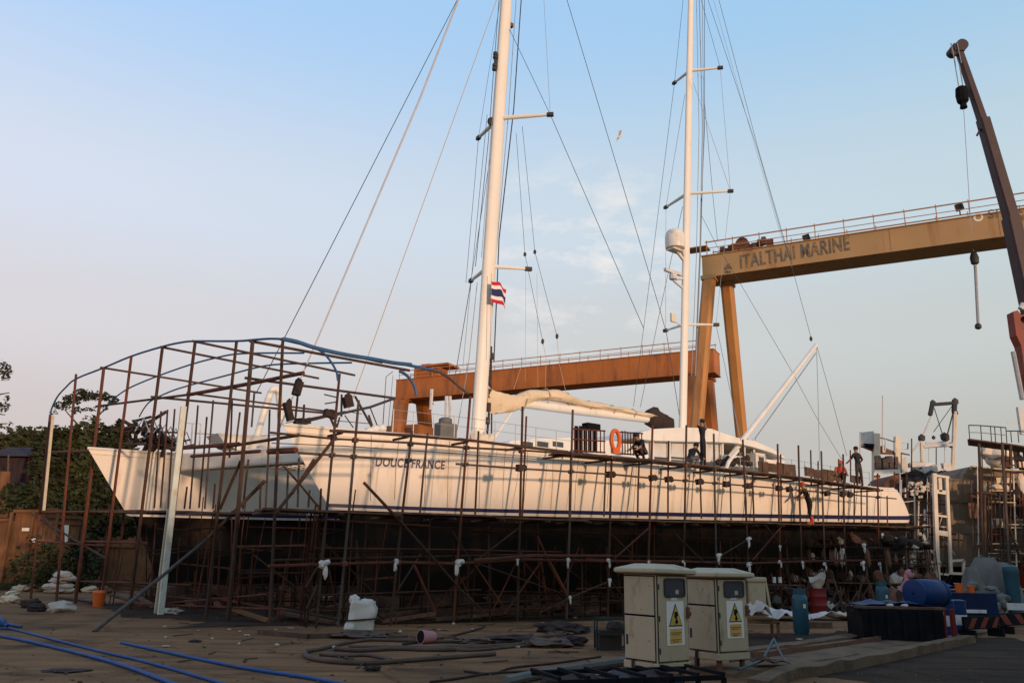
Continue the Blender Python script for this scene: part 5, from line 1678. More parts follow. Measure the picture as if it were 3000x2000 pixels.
part('net_pile', mb, 'canvas_dark', ga, kind='stuff')

# railed bridge wing and pale posts of the white vessel behind
YB = 50
wv = thing('white_vessel', 'white vessel bridge with pale posts and railed wing behind the stern', 'vessel', rc(2600, 1420, YB))
for x, y0, y1, r in ((2566, 1270, 1425, .18), (2628, 1279, 1400, .15), (2588, 1303, 1325, .08)):
    part('post', MB().beam(rc(x, y0, YB), rc(x, y1, YB), r * 2, r * 2, YV), 'cream', wv)
part('wing', MB().hexa([rc(2518, 1308, YB), rc(2563, 1325, YB), rc(2563, 1325, YB + 2), rc(2518, 1308, YB + 2), rc(2518, 1303, YB), rc(2563, 1315, YB), rc(2563, 1315, YB + 2), rc(2518, 1303, YB + 2)]), 'rust', wv)
part('wing', MB().hexa([rc(2572, 1330, YB), rc(2622, 1332, YB), rc(2622, 1332, YB + 2), rc(2572, 1330, YB + 2), rc(2572, 1303, YB), rc(2622, 1322, YB), rc(2622, 1322, YB + 2), rc(2572, 1303, YB + 2)]), 'rust', wv)
part('wing', MB().hexa([rc(2630, 1328, YB), rc(2665, 1334, YB), rc(2665, 1334, YB + 2), rc(2630, 1328, YB + 2), rc(2630, 1322, YB), rc(2665, 1330, YB), rc(2665, 1330, YB + 2), rc(2630, 1322, YB + 2)]), 'rust', wv)
sc_ = MB()
pr = [rc(2520, 1302, YB), rc(2521, 1266, YB), rc(2560, 1262, YB), rc(2562, 1312, YB)]
sc_.prism(pr, YV * .08)
part('wind_screen', sc_, 'wht_grey', wv)
part('screen_locker', MB().prism([rc(2532, 1298, YB - .2), rc(2562, 1300, YB - .2), rc(2558, 1312, YB - .2), rc(2542, 1308, YB - .2)], YV * .4), 'black', wv)
for x, y0, y1 in ((2520, 1265, 1420), (2594, 1285, 1320), (2622, 1294, 1325), (2634, 1297, 1315), (2660, 1298, 1315), (2671, 1284, 1395), (2640, 1330, 1385), (2600, 1335, 1380)):
    rod(wv, 'stanchion', [rc(x, y0, YB - .1), rc(x, y1, YB - .1)], .04, 'wht_grey' if x < 2640 else 'tube_grey', 5)
rod(wv, 'handrail', [rc(2573, 1281, YB), rc(2594, 1285, YB), rc(2623, 1295, YB)], .035, 'steel_dark', 5)
rod(wv, 'handrail', [rc(2634, 1297, YB), rc(2661, 1297, YB), rc(2661, 1315, YB), rc(2634, 1315, YB)], .02, 'wht_grey', 5)
rod(wv, 'aerial', [rc(2586, 1158, YB), rc(2585, 1300, YB)], .035, 'cream', 5)
part('bulwark', MB().hexa([rc(2560, 1392, YB - 1), rc(2640, 1385, YB - 1), rc(2640, 1385, YB + 3), rc(2560, 1392, YB + 3), rc(2562, 1376, YB - 1), rc(2635, 1374, YB - 1), rc(2635, 1374, YB + 3), rc(2562, 1376, YB + 3)]), 'white', wv)
part('deckhouse', MB().hexa([rc(2572, 1380, YB + 1), rc(2660, 1385, YB + 1), rc(2660, 1385, YB + 4), rc(2572, 1380, YB + 4), rc(2574, 1340, YB + 1), rc(2655, 1342, YB + 1), rc(2655, 1342, YB + 4), rc(2574, 1340, YB + 4)]), 'wht_grey', wv)
mb = MB()
for k in range(18):
    mb.box(rc(random.uniform(2570, 2640), random.uniform(1345, 1372), YB - random.uniform(0, .6)), random.uniform(.1, .35), .2, random.uniform(.2, .7))
part('deck_gear', mb, 'tube_grey', wv, kind='stuff')

# dark round hull end between yacht stern and white posts
YD = 46.5
rh = thing('fishing_boat', 'rust-dark round sterned boat wedged between the yacht stern and the pale posts', 'boat', rc(2650, 1640, YD))
arc = [(2588, 1440), (2590, 1415), (2602, 1398), (2622, 1389), (2640, 1392), (2658, 1408), (2668, 1428), (2650, 1442), (2622, 1450)]
part('stern', MB().prism([rc(x, y, YD) for x, y in arc], YV * 2.5), 'rust', rh, bevel=.15)
arc = [(2632, 1505), (2660, 1468), (2700, 1446), (2750, 1440), (2790, 1450), (2790, 1600), (2690, 1600), (2660, 1560)]
part('hull', MB().prism([rc(x, y, YD + .3) for x, y in arc], YV * 3), 'greyhull', rh, bevel=.1)
for pts in ([(2610, 1447), (2650, 1420), (2690, 1420), (2740, 1424)], [(2625, 1465), (2665, 1440), (2720, 1428), (2790, 1440)], [(2630, 1480), (2670, 1452), (2735, 1438)]):
    part('rubbing_strake', MB().tube(spline([rc(x, y, YD - .1) for x, y in pts], 4), .1, 6), 'plank', rh, smooth=True)
mb = MB()
for k in range(60):
    t = random.random()
    x, y = 2640 + 95 * random.random(), 1425 + random.uniform(-22, 30)
    mb.blob(rc(x, y, YD - random.uniform(.1, .8)), random.uniform(.1, .32), .2, random.uniform(.08, .22), .5, 1, 2, k)
part('tyre_and_net_mass', mb, 'canvas_dark', rh, kind='stuff')
mb = MB()
for k in range(30):
    mb.box(rc(2645 + 95 * random.random(), 1425 + random.uniform(-15, 30), YD - .9), random.uniform(.08, .35), .1, random.uniform(.06, .2), (1, 0, random.uniform(-.4, .4)))
part('pale_scrap', mb, 'cream', rh, kind='stuff')
for k in range(9):
    x = 2640 + k * 14
    rod(rh, 'shore', [rc(x, 1495 + random.uniform(-10, 30), YD - .6), rc(x + random.uniform(-8, 10), 1660, YD - .6)], random.uniform(.05, .09), random.choice(['cream', 'tube_grey', 'plank', 'wht_grey']), 6)
for k in range(6):
    y = 1530 + k * 22
    rod(rh, 'cross_shore', [rc(2640 + random.uniform(0, 20), y, YD - .75), rc(2720 + random.uniform(-10, 15), y + random.uniform(-6, 6), YD - .75)], .05, random.choice(['cream', 'tube_grey', 'plank']), 5)

# pale steel ladder frame
YF = 43.5
lf = thing('ladder_stand', 'pale steel ladder frame of two tall posts standing beside the grey workboat', 'frame', rc(2760, 1690, YF))
lf.location.z = 0; ORG[lf].z = 0
for x0, y0, x1, y1, w_ in ((2737, 1386, 2748, 1700, .18), (2773, 1398, 2786, 1678, .14)):
    part('post', MB().beam(rc(x0, y0, YF), rc(x1, y1, YF), w_, w_, YV), 'cream', lf)
for y, h_ in ((1392, .12), (1438, .2), (1508, .10), (1558, .25), (1677, .10)):
    part('rung', MB().beam(rc(2738, y, YF), rc(2780, y + 6, YF), .1, h_), 'cream', lf)
part('post', MB().beam(rc(2753, 1400, YF), rc(2755, 1440, YF), .16, .1, YV), 'cream', lf)
for a, b in (((2786, 1642), (2823, 1640)), ((2823, 1640), (2823, 1680)), ((2780, 1678), (2823, 1680))):
    part('foot_frame', MB().beam(rc(*a, YF), rc(*b, YF), .12, .12, YV), 'cream', lf)
# railed deck edge between

rnd = random.Random(21)
lt_ = thing('stern_scaffold', 'rickety scaffold of thin pale and rusty poles tied up behind the yacht stern', 'scaffold', rc(2690, 1690, 44.6))
lt_.location.z = 0; ORG[lt_].z = 0
for i in range(34):
    x = 2612 + rnd.uniform(0, 175)
    y0 = rnd.choice((1440, 1470, 1520, 1400)) + rnd.uniform(-20, 20)
    Y_ = 44.2 + rnd.uniform(0, 1.5)
    rod(lt_, 'standard', [rc(x, y0, Y_), rc(x + rnd.uniform(-8, 8), 1680, Y_)], rnd.uniform(.02, .045), rnd.choice(['cream', 'tube_grey', 'tube', 'tube_red', 'wht_grey']), 5)
for i in range(22):
    x, y = 2605 + rnd.uniform(0, 120), rnd.choice((1470, 1505, 1535, 1570, 1610, 1650)) + rnd.uniform(-8, 8)
    Y_ = 44.1 + rnd.uniform(0, 1.2)
    rod(lt_, 'ledger', [rc(x, y, Y_), rc(x + rnd.uniform(40, 95), y + rnd.uniform(-8, 8), Y_)], rnd.uniform(.02, .045), rnd.choice(['cream', 'tube', 'tube_red', 'wht_grey', 'plank']), 5)
for i in range(18):
    x, y = 2600 + rnd.uniform(0, 180), rnd.uniform(1500, 1660)
    rod(lt_, 'brace', [rc(x, y, 44), rc(x + rnd.uniform(-40, 40), y + rnd.uniform(20, 60), 44)], .022, rnd.choice(['cream', 'tube', 'plank']), 5)
for i in range(16):
    q = rc(2610 + rnd.uniform(0, 170), rnd.uniform(1540, 1680), 43.9)
    part('rag_wrap', MB().blob(q, rnd.uniform(.07, .16), .08, rnd.uniform(.08, .25), .5, 1, 2, i), rnd.choice(['rag', 'sack', 'cream']), lt_)
for x0, x1, y, Y_ in ((2595, 2745, 1543, 44), (2600, 2745, 1655, 44)):
    for k in range(3):
        a, b = rc(x0, y, Y_), rc(x1, y - 2, Y_)
        part('plank', MB().beam(a + YV * .28 * k, b + YV * .28 * k, .25, .06), 'plank', lt_)

# more staging wrapped round the workboat: standards, ledgers, braces, boards and hung sacking
for i in range(15):
    x = 2850 + i * 11 + rnd.uniform(-5, 5)
    y0, y1 = rnd.choice(((1300, 1660), (1366, 1660), (1410, 1600), (1440, 1680))) 
    rod(st, 'standard', [rc(x, y0, 42.6 + rnd.uniform(0, .8)), rc(x + rnd.uniform(0, 12), y1, 42.6)], rnd.uniform(.02, .045), rnd.choice(['tube', 'tube_grey', 'plank', 'cream', 'tube_red']), 5)
for i in range(20):
    x, y = 2835 + rnd.uniform(0, 120), rnd.uniform(1330, 1650)
    rod(st, 'ledger', [rc(x, y, 42.7), rc(x + rnd.uniform(50, 140), y + rnd.uniform(-4, 10), 42.7)], rnd.uniform(.02, .04), rnd.choice(['tube', 'plank', 'tube_grey', 'tube_red', 'pale_plank']), 5)
for i in range(10):
    x, y = 2870 + rnd.uniform(0, 110), rnd.uniform(1440, 1600)
    rod(st, 'brace', [rc(x, y, 42.6), rc(x + rnd.uniform(-45, 45), y + rnd.uniform(40, 80), 42.6)], .025, rnd.choice(['tube', 'plank']), 5)
for i in range(20):
    x, y = 2880 + rnd.uniform(0, 115), rnd.choice((1372, 1436, 1458, 1545)) - rnd.uniform(2, 16)
    q = rc(x, y, 43.0 + rnd.uniform(0, .5))
    k = MB()
    if i % 2: k.box(q, rnd.uniform(.15, .6), .3, rnd.uniform(.15, .5), (1, rnd.uniform(-.4, .4), 0))
    else: k.blob(q, rnd.uniform(.15, .4), .2, rnd.uniform(.12, .35), .4, 2, 2, i)
    part('stored_gear', k, rnd.choice(['canvas_dark', 'plank', 'rust', 'cream', 'tarp', 'sail']), st)
for x0, y0, w_, h_, m in ((2862, 1480, .9, 1.3, 'rust'), (2985, 1500, 1.0, 1.2, 'hoard'), (2915, 1580, 1.2, .9, 'rust'), (2990, 1600, .9, 1.0, 'greyhull')):
    part('sheet_panel', MB().box(rc(x0, y0, 44.3), w_, .04, h_), m, st)
# ------------------------------------------------------------------ fence, sheds and trees at the left
FY = 43
def lf_(x, y, Y=FY): return atY(x, y, Y)
fe = thing('board_fence', 'brown upright board fence along the left edge of the yard', 'fence', V((lf_(150, 1720).x, FY, 0)))
x = lf_(-160, 1700).x
xe = lf_(460, 1700).x
i = 0
FT = [(-160, 1520), (38, 1520), (40, 1494), (170, 1492), (172, 1508), (245, 1520), (250, 1560), (330, 1575), (460, 1570)]
while x < xe:
    w_ = random.uniform(.24, .34)
    px = proj(V((x + w_ / 2, FY, 2.5)))[0]
    zt_ = lf_(px, lin(FT, px)).z + random.uniform(-.16, .10)
    dy = random.uniform(-.02, .02) + (i % 2) * .025
    part('board', MB().box(V((x + w_ / 2, FY + dy, zt_ / 2)), w_ - .012, .03, zt_), 'fence', fe)
    x += w_
    i += 1
for pts in ((-160, 1524), (40, 1500)):
    pass
for a, b in (((-160, 1522), (36, 1522)), ((40, 1496), (172, 1496)), ((60, 1640), (240, 1645)), ((200, 1592), (400, 1600)), ((135, 1512), (245, 1516)), ((135, 1530), (240, 1534))):
    part('rail', MB().beam(lf_(*a, FY - .08), lf_(*b, FY - .08), .08, .14), 'fence', fe)
for px in (36, 100, 172, 252, 330):
    q = lf_(px, 1500, FY - .1)
    part('fence_post', MB().box(V((q.x, FY - .1, q.z / 2)), .14, .12, q.z), 'fence', fe)
part('notice_plate', MB().box(lf_(75, 1550, FY - .12), .36, .02, .16), 'white', fe)
part('white_sheet', MB().prism([lf_(188, 1530, FY - .1), lf_(203, 1528, FY - .1), lf_(198, 1585, FY - .1), lf_(190, 1588, FY - .1)], YV * .03), 'white', fe)
k = MB().blob(lf_(104, 1583, FY - .15), .2, .1, .12, .4, 2)
solo('white_rag', k, 'rag', 'white rag hung on the brown board fence', 'rag', lf_(104, 1583, FY - .15), smooth=True)
# dark sheds behind the fence
sh = thing('dark_shed', 'dark maroon sheet metal shed behind the board fence', 'shed', V((lf_(40, 1600, 56).x, 56, 0)))
c0_ = lf_(-60, 1600, 56).x; c1_ = lf_(128, 1600, 56).x
zz = lf_(40, 1338, 56).z
part('wall', MB().box(V(((c0_ + c1_) / 2, 58, zz / 2)), c1_ - c0_, 4, zz), 'wall_dark', sh)
rib = MB()
x = c0_
while x < c1_:
    rib.box(V((x, 55.98, zz / 2)), .08, .06, zz)
    x += .4
part('corrugation', rib, 'wall_dark', sh)
part('roof', MB().prism([V((c0_ - .5, 55.5, zz)), V((c0_ - .5, 58, zz + .9)), V((c0_ - .5, 60.5, zz))], V((c1_ - c0_ + 1, 0, 0))), 'wall_dark', sh)
part('drain_pipe', MB().tube([lf_(88, 1332, 55.7), lf_(82, 1412, 55.7)], .1, 6), 'red', sh)
lean = MB().prism([lf_(0, 1380, 45), lf_(28, 1380, 45), lf_(20, 1515, 45), lf_(-20, 1515, 45)], YV * .1)
solo('board_sheet', lean, 'fence', 'broad plywood sheet leaning behind the fence at the left edge', 'board', lf_(0, 1515, 45))
rfs = MB().prism([lf_(-80, 1292, 70), lf_(0, 1284, 70), lf_(70, 1268, 70), lf_(70, 1276, 70), lf_(0, 1296, 70), lf_(-80, 1305, 70)], YV * 6)
rr = thing('low_roof', 'dark low pitched roof behind the bushes at the left edge', 'building', V((lf_(0, 1700, 70).x, 70, 0)))
part('roof', rfs, 'wall_dark', rr)
q0, q1 = lf_(-80, 1300, 70.3), lf_(68, 1275, 70.3)
part('wall', MB().box(V(((q0.x + q1.x) / 2, 73, q0.z / 2)), q1.x - q0.x, 5, q0.z), 'wall_dark', rr)

def leaves(name, parent, blobs, m, n_, size, label=None):
    """Leaf-sized faces through the volume of several lumps."""
    vs, fs = [], []
    tot = sum(b[1] * b[2] * b[3] for b in blobs) ** 1
    for c, rx, ry, rz in blobs:
        k = int(n_ * (rx * ry * rz) ** .75 / sum((b[1] * b[2] * b[3]) ** .75 for b in blobs))
        for _ in range(k):
            while True:
                p = V((random.uniform(-1, 1), random.uniform(-1, 1), random.uniform(-1, 1)))
                if p.length < 1 and p.length > .45 * random.random() ** .5:
                    break
            nz_ = noise.noise(V((p.x * rx, p.y * ry, p.z * rz)) * .9 + c * .37)
            if nz_ < -.12 and random.random() < .85:
                continue
            q = c + V((p.x * rx, p.y * ry, p.z * rz)) * (1 + .25 * nz_)
            if q.z < .05: continue
            a = V((random.gauss(0, 1), random.gauss(0, 1), random.gauss(0, .6))).normalized()
            b_ = a.orthogonal().normalized()
            b_ = (b_ * math.cos(_) + a.cross(b_) * math.sin(_))
            s_ = size * random.uniform(.6, 1.4)
            o_ = len(vs)
            vs += [q - a * s_, q + b_ * s_ * .5, q + a * s_, q - b_ * s_ * .5]
            fs.append((o_, o_ + 1, o_ + 2, o_ + 3))
    mb = MB(); mb.v, mb.f, mb.mi = vs, fs, [0] * len(fs)
    return part(name, mb, m, parent, kind='stuff')
def sprigs(bl, n_, m_=.3):
    return bl + [(c + V((random.uniform(-1, 1) * rx, random.uniform(-.5, .5) * ry, rz * random.uniform(.75, 1.25))), random.uniform(.2, .5) * m_ * 2, random.uniform(.2, .4) * m_ * 2, random.uniform(.25, .8) * m_ * 2) for c, rx, ry, rz in bl[:3] for _ in range(n_)]
def tree(label, base, trunk, blobs, m='leaf', n_=5000, size=.22, name='tree', r=.22):
    t = thing(name, label, 'tree' if name != 'bush' else 'bush', base)
    for k, br in enumerate(trunk):
        L_ = len(br)
        part('trunk' if k == 0 else 'limb', MB().tube(br, [max(.03, (r if k == 0 else r * .45) * (1 - .7 * j / (L_ - 1))) for j in range(L_)], 7), 'bark', t, smooth=True)
    if name == 'bush': blobs = sprigs(blobs, 5)
    leaves('crown', t, blobs, m, n_, size)
    return t
TY = 53
def tb(x, y, rx, rz, Y=TY, ry=None): return (lf_(x, y, Y), rx, ry or rx * .8, rz)
b = V((lf_(250, 1600, TY).x, TY, 0))
tree('wide flat-crowned tree rising above the dark bushes inside the shelter frame', b, [[b, lf_(258, 1400, TY), lf_(255, 1300, TY), lf_(250, 1240, TY)], [lf_(255, 1300, TY), lf_(225, 1240, TY), lf_(190, 1200, TY)], [lf_(252, 1270, TY), lf_(285, 1220, TY), lf_(320, 1185, TY)]],
     [tb(180, 1190, .62, .30), tb(212, 1172, .62, .38), tb(250, 1158, .8, .42), tb(290, 1160, .7, .36), tb(325, 1170, .45, .26), tb(157, 1208, .34, .16), tb(235, 1200, .45, .22), tb(268, 1198, .45, .2), tb(305, 1196, .3, .16), tb(255, 1225, .32, .22), tb(215, 1206, .3, .14)], 'leaf2', 3000, .10)
for lab, px, py, bl, m, n_ in (
        ('dark bush mass rising behind the maroon shed at the left edge', 20, 1330, [tb(-20, 1310, 2.2, 1.2, 66), tb(40, 1305, 1.8, 1.2, 66), tb(70, 1290, 1.4, .9, 66), tb(-60, 1320, 2.2, 1.5, 66), tb(100, 1275, 1.2, .8, 66), tb(60, 1330, 2, 1, 66)], 'leaf', 6500),
        ('broad green bush below the bare pale pole, beside the shed', 150, 1400, [tb(140, 1310, 1.1, .9), tb(180, 1300, 1.3, 1.0), tb(160, 1365, 1.5, 1.4), tb(165, 1430, 1.5, 1.5), tb(190, 1475, 1.6, 1.4), tb(150, 1485, 1.4, 1.2), tb(165, 1282, .6, .35)], 'leaf2', 11000),
        ('tall dark green bush right under the flat-crowned tree', 240, 1400, [tb(220, 1300, 1.3, 1.1), tb(262, 1280, 1.3, 1.0), tb(250, 1345, 1.8, 1.5), tb(215, 1400, 1.6, 1.6), tb(280, 1400, 1.7, 1.7), tb(240, 1470, 2.0, 1.7), tb(250, 1540, 2, 1.5)], 'leaf', 14000),
        ('dark green bush half hidden behind the far bow', 340, 1400, [tb(312, 1290, 1.2, .9), tb(345, 1300, 1.3, .9), tb(340, 1375, 1.7, 1.6), tb(385, 1420, 1.8, 1.6), tb(325, 1470, 1.9, 1.8), tb(340, 1540, 2, 1.5), tb(420, 1540, 2, 1.5)], 'leaf2', 13000)):
    b = V((lf_(px, 1600, TY).x, TY, 0))
    tree(lab, b, [[b, lf_(px, 1500, TY), lf_(px + 5, py, TY)]], bl, m, n_, .2, 'bush', .15)
for lab, px, py, bl, m, n_ in (
        ('low ragged bush in front of the board fence, left of the sandbags', 100, 1690, [tb(85, 1670, .9, .8, 40), tb(120, 1655, .8, .9, 40), tb(60, 1690, .7, .5, 40)], 'leaf', 1500),
        ('low ragged bush in front of the board fence, behind the sandbags', 220, 1690, [tb(200, 1660, .9, .9, 40), tb(245, 1650, .9, 1.0, 40), tb(225, 1690, .9, .6, 40)], 'leaf2', 1700),
        ('leafy creeper hanging over the top of the board fence', 60, 1500, [tb(20, 1480, .9, .5, 44), tb(70, 1470, 1.0, .6, 44), tb(115, 1485, .7, .45, 44), tb(45, 1440, .7, .5, 45)], 'leaf', 1700)):
    b = V((lf_(px, 1600, 41).x, bl[0][0].y, 0))
    tree(lab, b, [[b, lf_(px, py, bl[0][0].y), bl[1][0]]], bl, m, n_, .13, 'bush', .05)
# sparse trees over the left edge
b = V((lf_(-60, 1650, 58).x, 58, 0))
br = [[b, lf_(-58, 1300, 58), lf_(-50, 1120, 58)]]
for (x0, y0), (x1, y1) in (((-55, 1200), (25, 1190)), ((-55, 1180), (28, 1150)), ((-52, 1140), (30, 1080)), ((-50, 1260), (22, 1240)), ((-50, 1290), (14, 1270)), ((-52, 1120), (-20, 1050)), ((-52, 1220), (15, 1215))):
    br.append([lf_(x0, y0, 58), lf_((x0 + x1) / 2, (y0 + y1) / 2 - 8, 58), lf_(x1, y1, 58)])
tree('sparse half bare tree reaching in over the left edge', b, br, [tb(5, 1075, .45, .5, 58), tb(20, 1085, .4, .4, 58), tb(-10, 1065, .5, .5, 58), tb(15, 1105, .3, .25, 58), tb(8, 1190, .4, .4, 58), tb(20, 1165, .2, .2, 58), tb(5, 1250, .3, .2, 58), tb(-40, 1100, .8, .8, 58)], 'leaf2', 900, .11)
# far tree line, low along the horizon on both sides
fw = MB()
vs = []
for k in range(900):
    x = random.uniform(-150, 230)
    y = 230 + random.uniform(0, 40)
    fw.blob(V((x, y, random.uniform(0, 3.2))), random.uniform(3, 7), 3, random.uniform(1.5, 3.2), .4, 1, 1.3, k)
tag(part('distant_trees', fw, 'leaf2'), 'low belt of distant trees along the horizon', 'trees', None, 'stuff')

# sandbags, buckets and rubbish in front of the fence
def gp(x, y): return atZ(x, y, 0)
bags = [(160, 1735, .42, .14, 0), (192, 1737, .4, .13, 0), (150, 1720, .42, .13, .16), (185, 1718, .4, .12, .2), (165, 1702, .4, .13, .42), (176, 1685, .4, .16, .62), (190, 1700, .38, .14, .5)]
for i, ((x, y, rx, rz, z), lb) in enumerate(zip(bags, ('bottom left white sandbag of the pile before the fence', 'bottom right white sandbag of the pile before the fence', 'white sandbag on the left of the second layer of the pile', 'white sandbag on the right of the second layer of the pile', 'white sandbag second from the top of the pile', 'plump white sandbag on top of the pile before the fence', 'white sandbag slumped over the right shoulder of the pile'))):
    c = gp(x, 1738) + Z * (z + rz) + YV * random.uniform(-.1, .1)
    solo('sandbag', MB().blob(c, rx, .3, rz * 1.15, .22, 3, 2.2, i), 'sack', lb, 'sandbag', c - Z * rz, 'sandbags piled before the fence', smooth=True)
for i, (x, y, s_, m, lb) in enumerate(((60, 1732, .3, 'sack', 'flat white rag heap left of the sandbags'), (100, 1731, .32, 'sack', 'flat pinkish white rag heap next to the sandbags'), (30, 1765, .24, 'sail', 'small tan bag at the left edge of the yard'), (35, 1745, .2, 'sail', 'cream cloth lump on the small tan bag'), (240, 1728, .3, 'fence', 'brown sack right of the sandbags'), (262, 1735, .28, 'sail', 'buff torn sack right of the sandbags'), (300, 1738, .3, 'fence', 'brown sack behind the orange bucket'), (90, 1780, .26, 'canvas_dark', 'black rag lying on the ground in front of the fence'), (105, 1790, .22, 'canvas_dark', 'smaller black rag beside the first black rag'), (180, 1793, .3, 'sack', 'flat pale scrap of cloth on the ground in front of the fence'))):
    c = gp(x, y) + Z * s_ * .45
    solo('rag_heap', MB().blob(c, s_ * 1.25, s_, s_ * .6, .45, 3, 2.0, i * 1.7), m, lb, 'rag heap', c - Z * s_ * .5, smooth=True)
def bucket(label, base, h_, r0, r1, m, ax=Z, name='bucket'):
    t = thing(name, label, 'bucket', base)
    part('body', MB().lathe(base, [(r0, 0), (r1, h_), (r1 * 1.08, h_), (r1 * 1.08, h_ + .02), (r1 * .94, h_ + .02), (r0 * .92, .03)], 18, ax=ax), m, t, smooth=True)
    a = V(ax).normalized(); s_ = a.orthogonal().normalized(); q = a.cross(s_)
    part('handle', MB().tube([base + a * (h_ + (.0 if k in (0, 10) else .02)) + s_ * math.cos(math.pi * k / 10) * r1 * 1.08 + q * math.sin(math.pi * k / 10) * r1 * 1.1 for k in range(11)], .008, 5, caps=False), 'steel', t)
    return t
bucket('orange bucket standing at the foot of the shelter frame', gp(287, 1776), .42, .16, .21, 'bright_orange')
part('rim_cloth', MB().blob(gp(287, 1776) + Z * .45, .24, .2, .07, .4, 2), 'bright_orange', [o for o in COL.objects if o.name == 'bucket'][0])
# weeds before the fence
wd_ = []
for k in range(2600):
    x = random.uniform(-10, 330)
    q = lf_(x, 1700, FY - random.uniform(.3, 2.4)); q.z = 0
    h_ = random.uniform(.15, .9) * (1.2 if 60 < x < 240 else .6)
    wd_.append((q, h_))
wm = MB()
for q, h_ in wd_:
    a = V((random.gauss(0, .3), random.gauss(0, .3), 1)).normalized()
    s_ = V((random.uniform(-1, 1), random.uniform(-1, 1), 0)) * .03
    t = q + a * h_
    wm.add([q - s_, q + s_, t + V((random.gauss(0, .1), 0, -.05))], [(0, 1, 2)])
tag(part('weeds', wm, 'leaf'), 'low weeds growing along the foot of the board fence', 'weeds', None, 'stuff')
# ------------------------------------------------------------------ foreground
def gY(x, Y):
    p = atY(x, 1780, Y); p.z = 0
    return p
def ribbon(name, pts, r, m, label, cat, z=None, group=None, n=8):
    P_ = [gp(x, y) + Z * ((z if z is not None else r) ) for x, y in pts]
    return solo(name, MB().tube(spline(P_, 5), r, n), m, label, cat, P_[0], group, smooth=True)
ribbon('water_pipe', [(-220, 1830), (0, 1866), (130, 1893), (330, 1945), (490, 2003), (700, 2090)], .030, 'bluepipe', 'nearest blue plastic water pipe lying across the ground at the lower left', 'pipe', group='blue pipes on the ground')
ribbon('water_pipe', [(-220, 1820), (0, 1842), (60, 1851), (270, 1905), (420, 1940), (640, 2003), (850, 2070)], .023, 'bluepipe', 'middle blue plastic water pipe, with a joint, lying across the ground', 'pipe', group='blue pipes on the ground')
k = gp(285, 1909)
ribbon('water_pipe', [(355, 1885), (480, 1912), (700, 1958), (960, 2000), (1300, 2080)], .026, 'bluepipe', 'blue plastic water pipe furthest to the right, its open end on bare ground', 'pipe', group='blue pipes on the ground')
ribbon('water_pipe', [(-120, 1818), (0, 1828), (62, 1839)], .033, 'bluepipe', 'short stub of blue pipe at the left edge', 'pipe', group='blue pipes on the ground')
k = MB()
for i in range(6):
    k.tube([gp(-20, 1836) + Z * .06 * i, gp(20, 1842 + i) + Z * .1, gp(8, 1835 + i * 2) + Z * (.1 + .02 * i)], .035, 6)
solo('rope_coil', k, 'bluepipe', 'tangle of blue pipe ends at the left edge', 'pipe', gp(0, 1836), smooth=True)
# brown hoses
HS = [([(897, 1912), (893, 1922), (915, 1935), (980, 1944), (1080, 1948), (1180, 1941), (1300, 1932), (1450, 1920)], 'largest hose loop, outermost bend of the brown hose tangle'),
      ([(897, 1912), (940, 1905), (1000, 1890), (1080, 1878), (1180, 1880), (1320, 1882), (1480, 1870), (1560, 1862)], 'upper run of the brown hose tangle behind the outer loop'),
      ([(938, 1920), (1000, 1925), (1070, 1923), (1120, 1930), (1145, 1936)], 'short inner curl of the brown hose tangle'),
      ([(980, 1905), (1050, 1910), (1160, 1905), (1300, 1908), (1440, 1898), (1560, 1890), (1660, 1880)], 'middle run of the brown hose tangle'),
      ([(1020, 1897), (1130, 1898), (1250, 1900), (1380, 1908), (1520, 1896), (1680, 1892)], 'second middle run of the brown hose tangle'),
      ([(1180, 1890), (1290, 1872), (1400, 1845), (1420, 1835)], 'dark hose running back from the tangle toward the scaffold'),
      ([(1360, 1968), (1440, 1976), (1500, 1958), (1620, 1945), (1760, 1925)], 'dark cable snaking in front of the hose tangle'),
      ([(1260, 2000), (1340, 1990), (1430, 1975), (1560, 1968)], 'dark cable lying nearest the camera left of the cabinets')]
for i, (pts, lb) in enumerate(HS):
    ribbon('hose', pts, (.04, .035, .03, .04, .03, .025, .018, .018)[i], 'hose' if i < 5 else 'canvas_dark', lb, 'hose', group='brown hoses and cables on the ground')
# dark heaps and timber lying in the yard
def slabs(name, label, cat, items, m, loc, kind=None, group=None):
    t = thing(name, label, cat, loc, group)
    for a, b, w_, h_ in items:
        pa, pb = gp(*a) + Z * h_ / 2, gp(*b) + Z * h_ / 2
        part('board', MB().beam(pa, pb, w_, h_), m, t)
    return t
slabs('timber_stack', 'loose brown boards lying between the hose tangle and the scaffold', 'boards', [((1130, 1868), (1190, 1866), .2, .05), ((1180, 1875), (1330, 1868), .15, .04), ((1550, 1872), (1640, 1862), .2, .06), ((1560, 1888), (1670, 1880), .18, .05), ((1210, 1900), (1400, 1890), .3, .03)], 'plank', gp(1250, 1875))
slabs('timber_stack', 'dark beams laid in a row on the ground under the near bow', 'boards', [((760, 1857), (905, 1870), .12, .10), ((905, 1870), (1050, 1866), .12, .10), ((760, 1815), (1100, 1812), .25, .06), ((980, 1800), (1320, 1800), .3, .08), ((1330, 1795), (1700, 1790), .25, .12), ((1500, 1770), (1780, 1768), .25, .14), ((1380, 1812), (1760, 1800), .2, .05)], 'plank', gp(900, 1850))
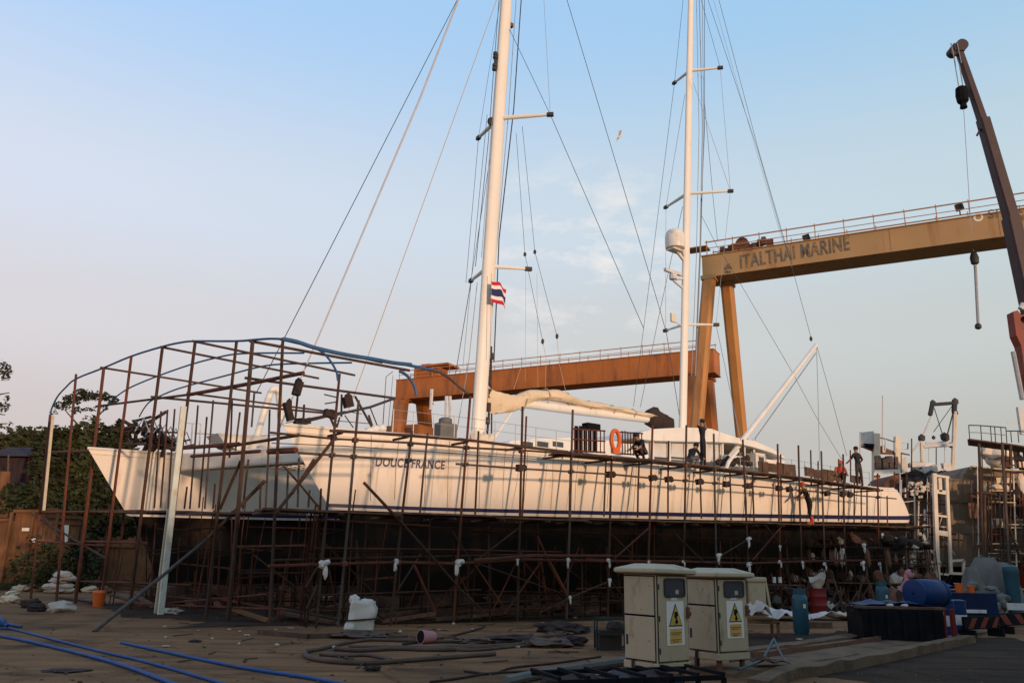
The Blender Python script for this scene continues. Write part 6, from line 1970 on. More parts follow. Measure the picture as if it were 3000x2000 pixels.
for x, y, rx, rz, m, lb in ((1650, 1853, .6, .16, 'canvas_dark', 'black torn netting heaped left of the cabinets'), (1600, 1893, .5, .1, 'hose', 'brown tangled scraps at the right end of the hoses'), (1385, 1882, .45, .07, 'hose', 'low brown pile of scraps beside the hoses'), (1500, 1880, .6, .09, 'canvas_dark', 'dark wet sacking in the middle of the hose tangle'), (1060, 1868, .6, .1, 'hose', 'dark brown sacking under the white bundle'), (1670, 1890, .3, .12, 'canvas_dark', 'small black scrap heap nearest the black netting'), (1090, 1964, .12, .05, 'canvas_dark', 'small black clod on the bare ground in front of the hoses'), (570, 1880, .12, .03, 'canvas_dark', 'black leaf-like scrap on bare ground above the blue pipe'), (195, 1965, .3, .02, 'canvas_dark', 'dark oily patch of rag between the blue pipes'), (500, 1797, .3, .1, 'sack', 'white cloth on the ground beside the pale green post'), (1640, 1860, .3, .06, 'plank', 'brown flattened carton left of the cabinets')):
    c = gp(x, y) + Z * rz * .6
    solo('scrap_heap', MB().blob(c, rx, rx * .7, rz, .6, 3, 2.4, x * .13), m, lb, 'scrap', gp(x, y))
# white strapped plastic bundle
c = gp(1058, 1862)
wb_ = thing('plastic_bundle', 'white plastic sack bundle tied with a dark strap, standing in front of the scaffold', 'sack', c)
dx = V((1, .1, 0)).normalized()
k = MB()
rings = []
for i in range(12):
    t = i / 11
    z = .74 * t
    w_ = .31 * (1 - .1 * abs(t - .5) - (.12 if t > .9 else 0)) * (1 - .12 * math.exp(-((t - .47) / .08) ** 2))
    ring = []
    for j in range(24):
        q = 2 * math.pi * j / 24
        e = 1 + .22 * noise.noise(V((math.cos(q) * 1.3, math.sin(q) * 1.3, t * 2.2)))
        cx = math.copysign(abs(math.cos(q)) ** .6, math.cos(q)); sy = math.copysign(abs(math.sin(q)) ** .6, math.sin(q))
        notch = .07 * math.exp(-((math.cos(q) + .1) / .18) ** 2) if math.sin(q) < 0 else 0
        ring.append(c + dx * (cx * w_ * e) + V((-dx.y, dx.x, 0)) * ((sy + notch) * .23 * e) + Z * (z + .05 * noise.noise(V((j * .4, i * .1, 2)))))
    rings.append(ring)
k.loft(rings)
part('sack', k, 'plastic', wb_, smooth='all')
k = MB(); k.blob(c - dx * .2 + Z * .76, .12, .09, .10, .5, 3, 2.6, 1); k.blob(c + dx * .08 + Z * .74, .14, .1, .05, .5, 3, 2.6, 4); k.blob(c - dx * .22 - V((0, .2, 0)) + Z * .17, .13, .1, .17, .3, 2, 2, 7)
part('neck', k, 'plastic', wb_, smooth='all')
part('strap', MB().beam(c - dx * .34 - V((0, .27, 0)) + Z * .33, c + dx * .34 - V((0, .22, 0)) + Z * .38, .03, .035), 'canvas_dark', wb_)
# bucket lying on its side
c = gp(1252, 1884) + Z * .13
ax_ = V((-.75, -.65, .05)).normalized()
t = thing('bucket', 'pinkish plastic bucket lying on its side with its dark mouth to the camera', 'bucket', gp(1252, 1884))
k = MB().lathe(c - ax_ * .16, [(.10, 0), (.115, .05), (.135, .32), (.142, .32), (.142, .335), (.128, .335)], 18, ax=ax_)
part('body', k, 'pink', t, smooth=True)
part('inside', MB().lathe(c - ax_ * .16, [(.126, .30), (.126, .338)], 18, ax=ax_), 'black', t)  # black plug painted in for the shade of the mouth

# ------------------------------------------------------------------ meter cabinets
def cabinet(label, cx, ybot, ytop, Y, wl, wr, rot, seams, roof_tilt=0.0):
    """cx: pixel of the near corner; wl, wr: widths of the two visible faces; rot: heading of the left face."""
    base = atY(cx, ybot, Y)
    topz = atY(cx, ytop, Y).z
    H = topz - base.z
    ul = V((-math.cos(rot), math.sin(rot), 0))          # along the left face, away from the corner
    ur = V((math.sin(rot), math.cos(rot), 0))           # along the right face
    t = thing('meter_cabinet', label, 'cabinet', V((base.x, base.y, 0)))
    ctr = base + ul * wl / 2 + ur * wr / 2
    k = MB().box(ctr + Z * H / 2, wl, wr, H, ul)
    part('body', k, 'cab', t, bevel=.012)
    nl_, nr_ = -ur, -ul                                  # outward normals of left and right face
    # dark gaps round the door and panels, hinges and a cable pipe at the foot
    part('door_gap', MB().box(base + ur * wr / 2 + nr_ * .006 + Z * H * .5, wr - .032, .012, H - .032, ur), 'black', t)
    part('panel_gap', MB().box(base + ul * wl / 2 + nl_ * .005 + Z * H * .5, wl - .042, .01, H - .03, ul), 'black', t)
    for hz in (.14, .5, .86):
        part('hinge', MB().lathe(base + ur * .028 + nr_ * .03 + Z * (H * hz - .04), [(.011, 0), (.011, .08)], 8), 'steel_dark', t)
    part('cable_pipe', MB().tube([base + ul * (wl * .7) + nl_ * .035 + Z * .02, base + ul * (wl * .7) + nl_ * .04 - Z * (base.z - .03)], .022, 7), 'steel_dark', t)
    # left face: two panels one above the other
    for a, b in seams:
        part('side_panel', MB().box(base + ul * wl / 2 + nl_ * .012 + Z * (H * (a + b) / 2), wl - .06, .02, H * (b - a) - .014, ul), 'cab', t, bevel=.006)
    part('vent_slot', MB().box(base + ul * (wl * .88) + nl_ * .024 + Z * H * .24, .045, .006, .14, ul), 'steel_dark', t)
    # right face: door with its window
    part('door', MB().box(base + ur * wr / 2 + nr_ * .014 + Z * H * .5, wr - .05, .024, H - .05, ur), 'cab', t, bevel=.01)
    e = base + ur * wr * .54 + nr_ * .028
    fr_ = MB()
    ww, wh_, zc_ = wr * .60, H * .18, H * .85
    def rrect(w_, h_, r_):
        return [(sx * (w_ / 2 - r_) + r_ * math.cos(q), sz * (h_ / 2 - r_) + r_ * math.sin(q)) for sx, sz, q0 in ((1, 1, 0), (-1, 1, 90), (-1, -1, 180), (1, -1, 270)) for q in [R(q0 + d_ * 22.5) for d_ in range(5)]]
    o_, i_ = rrect(ww + .05, wh_ + .05, .05), rrect(ww, wh_, .04)
    A_ = [e + ur * u + Z * (zc_ + v) for u, v in o_]; B_ = [e + ur * u + Z * (zc_ + v) for u, v in i_]
    fr_.loft([A_, [p + nr_ * .018 for p in A_], [p + nr_ * .018 for p in B_], B_], caps=False)
    part('window_frame', fr_, 'steel_dark', t)
    part('window', MB().prism([p + nr_ * .004 for p in B_], nr_ * .003), 'glass', t)
    mt_ = MB()
    mt_.box(e + ur * .05 + nr_ * .006 + Z * (zc_ - wh_ * .28), .07, .004, .06, ur)
    part('meter', mt_, 'cab', t)
    part('meter_label', MB().box(e - ur * .02 + nr_ * .004 + Z * (H * .735), .13, .006, H * .065, ur), 'wht_grey', t)
    # warning plate: triangle over a notice
    ps = e + Z * (H * .445)
    o_ = rrect(wr * .55, H * .50, .02)
    part('warning_plate', MB().prism([ps + ur * (u * (1 + .06 * -v)) + Z * v for u, v in o_], nr_ * .006), 'white', t)
    tw, th = wr * .43, H * .26
    tz = ps + Z * H * .095 + nr_ * .008
    part('triangle_border', MB().prism([tz - ur * tw / 2 - Z * th / 2, tz + ur * tw / 2 - Z * th / 2, tz + Z * th / 2], nr_ * .003), 'black', t)
    part('warning_triangle', MB().prism([tz + nr_ * .004 - ur * tw * .44 - Z * th * .455, tz + nr_ * .004 + ur * tw * .44 - Z * th * .455, tz + nr_ * .004 + Z * th * .40], nr_ * .003), 'yellow', t)
    mk = MB()
    q = tz + nr_ * .009 - Z * th * .1
    mk.prism([q + ur * u + Z * v for u, v in ((-.035, .07), (.03, .075), (.045, .02), (.012, .0), (.03, -.045), (.045, -.07), (.01, -.1), (-.02, -.07), (.0, -.03), (-.03, .0))], nr_ * .003)
    part('hazard_mark', mk, 'black', t)
    nz_ = ps - Z * H * .145 + nr_ * .008
    part('notice', MB().box(nz_, wr * .38, .004, H * .165, ur), 'notice', t)
    ln = MB()
    for z_, w_ in ((.045, .24), (.02, .2), (-.05, .22), (-.075, .14)):
        for q_ in range(int(w_ / .03)):
            ln.box(nz_ + nr_ * .004 + Z * z_ + ur * (-w_ / 2 + q_ * .03 + .012), .02, .002, .009, ur)
    part('notice_line', ln, 'black', t)
    lt = MB(); lt.box(base + ur * (wr * .93) + nr_ * .045 + Z * H * .56, .04, .05, .16, ur); lt.blob(base + ur * (wr * .95) + nr_ * .07 + Z * H * .55, .03, .025, .04, 0, 1)
    part('latch', lt, 'rust', t)
    sp_ = MB()
    for q_ in range(7):
        sp_.box(base + ul * random.uniform(.08, wl - .08) + nl_ * .0235 + Z * random.uniform(.2, H * .9), random.uniform(.006, .02), .003, random.uniform(.008, .025), ul)
    part('paint_wear', sp_, 'rust', t, kind='stuff')
    # overhanging lid, hipped
    ov_ = .11
    def rect(o, z): return [base + ul * a + ur * b + Z * z for a, b in ((-o, -o), (wl + o, -o), (wl + o, wr + o), (-o, wr + o))]
    lid = MB()
    rg = [rect(ov_ * .6, H + .0), rect(ov_, H + .02), rect(ov_ * .95, H + .075), rect(-.12, H + .15)]
    rg = [[p - ul * 0 + Z * (roof_tilt * (p - ctr).dot(ur)) for p in r_] for r_ in rg]
    lid.loft(rg)
    part('lid', lid, 'cab', t, bevel=.012)
    # plinth and legs
    part('plinth', MB().box(ctr - Z * .05, wl + .03, wr + .03, .10, ul), 'cab', t, bevel=.01)
    for a in (.08, wl - .08):
        for b in (.08, wr - .08):
            q = base + ul * a + ur * b
            part('leg', MB().box(V((q.x, q.y, (base.z - .1) / 2)), .06, .06, base.z - .1, ul), 'rust', t)
    return t, base, ul, ur
c1_ = cabinet('cream metal meter cabinet nearest the camera, with scratched paint and yellow warning triangle', 1927, 1944, 1682, 12.6, .66, .66, R(53.5), [(.02, .52), (.53, .98)], -.02)
c2_ = cabinet('cream meter cabinet standing on legs right of the nearest cabinet', 2106, 1914, 1692, 13.6, .64, .66, R(58), [(.02, .62), (.63, .98)])
# third, lower cream box behind
b = gp(2216, 1800); b.z = 0
tt = thing('small_cabinet', 'small cream box cabinet behind the two meter cabinets, on splayed legs', 'cabinet', b)
zt_ = atY(2216, 1695, b.y).z; zb_ = atY(2216, 1790, b.y).z
part('body', MB().box(b + Z * ((zt_ + zb_) / 2), .62, .5, zt_ - zb_ - .06), 'cab', tt, bevel=.03)
part('lid', MB().box(b + Z * (zt_ - .02), .72, .62, .18), 'cab', tt, bevel=.05)
for sx in (-.28, .34):
    rod(tt, 'leg', [b + V((sx, .15, zt_ - .1)), b + V((sx * 1.3, .25, 0))], .035, 'cab')
rod(tt, 'leg', [b + V((.33, -.2, zt_ - .1)), b + V((.46, -.25, 0))], .045, 'cab')
# wooden trestle with white sheets
b = gp(2225, 1866)
tt = thing('trestle', 'low wooden trestle with a white patterned sheet on it right of the cabinets', 'trestle', b)
for a_, c_ in (((-.45, 0, .36), (.5, 0, .34)), ((-.45, .5, .36), (.5, .5, .34))):
    part('rail', MB().beam(b + V(a_), b + V(c_), .06, .07), 'fence', tt)
for dx_, dy_ in ((-.42, 0), (.46, 0), (-.42, .5), (.46, .5)):
    part('leg', MB().box(b + V((dx_, dy_, .17)), .06, .06, .34), 'fence', tt)
for k_ in range(3):
    part('slat', MB().box(b + V((.02, .08 + k_ * .17, .41)), .95, .12, .025), 'fence', tt)
def sheet(name, label, cat, c, w_, d_, amp, m, seed, tilt=0.0, h0=.03, fold=3.0):
    nx_, ny_ = 18, 12
    vs = []
    for j in range(ny_ + 1):
        for i_ in range(nx_ + 1):
            u, v = i_ / nx_ - .5, j / ny_ - .5
            edge = 1 + .35 * noise.noise(V((math.atan2(v, u) * 1.3, seed, 0)))
            z = max(.012, h0 + amp * (.42 + .75 * noise.noise(V((u * fold, v * fold, seed))) + .3 * noise.noise(V((u * fold * 2.3, v * fold * 2.3, seed + 4)))) * max(.15, 1 - (abs(u) * 2) ** 3) + tilt * (v + .5))
            vs.append(V(c) + V((u * w_ * edge, v * d_ * edge, z)))
    fs = [(j * (nx_ + 1) + i_, j * (nx_ + 1) + i_ + 1, (j + 1) * (nx_ + 1) + i_ + 1, (j + 1) * (nx_ + 1) + i_) for j in range(ny_) for i_ in range(nx_)]
    mb = MB().add(vs, fs)
    o = solo(name, mb, m, label, cat, c, smooth='all')
    s_ = o.modifiers.new('thick', 'SOLIDIFY'); s_.thickness = .012; s_.offset = 1
    return o
sheet('plastic_sheet', 'white patterned sheet folded upright on the trestle', 'sheet', b + V((.1, .2, .42)), .5, .4, .25, 'sack', 3, .25)
sheet('plastic_sheet', 'crumpled white sheet spread between the trestle and the teal cylinder', 'sheet', gp(2300, 1815), 1.1, 1.6, .35, 'rag', 8, .1)
sheet('plastic_sheet', 'white sheet trailing to the right of the teal cylinder', 'sheet', gp(2430, 1815), 1.5, .9, .3, 'rag', 12)
sheet('plastic_sheet', 'dirty pale sheet heap ending at the dark skip', 'sheet', gp(2500, 1812), 1.2, .9, .28, 'sail', 17)
sheet('plastic_sheet', 'cream crumpled sheet behind the trailing white sheet', 'sheet', gp(2450, 1790), 1.3, .8, .4, 'sack', 21)
solo('timber_block', MB().box(gp(2400, 1838) + Z * .08, .7, .25, .16, (1, .2, 0)), 'plank', 'brown timber block on the ground beside the teal cylinder', 'block', gp(2400, 1838), bevel=.01)
# gas cylinders
def cyl(label, x, y, ytop, m):
    b = gp(x, y)
    H = atY(x, ytop, b.y).z
    r_ = .195
    t = thing('gas_cylinder', label, 'gas cylinder', b)
    part('body', MB().lathe(b, [(r_ * .86, 0), (r_ * .9, .06), (r_, .09), (r_, H * .74), (r_ * .95, H * .80), (r_ * .75, H * .86), (r_ * .45, H * .89)], 20), m, t, smooth=True)
    part('collar', MB().lathe(b + Z * H * .86, [(r_ * .74, 0), (r_ * .78, H * .13), (r_ * .7, H * .13), (r_ * .62, .01)], 16), m, t, smooth=True)
    k = MB().lathe(b + Z * H * .86, [(.04, 0), (.04, .1), (.06, .1), (.06, .13)], 8); k.tube([b + Z * H * .96, b + Z * H * .96 + V((.09, -.03, 0))], .02, 6)
    part('valve', k, 'rust', t)
    part('paper_label', MB().box(b + V((.05, -r_ - .003, H * .62)), .06, .006, .1), 'cream', t)
cyl('teal gas cylinder standing upright on the ground right of the cabinets', 2349, 1858, 1722, 'teal')
cyl('faded blue gas cylinder behind the dark skip', 2592, 1822, 1700, 'teal')
# red bin with a white sack
b = gp(2400, 1800)
t = thing('waste_drum', 'dark red drum with a white sack stuffed in its top behind the teal cylinder', 'drum', b)
part('body', MB().lathe(b, [(.29, 0), (.3, .04), (.3, .3), (.315, .32), (.3, .34), (.3, .62), (.315, .64), (.3, .66), (.3, .9), (.31, .92)], 18), 'red', t, smooth=True)
k = MB()
rings = []
c = b + Z * .85
for i in range(8):
    t_ = i / 7
    ring = []
    for j in range(16):
        q = 2 * math.pi * j / 16
        r_ = (.12 + .20 * t_) * (1 + .3 * noise.noise(V((math.cos(q) * 1.5, math.sin(q) * 1.5, t_ * 2 + 3))))
        ring.append(c + V((math.cos(q) * r_, math.sin(q) * r_ * .8, t_ * .45 + (.14 * math.sin(q * 1.0 + 1) + .06 * math.sin(q * 3)) * t_)))
    rings.append(ring)
k.loft(rings, caps=False)
o = solo('sack', k, 'sack', 'open-mouthed white sack standing in the dark red drum', 'sack', c, smooth='all')
s_ = o.modifiers.new('thick', 'SOLIDIFY'); s_.thickness = .015

# ------------------------------------------------------------------ dark skip, drums and barriers at the right
pA, pB = gp(2534, 1870), gp(2640, 1902)
b = gp(2640, 1900)
t = thing('steel_skip', 'low black steel skip with an open top at the lower right', 'skip', b)
xs0, xs1 = gp(2537, 1882), gp(2772, 1888)
H = atY(2640, 1792, b.y).z
dx_ = (xs1 - xs0); L_ = dx_.length; ux = dx_.normalized(); uy = V((-ux.y, ux.x, 0))
o_ = xs0
for nm, c_, lx, ly, lz in (('front_plate', o_ + ux * L_ / 2 + Z * H / 2, L_, .04, H), ('back_plate', o_ + ux * L_ / 2 + uy * 1.3 + Z * H / 2, L_, .04, H), ('end_plate', o_ + uy * .65 + Z * H / 2, .04, 1.26, H - .004), ('end_plate', o_ + ux * L_ + uy * .65 + Z * H / 2, .04, 1.26, H - .004), ('floor_plate', o_ + ux * L_ / 2 + uy * .65 + Z * .1, L_ - .05, 1.25, .05)):
    part(nm, MB().box(c_, lx, ly, lz, ux), 'black', t)
for k_ in range(5):
    part('rib', MB().box(o_ + ux * (L_ * (k_ + .5) / 5) - uy * .05 + Z * H / 2, .08, .06, H - .03, ux), 'black', t)
part('top_plank', MB().box(o_ + ux * L_ / 2 + uy * .2 + Z * (H + .03), L_ + .2, .35, .05, ux), 'plank', t)
part('load', MB().blob(o_ + ux * L_ / 2 + uy * .7 + Z * (H - .15), L_ * .48, .6, .28, .3, 3, 2, 5, ux), 'canvas_dark', t)
sheet('tarpaulin', 'dark blue tarpaulin laid over the load of the black skip', 'tarpaulin', o_ + ux * (L_ * .5) + uy * .75 + Z * (H + .02), 1.6, 1.0, .14, 'drum', 5)
for x, lb in ((2628, 'small white scrap on the left of the skip edge'), (2672, 'small white scrap on the right of the skip edge')):
    q = o_ + ux * (L_ * (x - 2537) / 235) + uy * .2 + Z * (H + .08)
    solo('scrap', MB().blob(q, .09, .05, .035, .3, 2), 'rag', lb, 'scrap', q - Z * .03)
# red posts and blue-white drums beside the skip
for x, lb in ((2765, 'wider bright red post at the right end of the black skip'), (2798, 'narrower red post between two blue and white drums')):
    q = gp(x, 1876)
    h_ = atY(x, 1783, q.y).z
    tt = thing('marker_post', lb, 'post', q, 'red marker posts')
    part('post', MB().box(q + Z * h_ / 2, .19 if x == 2765 else .10, .1, h_), 'red', tt, bevel=.01)
    part('base', MB().box(q + Z * .03, .3, .3, .06), 'black', tt)
    if x == 2765:
        part('reflector', MB().box(q + Z * (h_ - .1) - YV * .053, .1, .006, .09), 'bright_orange', tt)
def sdrum(label, x, y, r_, h_):
    q = gp(x, y)
    tt = thing('traffic_drum', label, 'drum', q, 'blue and white drums')
    z0 = 0
    for k_, (a, m) in enumerate(((.33, 'drum'), (.30, 'wht_grey'), (.37, 'drum'))):
        part('band', MB().lathe(q + Z * z0, [(r_, 0), (r_ * 1.02, .02), (r_, a * h_ - .004)], 16), m, tt, smooth=True)
        z0 += a * h_
    part('cap', MB().lathe(q + Z * h_, [(r_ * 1.05, 0), (r_ * 1.05, .03), (r_ * .5, .06)], 16), 'drum', tt, smooth=True)
sdrum('blue drum with a white band between the two red posts', 2783, 1868, .17, .86)
sdrum('blue drum with a white band right of the red posts', 2816, 1862, .19, .84)
# the blue barrel lying on its side
q = o_ + ux * (L_ * .97) + uy * .85
c = V((q.x, q.y, 0)) + Z * (H + .34)
axb = (ux * .85 + uy * .5).normalized()
t = thing('barrel', 'big blue plastic barrel lying on its side on the skip edge', 'barrel', c - Z * .3)
part('body', MB().lathe(c - axb * .35, [(.26, 0), (.31, .02), (.32, .08), (.3, .1), (.32, .14), (.33, .45), (.32, .75), (.30, .78), (.32, .82), (.31, .9), (.26, .92)], 24, ax=axb), 'drum', t, smooth=True)
part('bung', MB().lathe(c - axb * .37, [(.03, 0), (.03, .03)], 8, ax=axb), 'black', t)
part('rim', MB().lathe(c - axb * .36, [(.315, 0), (.33, .01), (.33, .05), (.315, .06)], 24, ax=axb), 'drum', t, smooth=True)
# worker in pink bending over behind the skip
q = gp(2642, 1822)
dl = V((.85, -.5, 0)).normalized(); sl_ = Z.cross(dl)
person('worker in a pink shirt and headscarf bending over behind the black skip', q, pose(dl, sl_, .62, 1.72, arms={'l': (Z * -.27 + dl * .10, Z * -.24 + dl * .03), 'r': (Z * -.27 + dl * .12, Z * -.22 + dl * .06)}), ('pink', 'cloth_brown', 'cloth_black'), dl, None)
wk = [o for o in COL.objects if o.name.startswith('person')][-1]
hd_ = q + V(pose(dl, sl_, .62, 1.72)['head'])
part('headscarf', MB().blob(hd_ + Z * .05, .15, .14, .15, .12, 2, 2, 3, dl).blob(hd_ - dl * .1 - Z * .08, .09, .1, .16, .3, 2, 2, 5, dl), 'pink', wk, smooth=True)
# hazard striped barriers
def barrier(label, x0, y0, x1, y1, ztop, n_, slant):
    a, b = gp(x0, y0), gp(x1, y1)
    d = b - a; L_ = d.length; d.normalize(); nn = V((d.y, -d.x, 0))
    z1 = atY(x0, ztop, a.y).z
    h_ = z1 * .62
    t = thing('hazard_barrier', label, 'barrier', a, 'black and red barriers')
    part('board', MB().box(a + d * L_ / 2 + Z * (z1 - h_ / 2), L_, .06, h_, d), 'black', t, bevel=.01)
    for k_ in range(n_):
        s_ = L_ * (k_ + .25) / n_
        w_ = L_ / n_ * .42
        part('stripe', MB().prism([a + d * s_ + nn * .032 + Z * (z1 - h_ + .03), a + d * (s_ + w_) + nn * .032 + Z * (z1 - h_ + .03), a + d * min(L_, s_ + w_ + slant) + nn * .032 + Z * (z1 - .03), a + d * min(L_ - .02, s_ + slant) + nn * .032 + Z * (z1 - .03)], nn * .006), 'cranered', t)
    for s_ in (.1, .9):
        part('foot', MB().box(a + d * L_ * s_ + Z * ((z1 - h_) / 2), .1, .4, z1 - h_, d), 'black', t)
barrier('black barrier with slanting red stripes right of the blue and white drums', 2826, 1868, 2930, 1862, 1806, 3, .26)
barrier('black barrier with slanting red stripes at the right edge', 2936, 1856, 3060, 1848, 1796, 3, -.3)
t = thing('pallet_box', 'dark blue crate with a pale strip standing behind the striped barriers', 'crate', gp(2880, 1830))
q = gp(2880, 1832)
part('box', MB().box(q + Z * .48 + YV * .5, 1.2, .8, .96), 'navy_box', t, bevel=.02)
part('pale_strip', MB().box(q + Z * .42 + YV * .03 - X * .2, .75, .03, .10), 'wht_grey', t)
# tarpaulin heap, buckets and rubbish further back
tarps = [(2862, 1806, .62, 1.75, 0, 'pale grey tarpaulin hanging at the front of the tarpaulin heap'), (2905, 1798, 1.25, 2.15, 3, 'wide grey tarpaulin thrown over the heap below the workboat'), (2955, 1804, .75, 1.95, 6, 'dull grey tarpaulin fold at the right of the heap')]
for x, y, rx, hh, sd, lb in tarps:
    c = gp(x, y)
    mb = MB()
    rings = []
    for i in range(13):
        t_ = i / 12
        ring = []
        for j in range(26):
            q = 2 * math.pi * j / 26
            rr_ = rx * (1 - .72 * t_ ** 1.6) * (1 + .30 * noise.noise(V((math.cos(q) * 2.1, math.sin(q) * 2.1, t_ * 1.2 + sd))) + .10 * math.sin(q * 6 + sd + t_ * 2) * (1 - t_))
            ring.append(c + V((math.cos(q) * rr_, math.sin(q) * rr_ * .7, hh * t_ + .12 * noise.noise(V((q, t_ * 3, sd))))))
        rings.append(ring)
    mb.loft(rings)
    solo('tarpaulin', mb, 'tarp', lb, 'tarpaulin', c, smooth='all')
k = MB()
for i in range(34):
    c = gp(random.uniform(2830, 2990), random.uniform(1802, 1816)) + Z * random.uniform(0, 1.1)
    k.blob(c, random.uniform(.1, .4), .2, random.uniform(.08, .25), .5, 1, 2, i)
solo('rubbish_heap', k, 'tarp', 'heap of rags and rubbish under the grey tarpaulins', 'rubbish', gp(2905, 1808), kind='stuff')
solo('blue_bin', MB().lathe(gp(2978, 1808), [(.2, 0), (.27, 1.6), (.28, 1.64), (.25, 1.8), (.1, 1.88)], 16), 'teal', 'slate blue rounded bin at the right of the tarpaulin heap', 'bin', gp(2978, 1808), smooth=True)
k = MB().box(gp(2990, 1795) + Z * .45, 1.4, .9, .9)
solo('dark_crate', k, 'black', 'black crate at the right edge behind the barriers', 'crate', gp(2990, 1795), bevel=.02)
solo('white_board', MB().box(gp(2990, 1822) + Z * .5, .75, .05, .22), 'wht_grey', 'white board fixed low at the right edge above the striped barrier', 'board', gp(2990, 1822))
zt_ = 1.12
q = gp(2816, 1830) + Z * 0
bk1 = gp(2816, 1765)
bucket('red bucket standing on the dark blue crate', gp(2880, 1832) + V((-.42, .35, .96)), .26, .10, .13, 'bright_orange')
bucket('smaller orange bucket right of the red bucket on the dark blue crate', gp(2880, 1832) + V((-.08, .3, .96)), .2, .085, .11, 'bright_orange')
solo('crate_stack', MB().box(gY(2735, 34) + Z * .45, 1.9, .9, .9), 'hoard', 'dark crates covered by a bright blue sheet behind the barrel', 'crates', gY(2735, 34), bevel=.03)
sheet('plastic_sheet', 'bright blue plastic sheet over the dark crates behind the barrel', 'sheet', gY(2735, 34) + Z * .92, 2.1, 1.1, .22, 'bluepipe', 31)
solo('brown_box', MB().box(gY(2738, 33.8) + Z * 1.2, .45, .3, .34), 'rust', 'small rusty box on the blue plastic sheet', 'box', gY(2738, 33.8) + Z * 1.03)
sheet('plastic_sheet', 'pale pinkish tarpaulin flat on the ground left of the skip', 'sheet', gp(2520, 1775), 3.2, 1.4, .12, 'pink', 41)

# clutter heaped under the stern: grey and white rags, sacks and tins
k = MB(); k2 = MB(); k3 = MB()
for i in range(90):
    x = random.uniform(2240, 2760)
    q = gY(x, random.uniform(33, 37))
    c = q + Z * random.uniform(.05, 1.1) * random.random()
    (k if i % 3 else k2).blob(c, random.uniform(.08, .28), .2, random.uniform(.06, .24), .5, 1, 2, i)
for i in range(50):
    x = random.uniform(2240, 2740)
    q = gY(x, random.uniform(33, 37))
    k3.beam(q, q + V((random.uniform(-.6, .6), random.uniform(-.3, .3), random.uniform(.3, 1.6))), .06, .06)
solo('rubbish_heap', k, 'canvas_dark', 'dark rubbish heaped along the ground under the stern', 'rubbish', gY(2500, 35), kind='stuff')
solo('rag_litter', k2, 'tarp', 'pale rags scattered through the rubbish under the stern', 'rags', gY(2500, 35), kind='stuff')
solo('timber_litter', k3, 'plank', 'broken timber props sticking out of the rubbish under the stern', 'timber', gY(2500, 35), kind='stuff')
for i, (x, y, s_, m, lb) in enumerate(((2660, 1715, .42, 'tarp', 'grey sack leaning at the foot of the timber shores'), (2700, 1712, .4, 'tarp', 'grey sack close to the pale ladder frame'), (2590, 1700, .3, 'plank', 'brown sack hung low under the stern'), (2625, 1690, .4, 'rust', 'rust brown sack slumped under the stern'), (2740, 1700, .3, 'tarp', 'small grey bundle at the foot of the pale ladder frame'))):
    q = gY(x, 32.5)
    c = q + Z * .5
    solo('sack', MB().blob(c, s_, .3, .5, .3, 3, 1.8, i + 20), m, lb, 'sack', q, smooth='all')
tq = thing('work_table', 'long cluttered plank table under the stern, heaped with dark sacks, tins and cloths', 'table', gY(2480, 37.5))
def tp(x, y, Y=37.5): return atY(x, y, Y)
for k_ in range(3):
    a_, b_ = tp(2225, 1688, 37 + k_ * .3), tp(2735, 1684, 37 + k_ * .3)
    a_.z = b_.z = 1.05
    part('plank', MB().beam(a_, b_, .28, .05), 'plank', tq)
    a_, b_ = tp(2240, 1600, 37.6 + k_ * .3), tp(2720, 1600, 37.6 + k_ * .3)
    a_.z = b_.z = tp(2480, 1602, 37.6).z
    part('plank', MB().beam(a_, b_, .28, .05), 'plank', tq)
for x in range(2240, 2740, 60):
    q = tp(x, 1690, 37.4)
    part('leg', MB().box(V((q.x, q.y, 1.25)), .09, .09, 2.5), 'plank', tq)
ka, kb, kc = MB(), MB(), MB()
for i in range(110):
    x = random.uniform(2235, 2735)
    up_ = random.random() < .45
    q = tp(x, 1690, 37.3 + random.uniform(-.2, .5))
    q.z = (1.1 if not up_ else tp(2480, 1602, 37.6).z + .05) + random.uniform(.0, .35)
    rr_ = random.random()
    (ka if rr_ < .55 else kb if rr_ < .8 else kc).blob(q, random.uniform(.08, .3), .2, random.uniform(.08, .32), .5, 1, 2, i)
for i in range(26):
    x = random.uniform(2250, 2730)
    q = tp(x, 1690, 36.9); q.z = random.choice((1.0, 2.3))
    (kb if i % 3 else kc).blob(q - Z * .2, .1, .06, random.uniform(.2, .45), .5, 1, 2, i)
part('dark_goods', ka, 'canvas_dark', tq, kind='stuff'); part('brown_goods', kb, 'rust', tq, kind='stuff'); part('pale_goods', kc, 'sack', tq, kind='stuff')
# jerrycans and tins on the trestle line behind the cabinets
for x, y, lb in ((2273, 1700, 'small white tin left of the pair on the low shelf under the hull'), (2290, 1700, 'small white tin right of the pair on the low shelf under the hull')):
    q = gY(x, 33); z_ = atY(x, 1690, q.y).z
    solo('tin', MB().lathe(q + Z * (z_ - .2), [(.07, 0), (.07, .2), (.06, .21)], 10), 'wht_grey', lb, 'tin', q + Z * (z_ - .2))
sh_ = thing('trestle_shelf', 'rough timber shelf under the hull behind the teal cylinder', 'shelf', gY(2300, 33))
q0, q1 = gY(2250, 33), gY(2360, 33)
zs_ = atY(2270, 1694, q0.y).z - .2
part('top', MB().beam(q0 + Z * (zs_ - .03), q1 + Z * (zs_ - .03), .3, .05), 'plank', sh_)
for q in (q0, q1):
    part('leg', MB().box(q + Z * (zs_ - .06) / 2, .08, .2, zs_ - .06), 'plank', sh_)
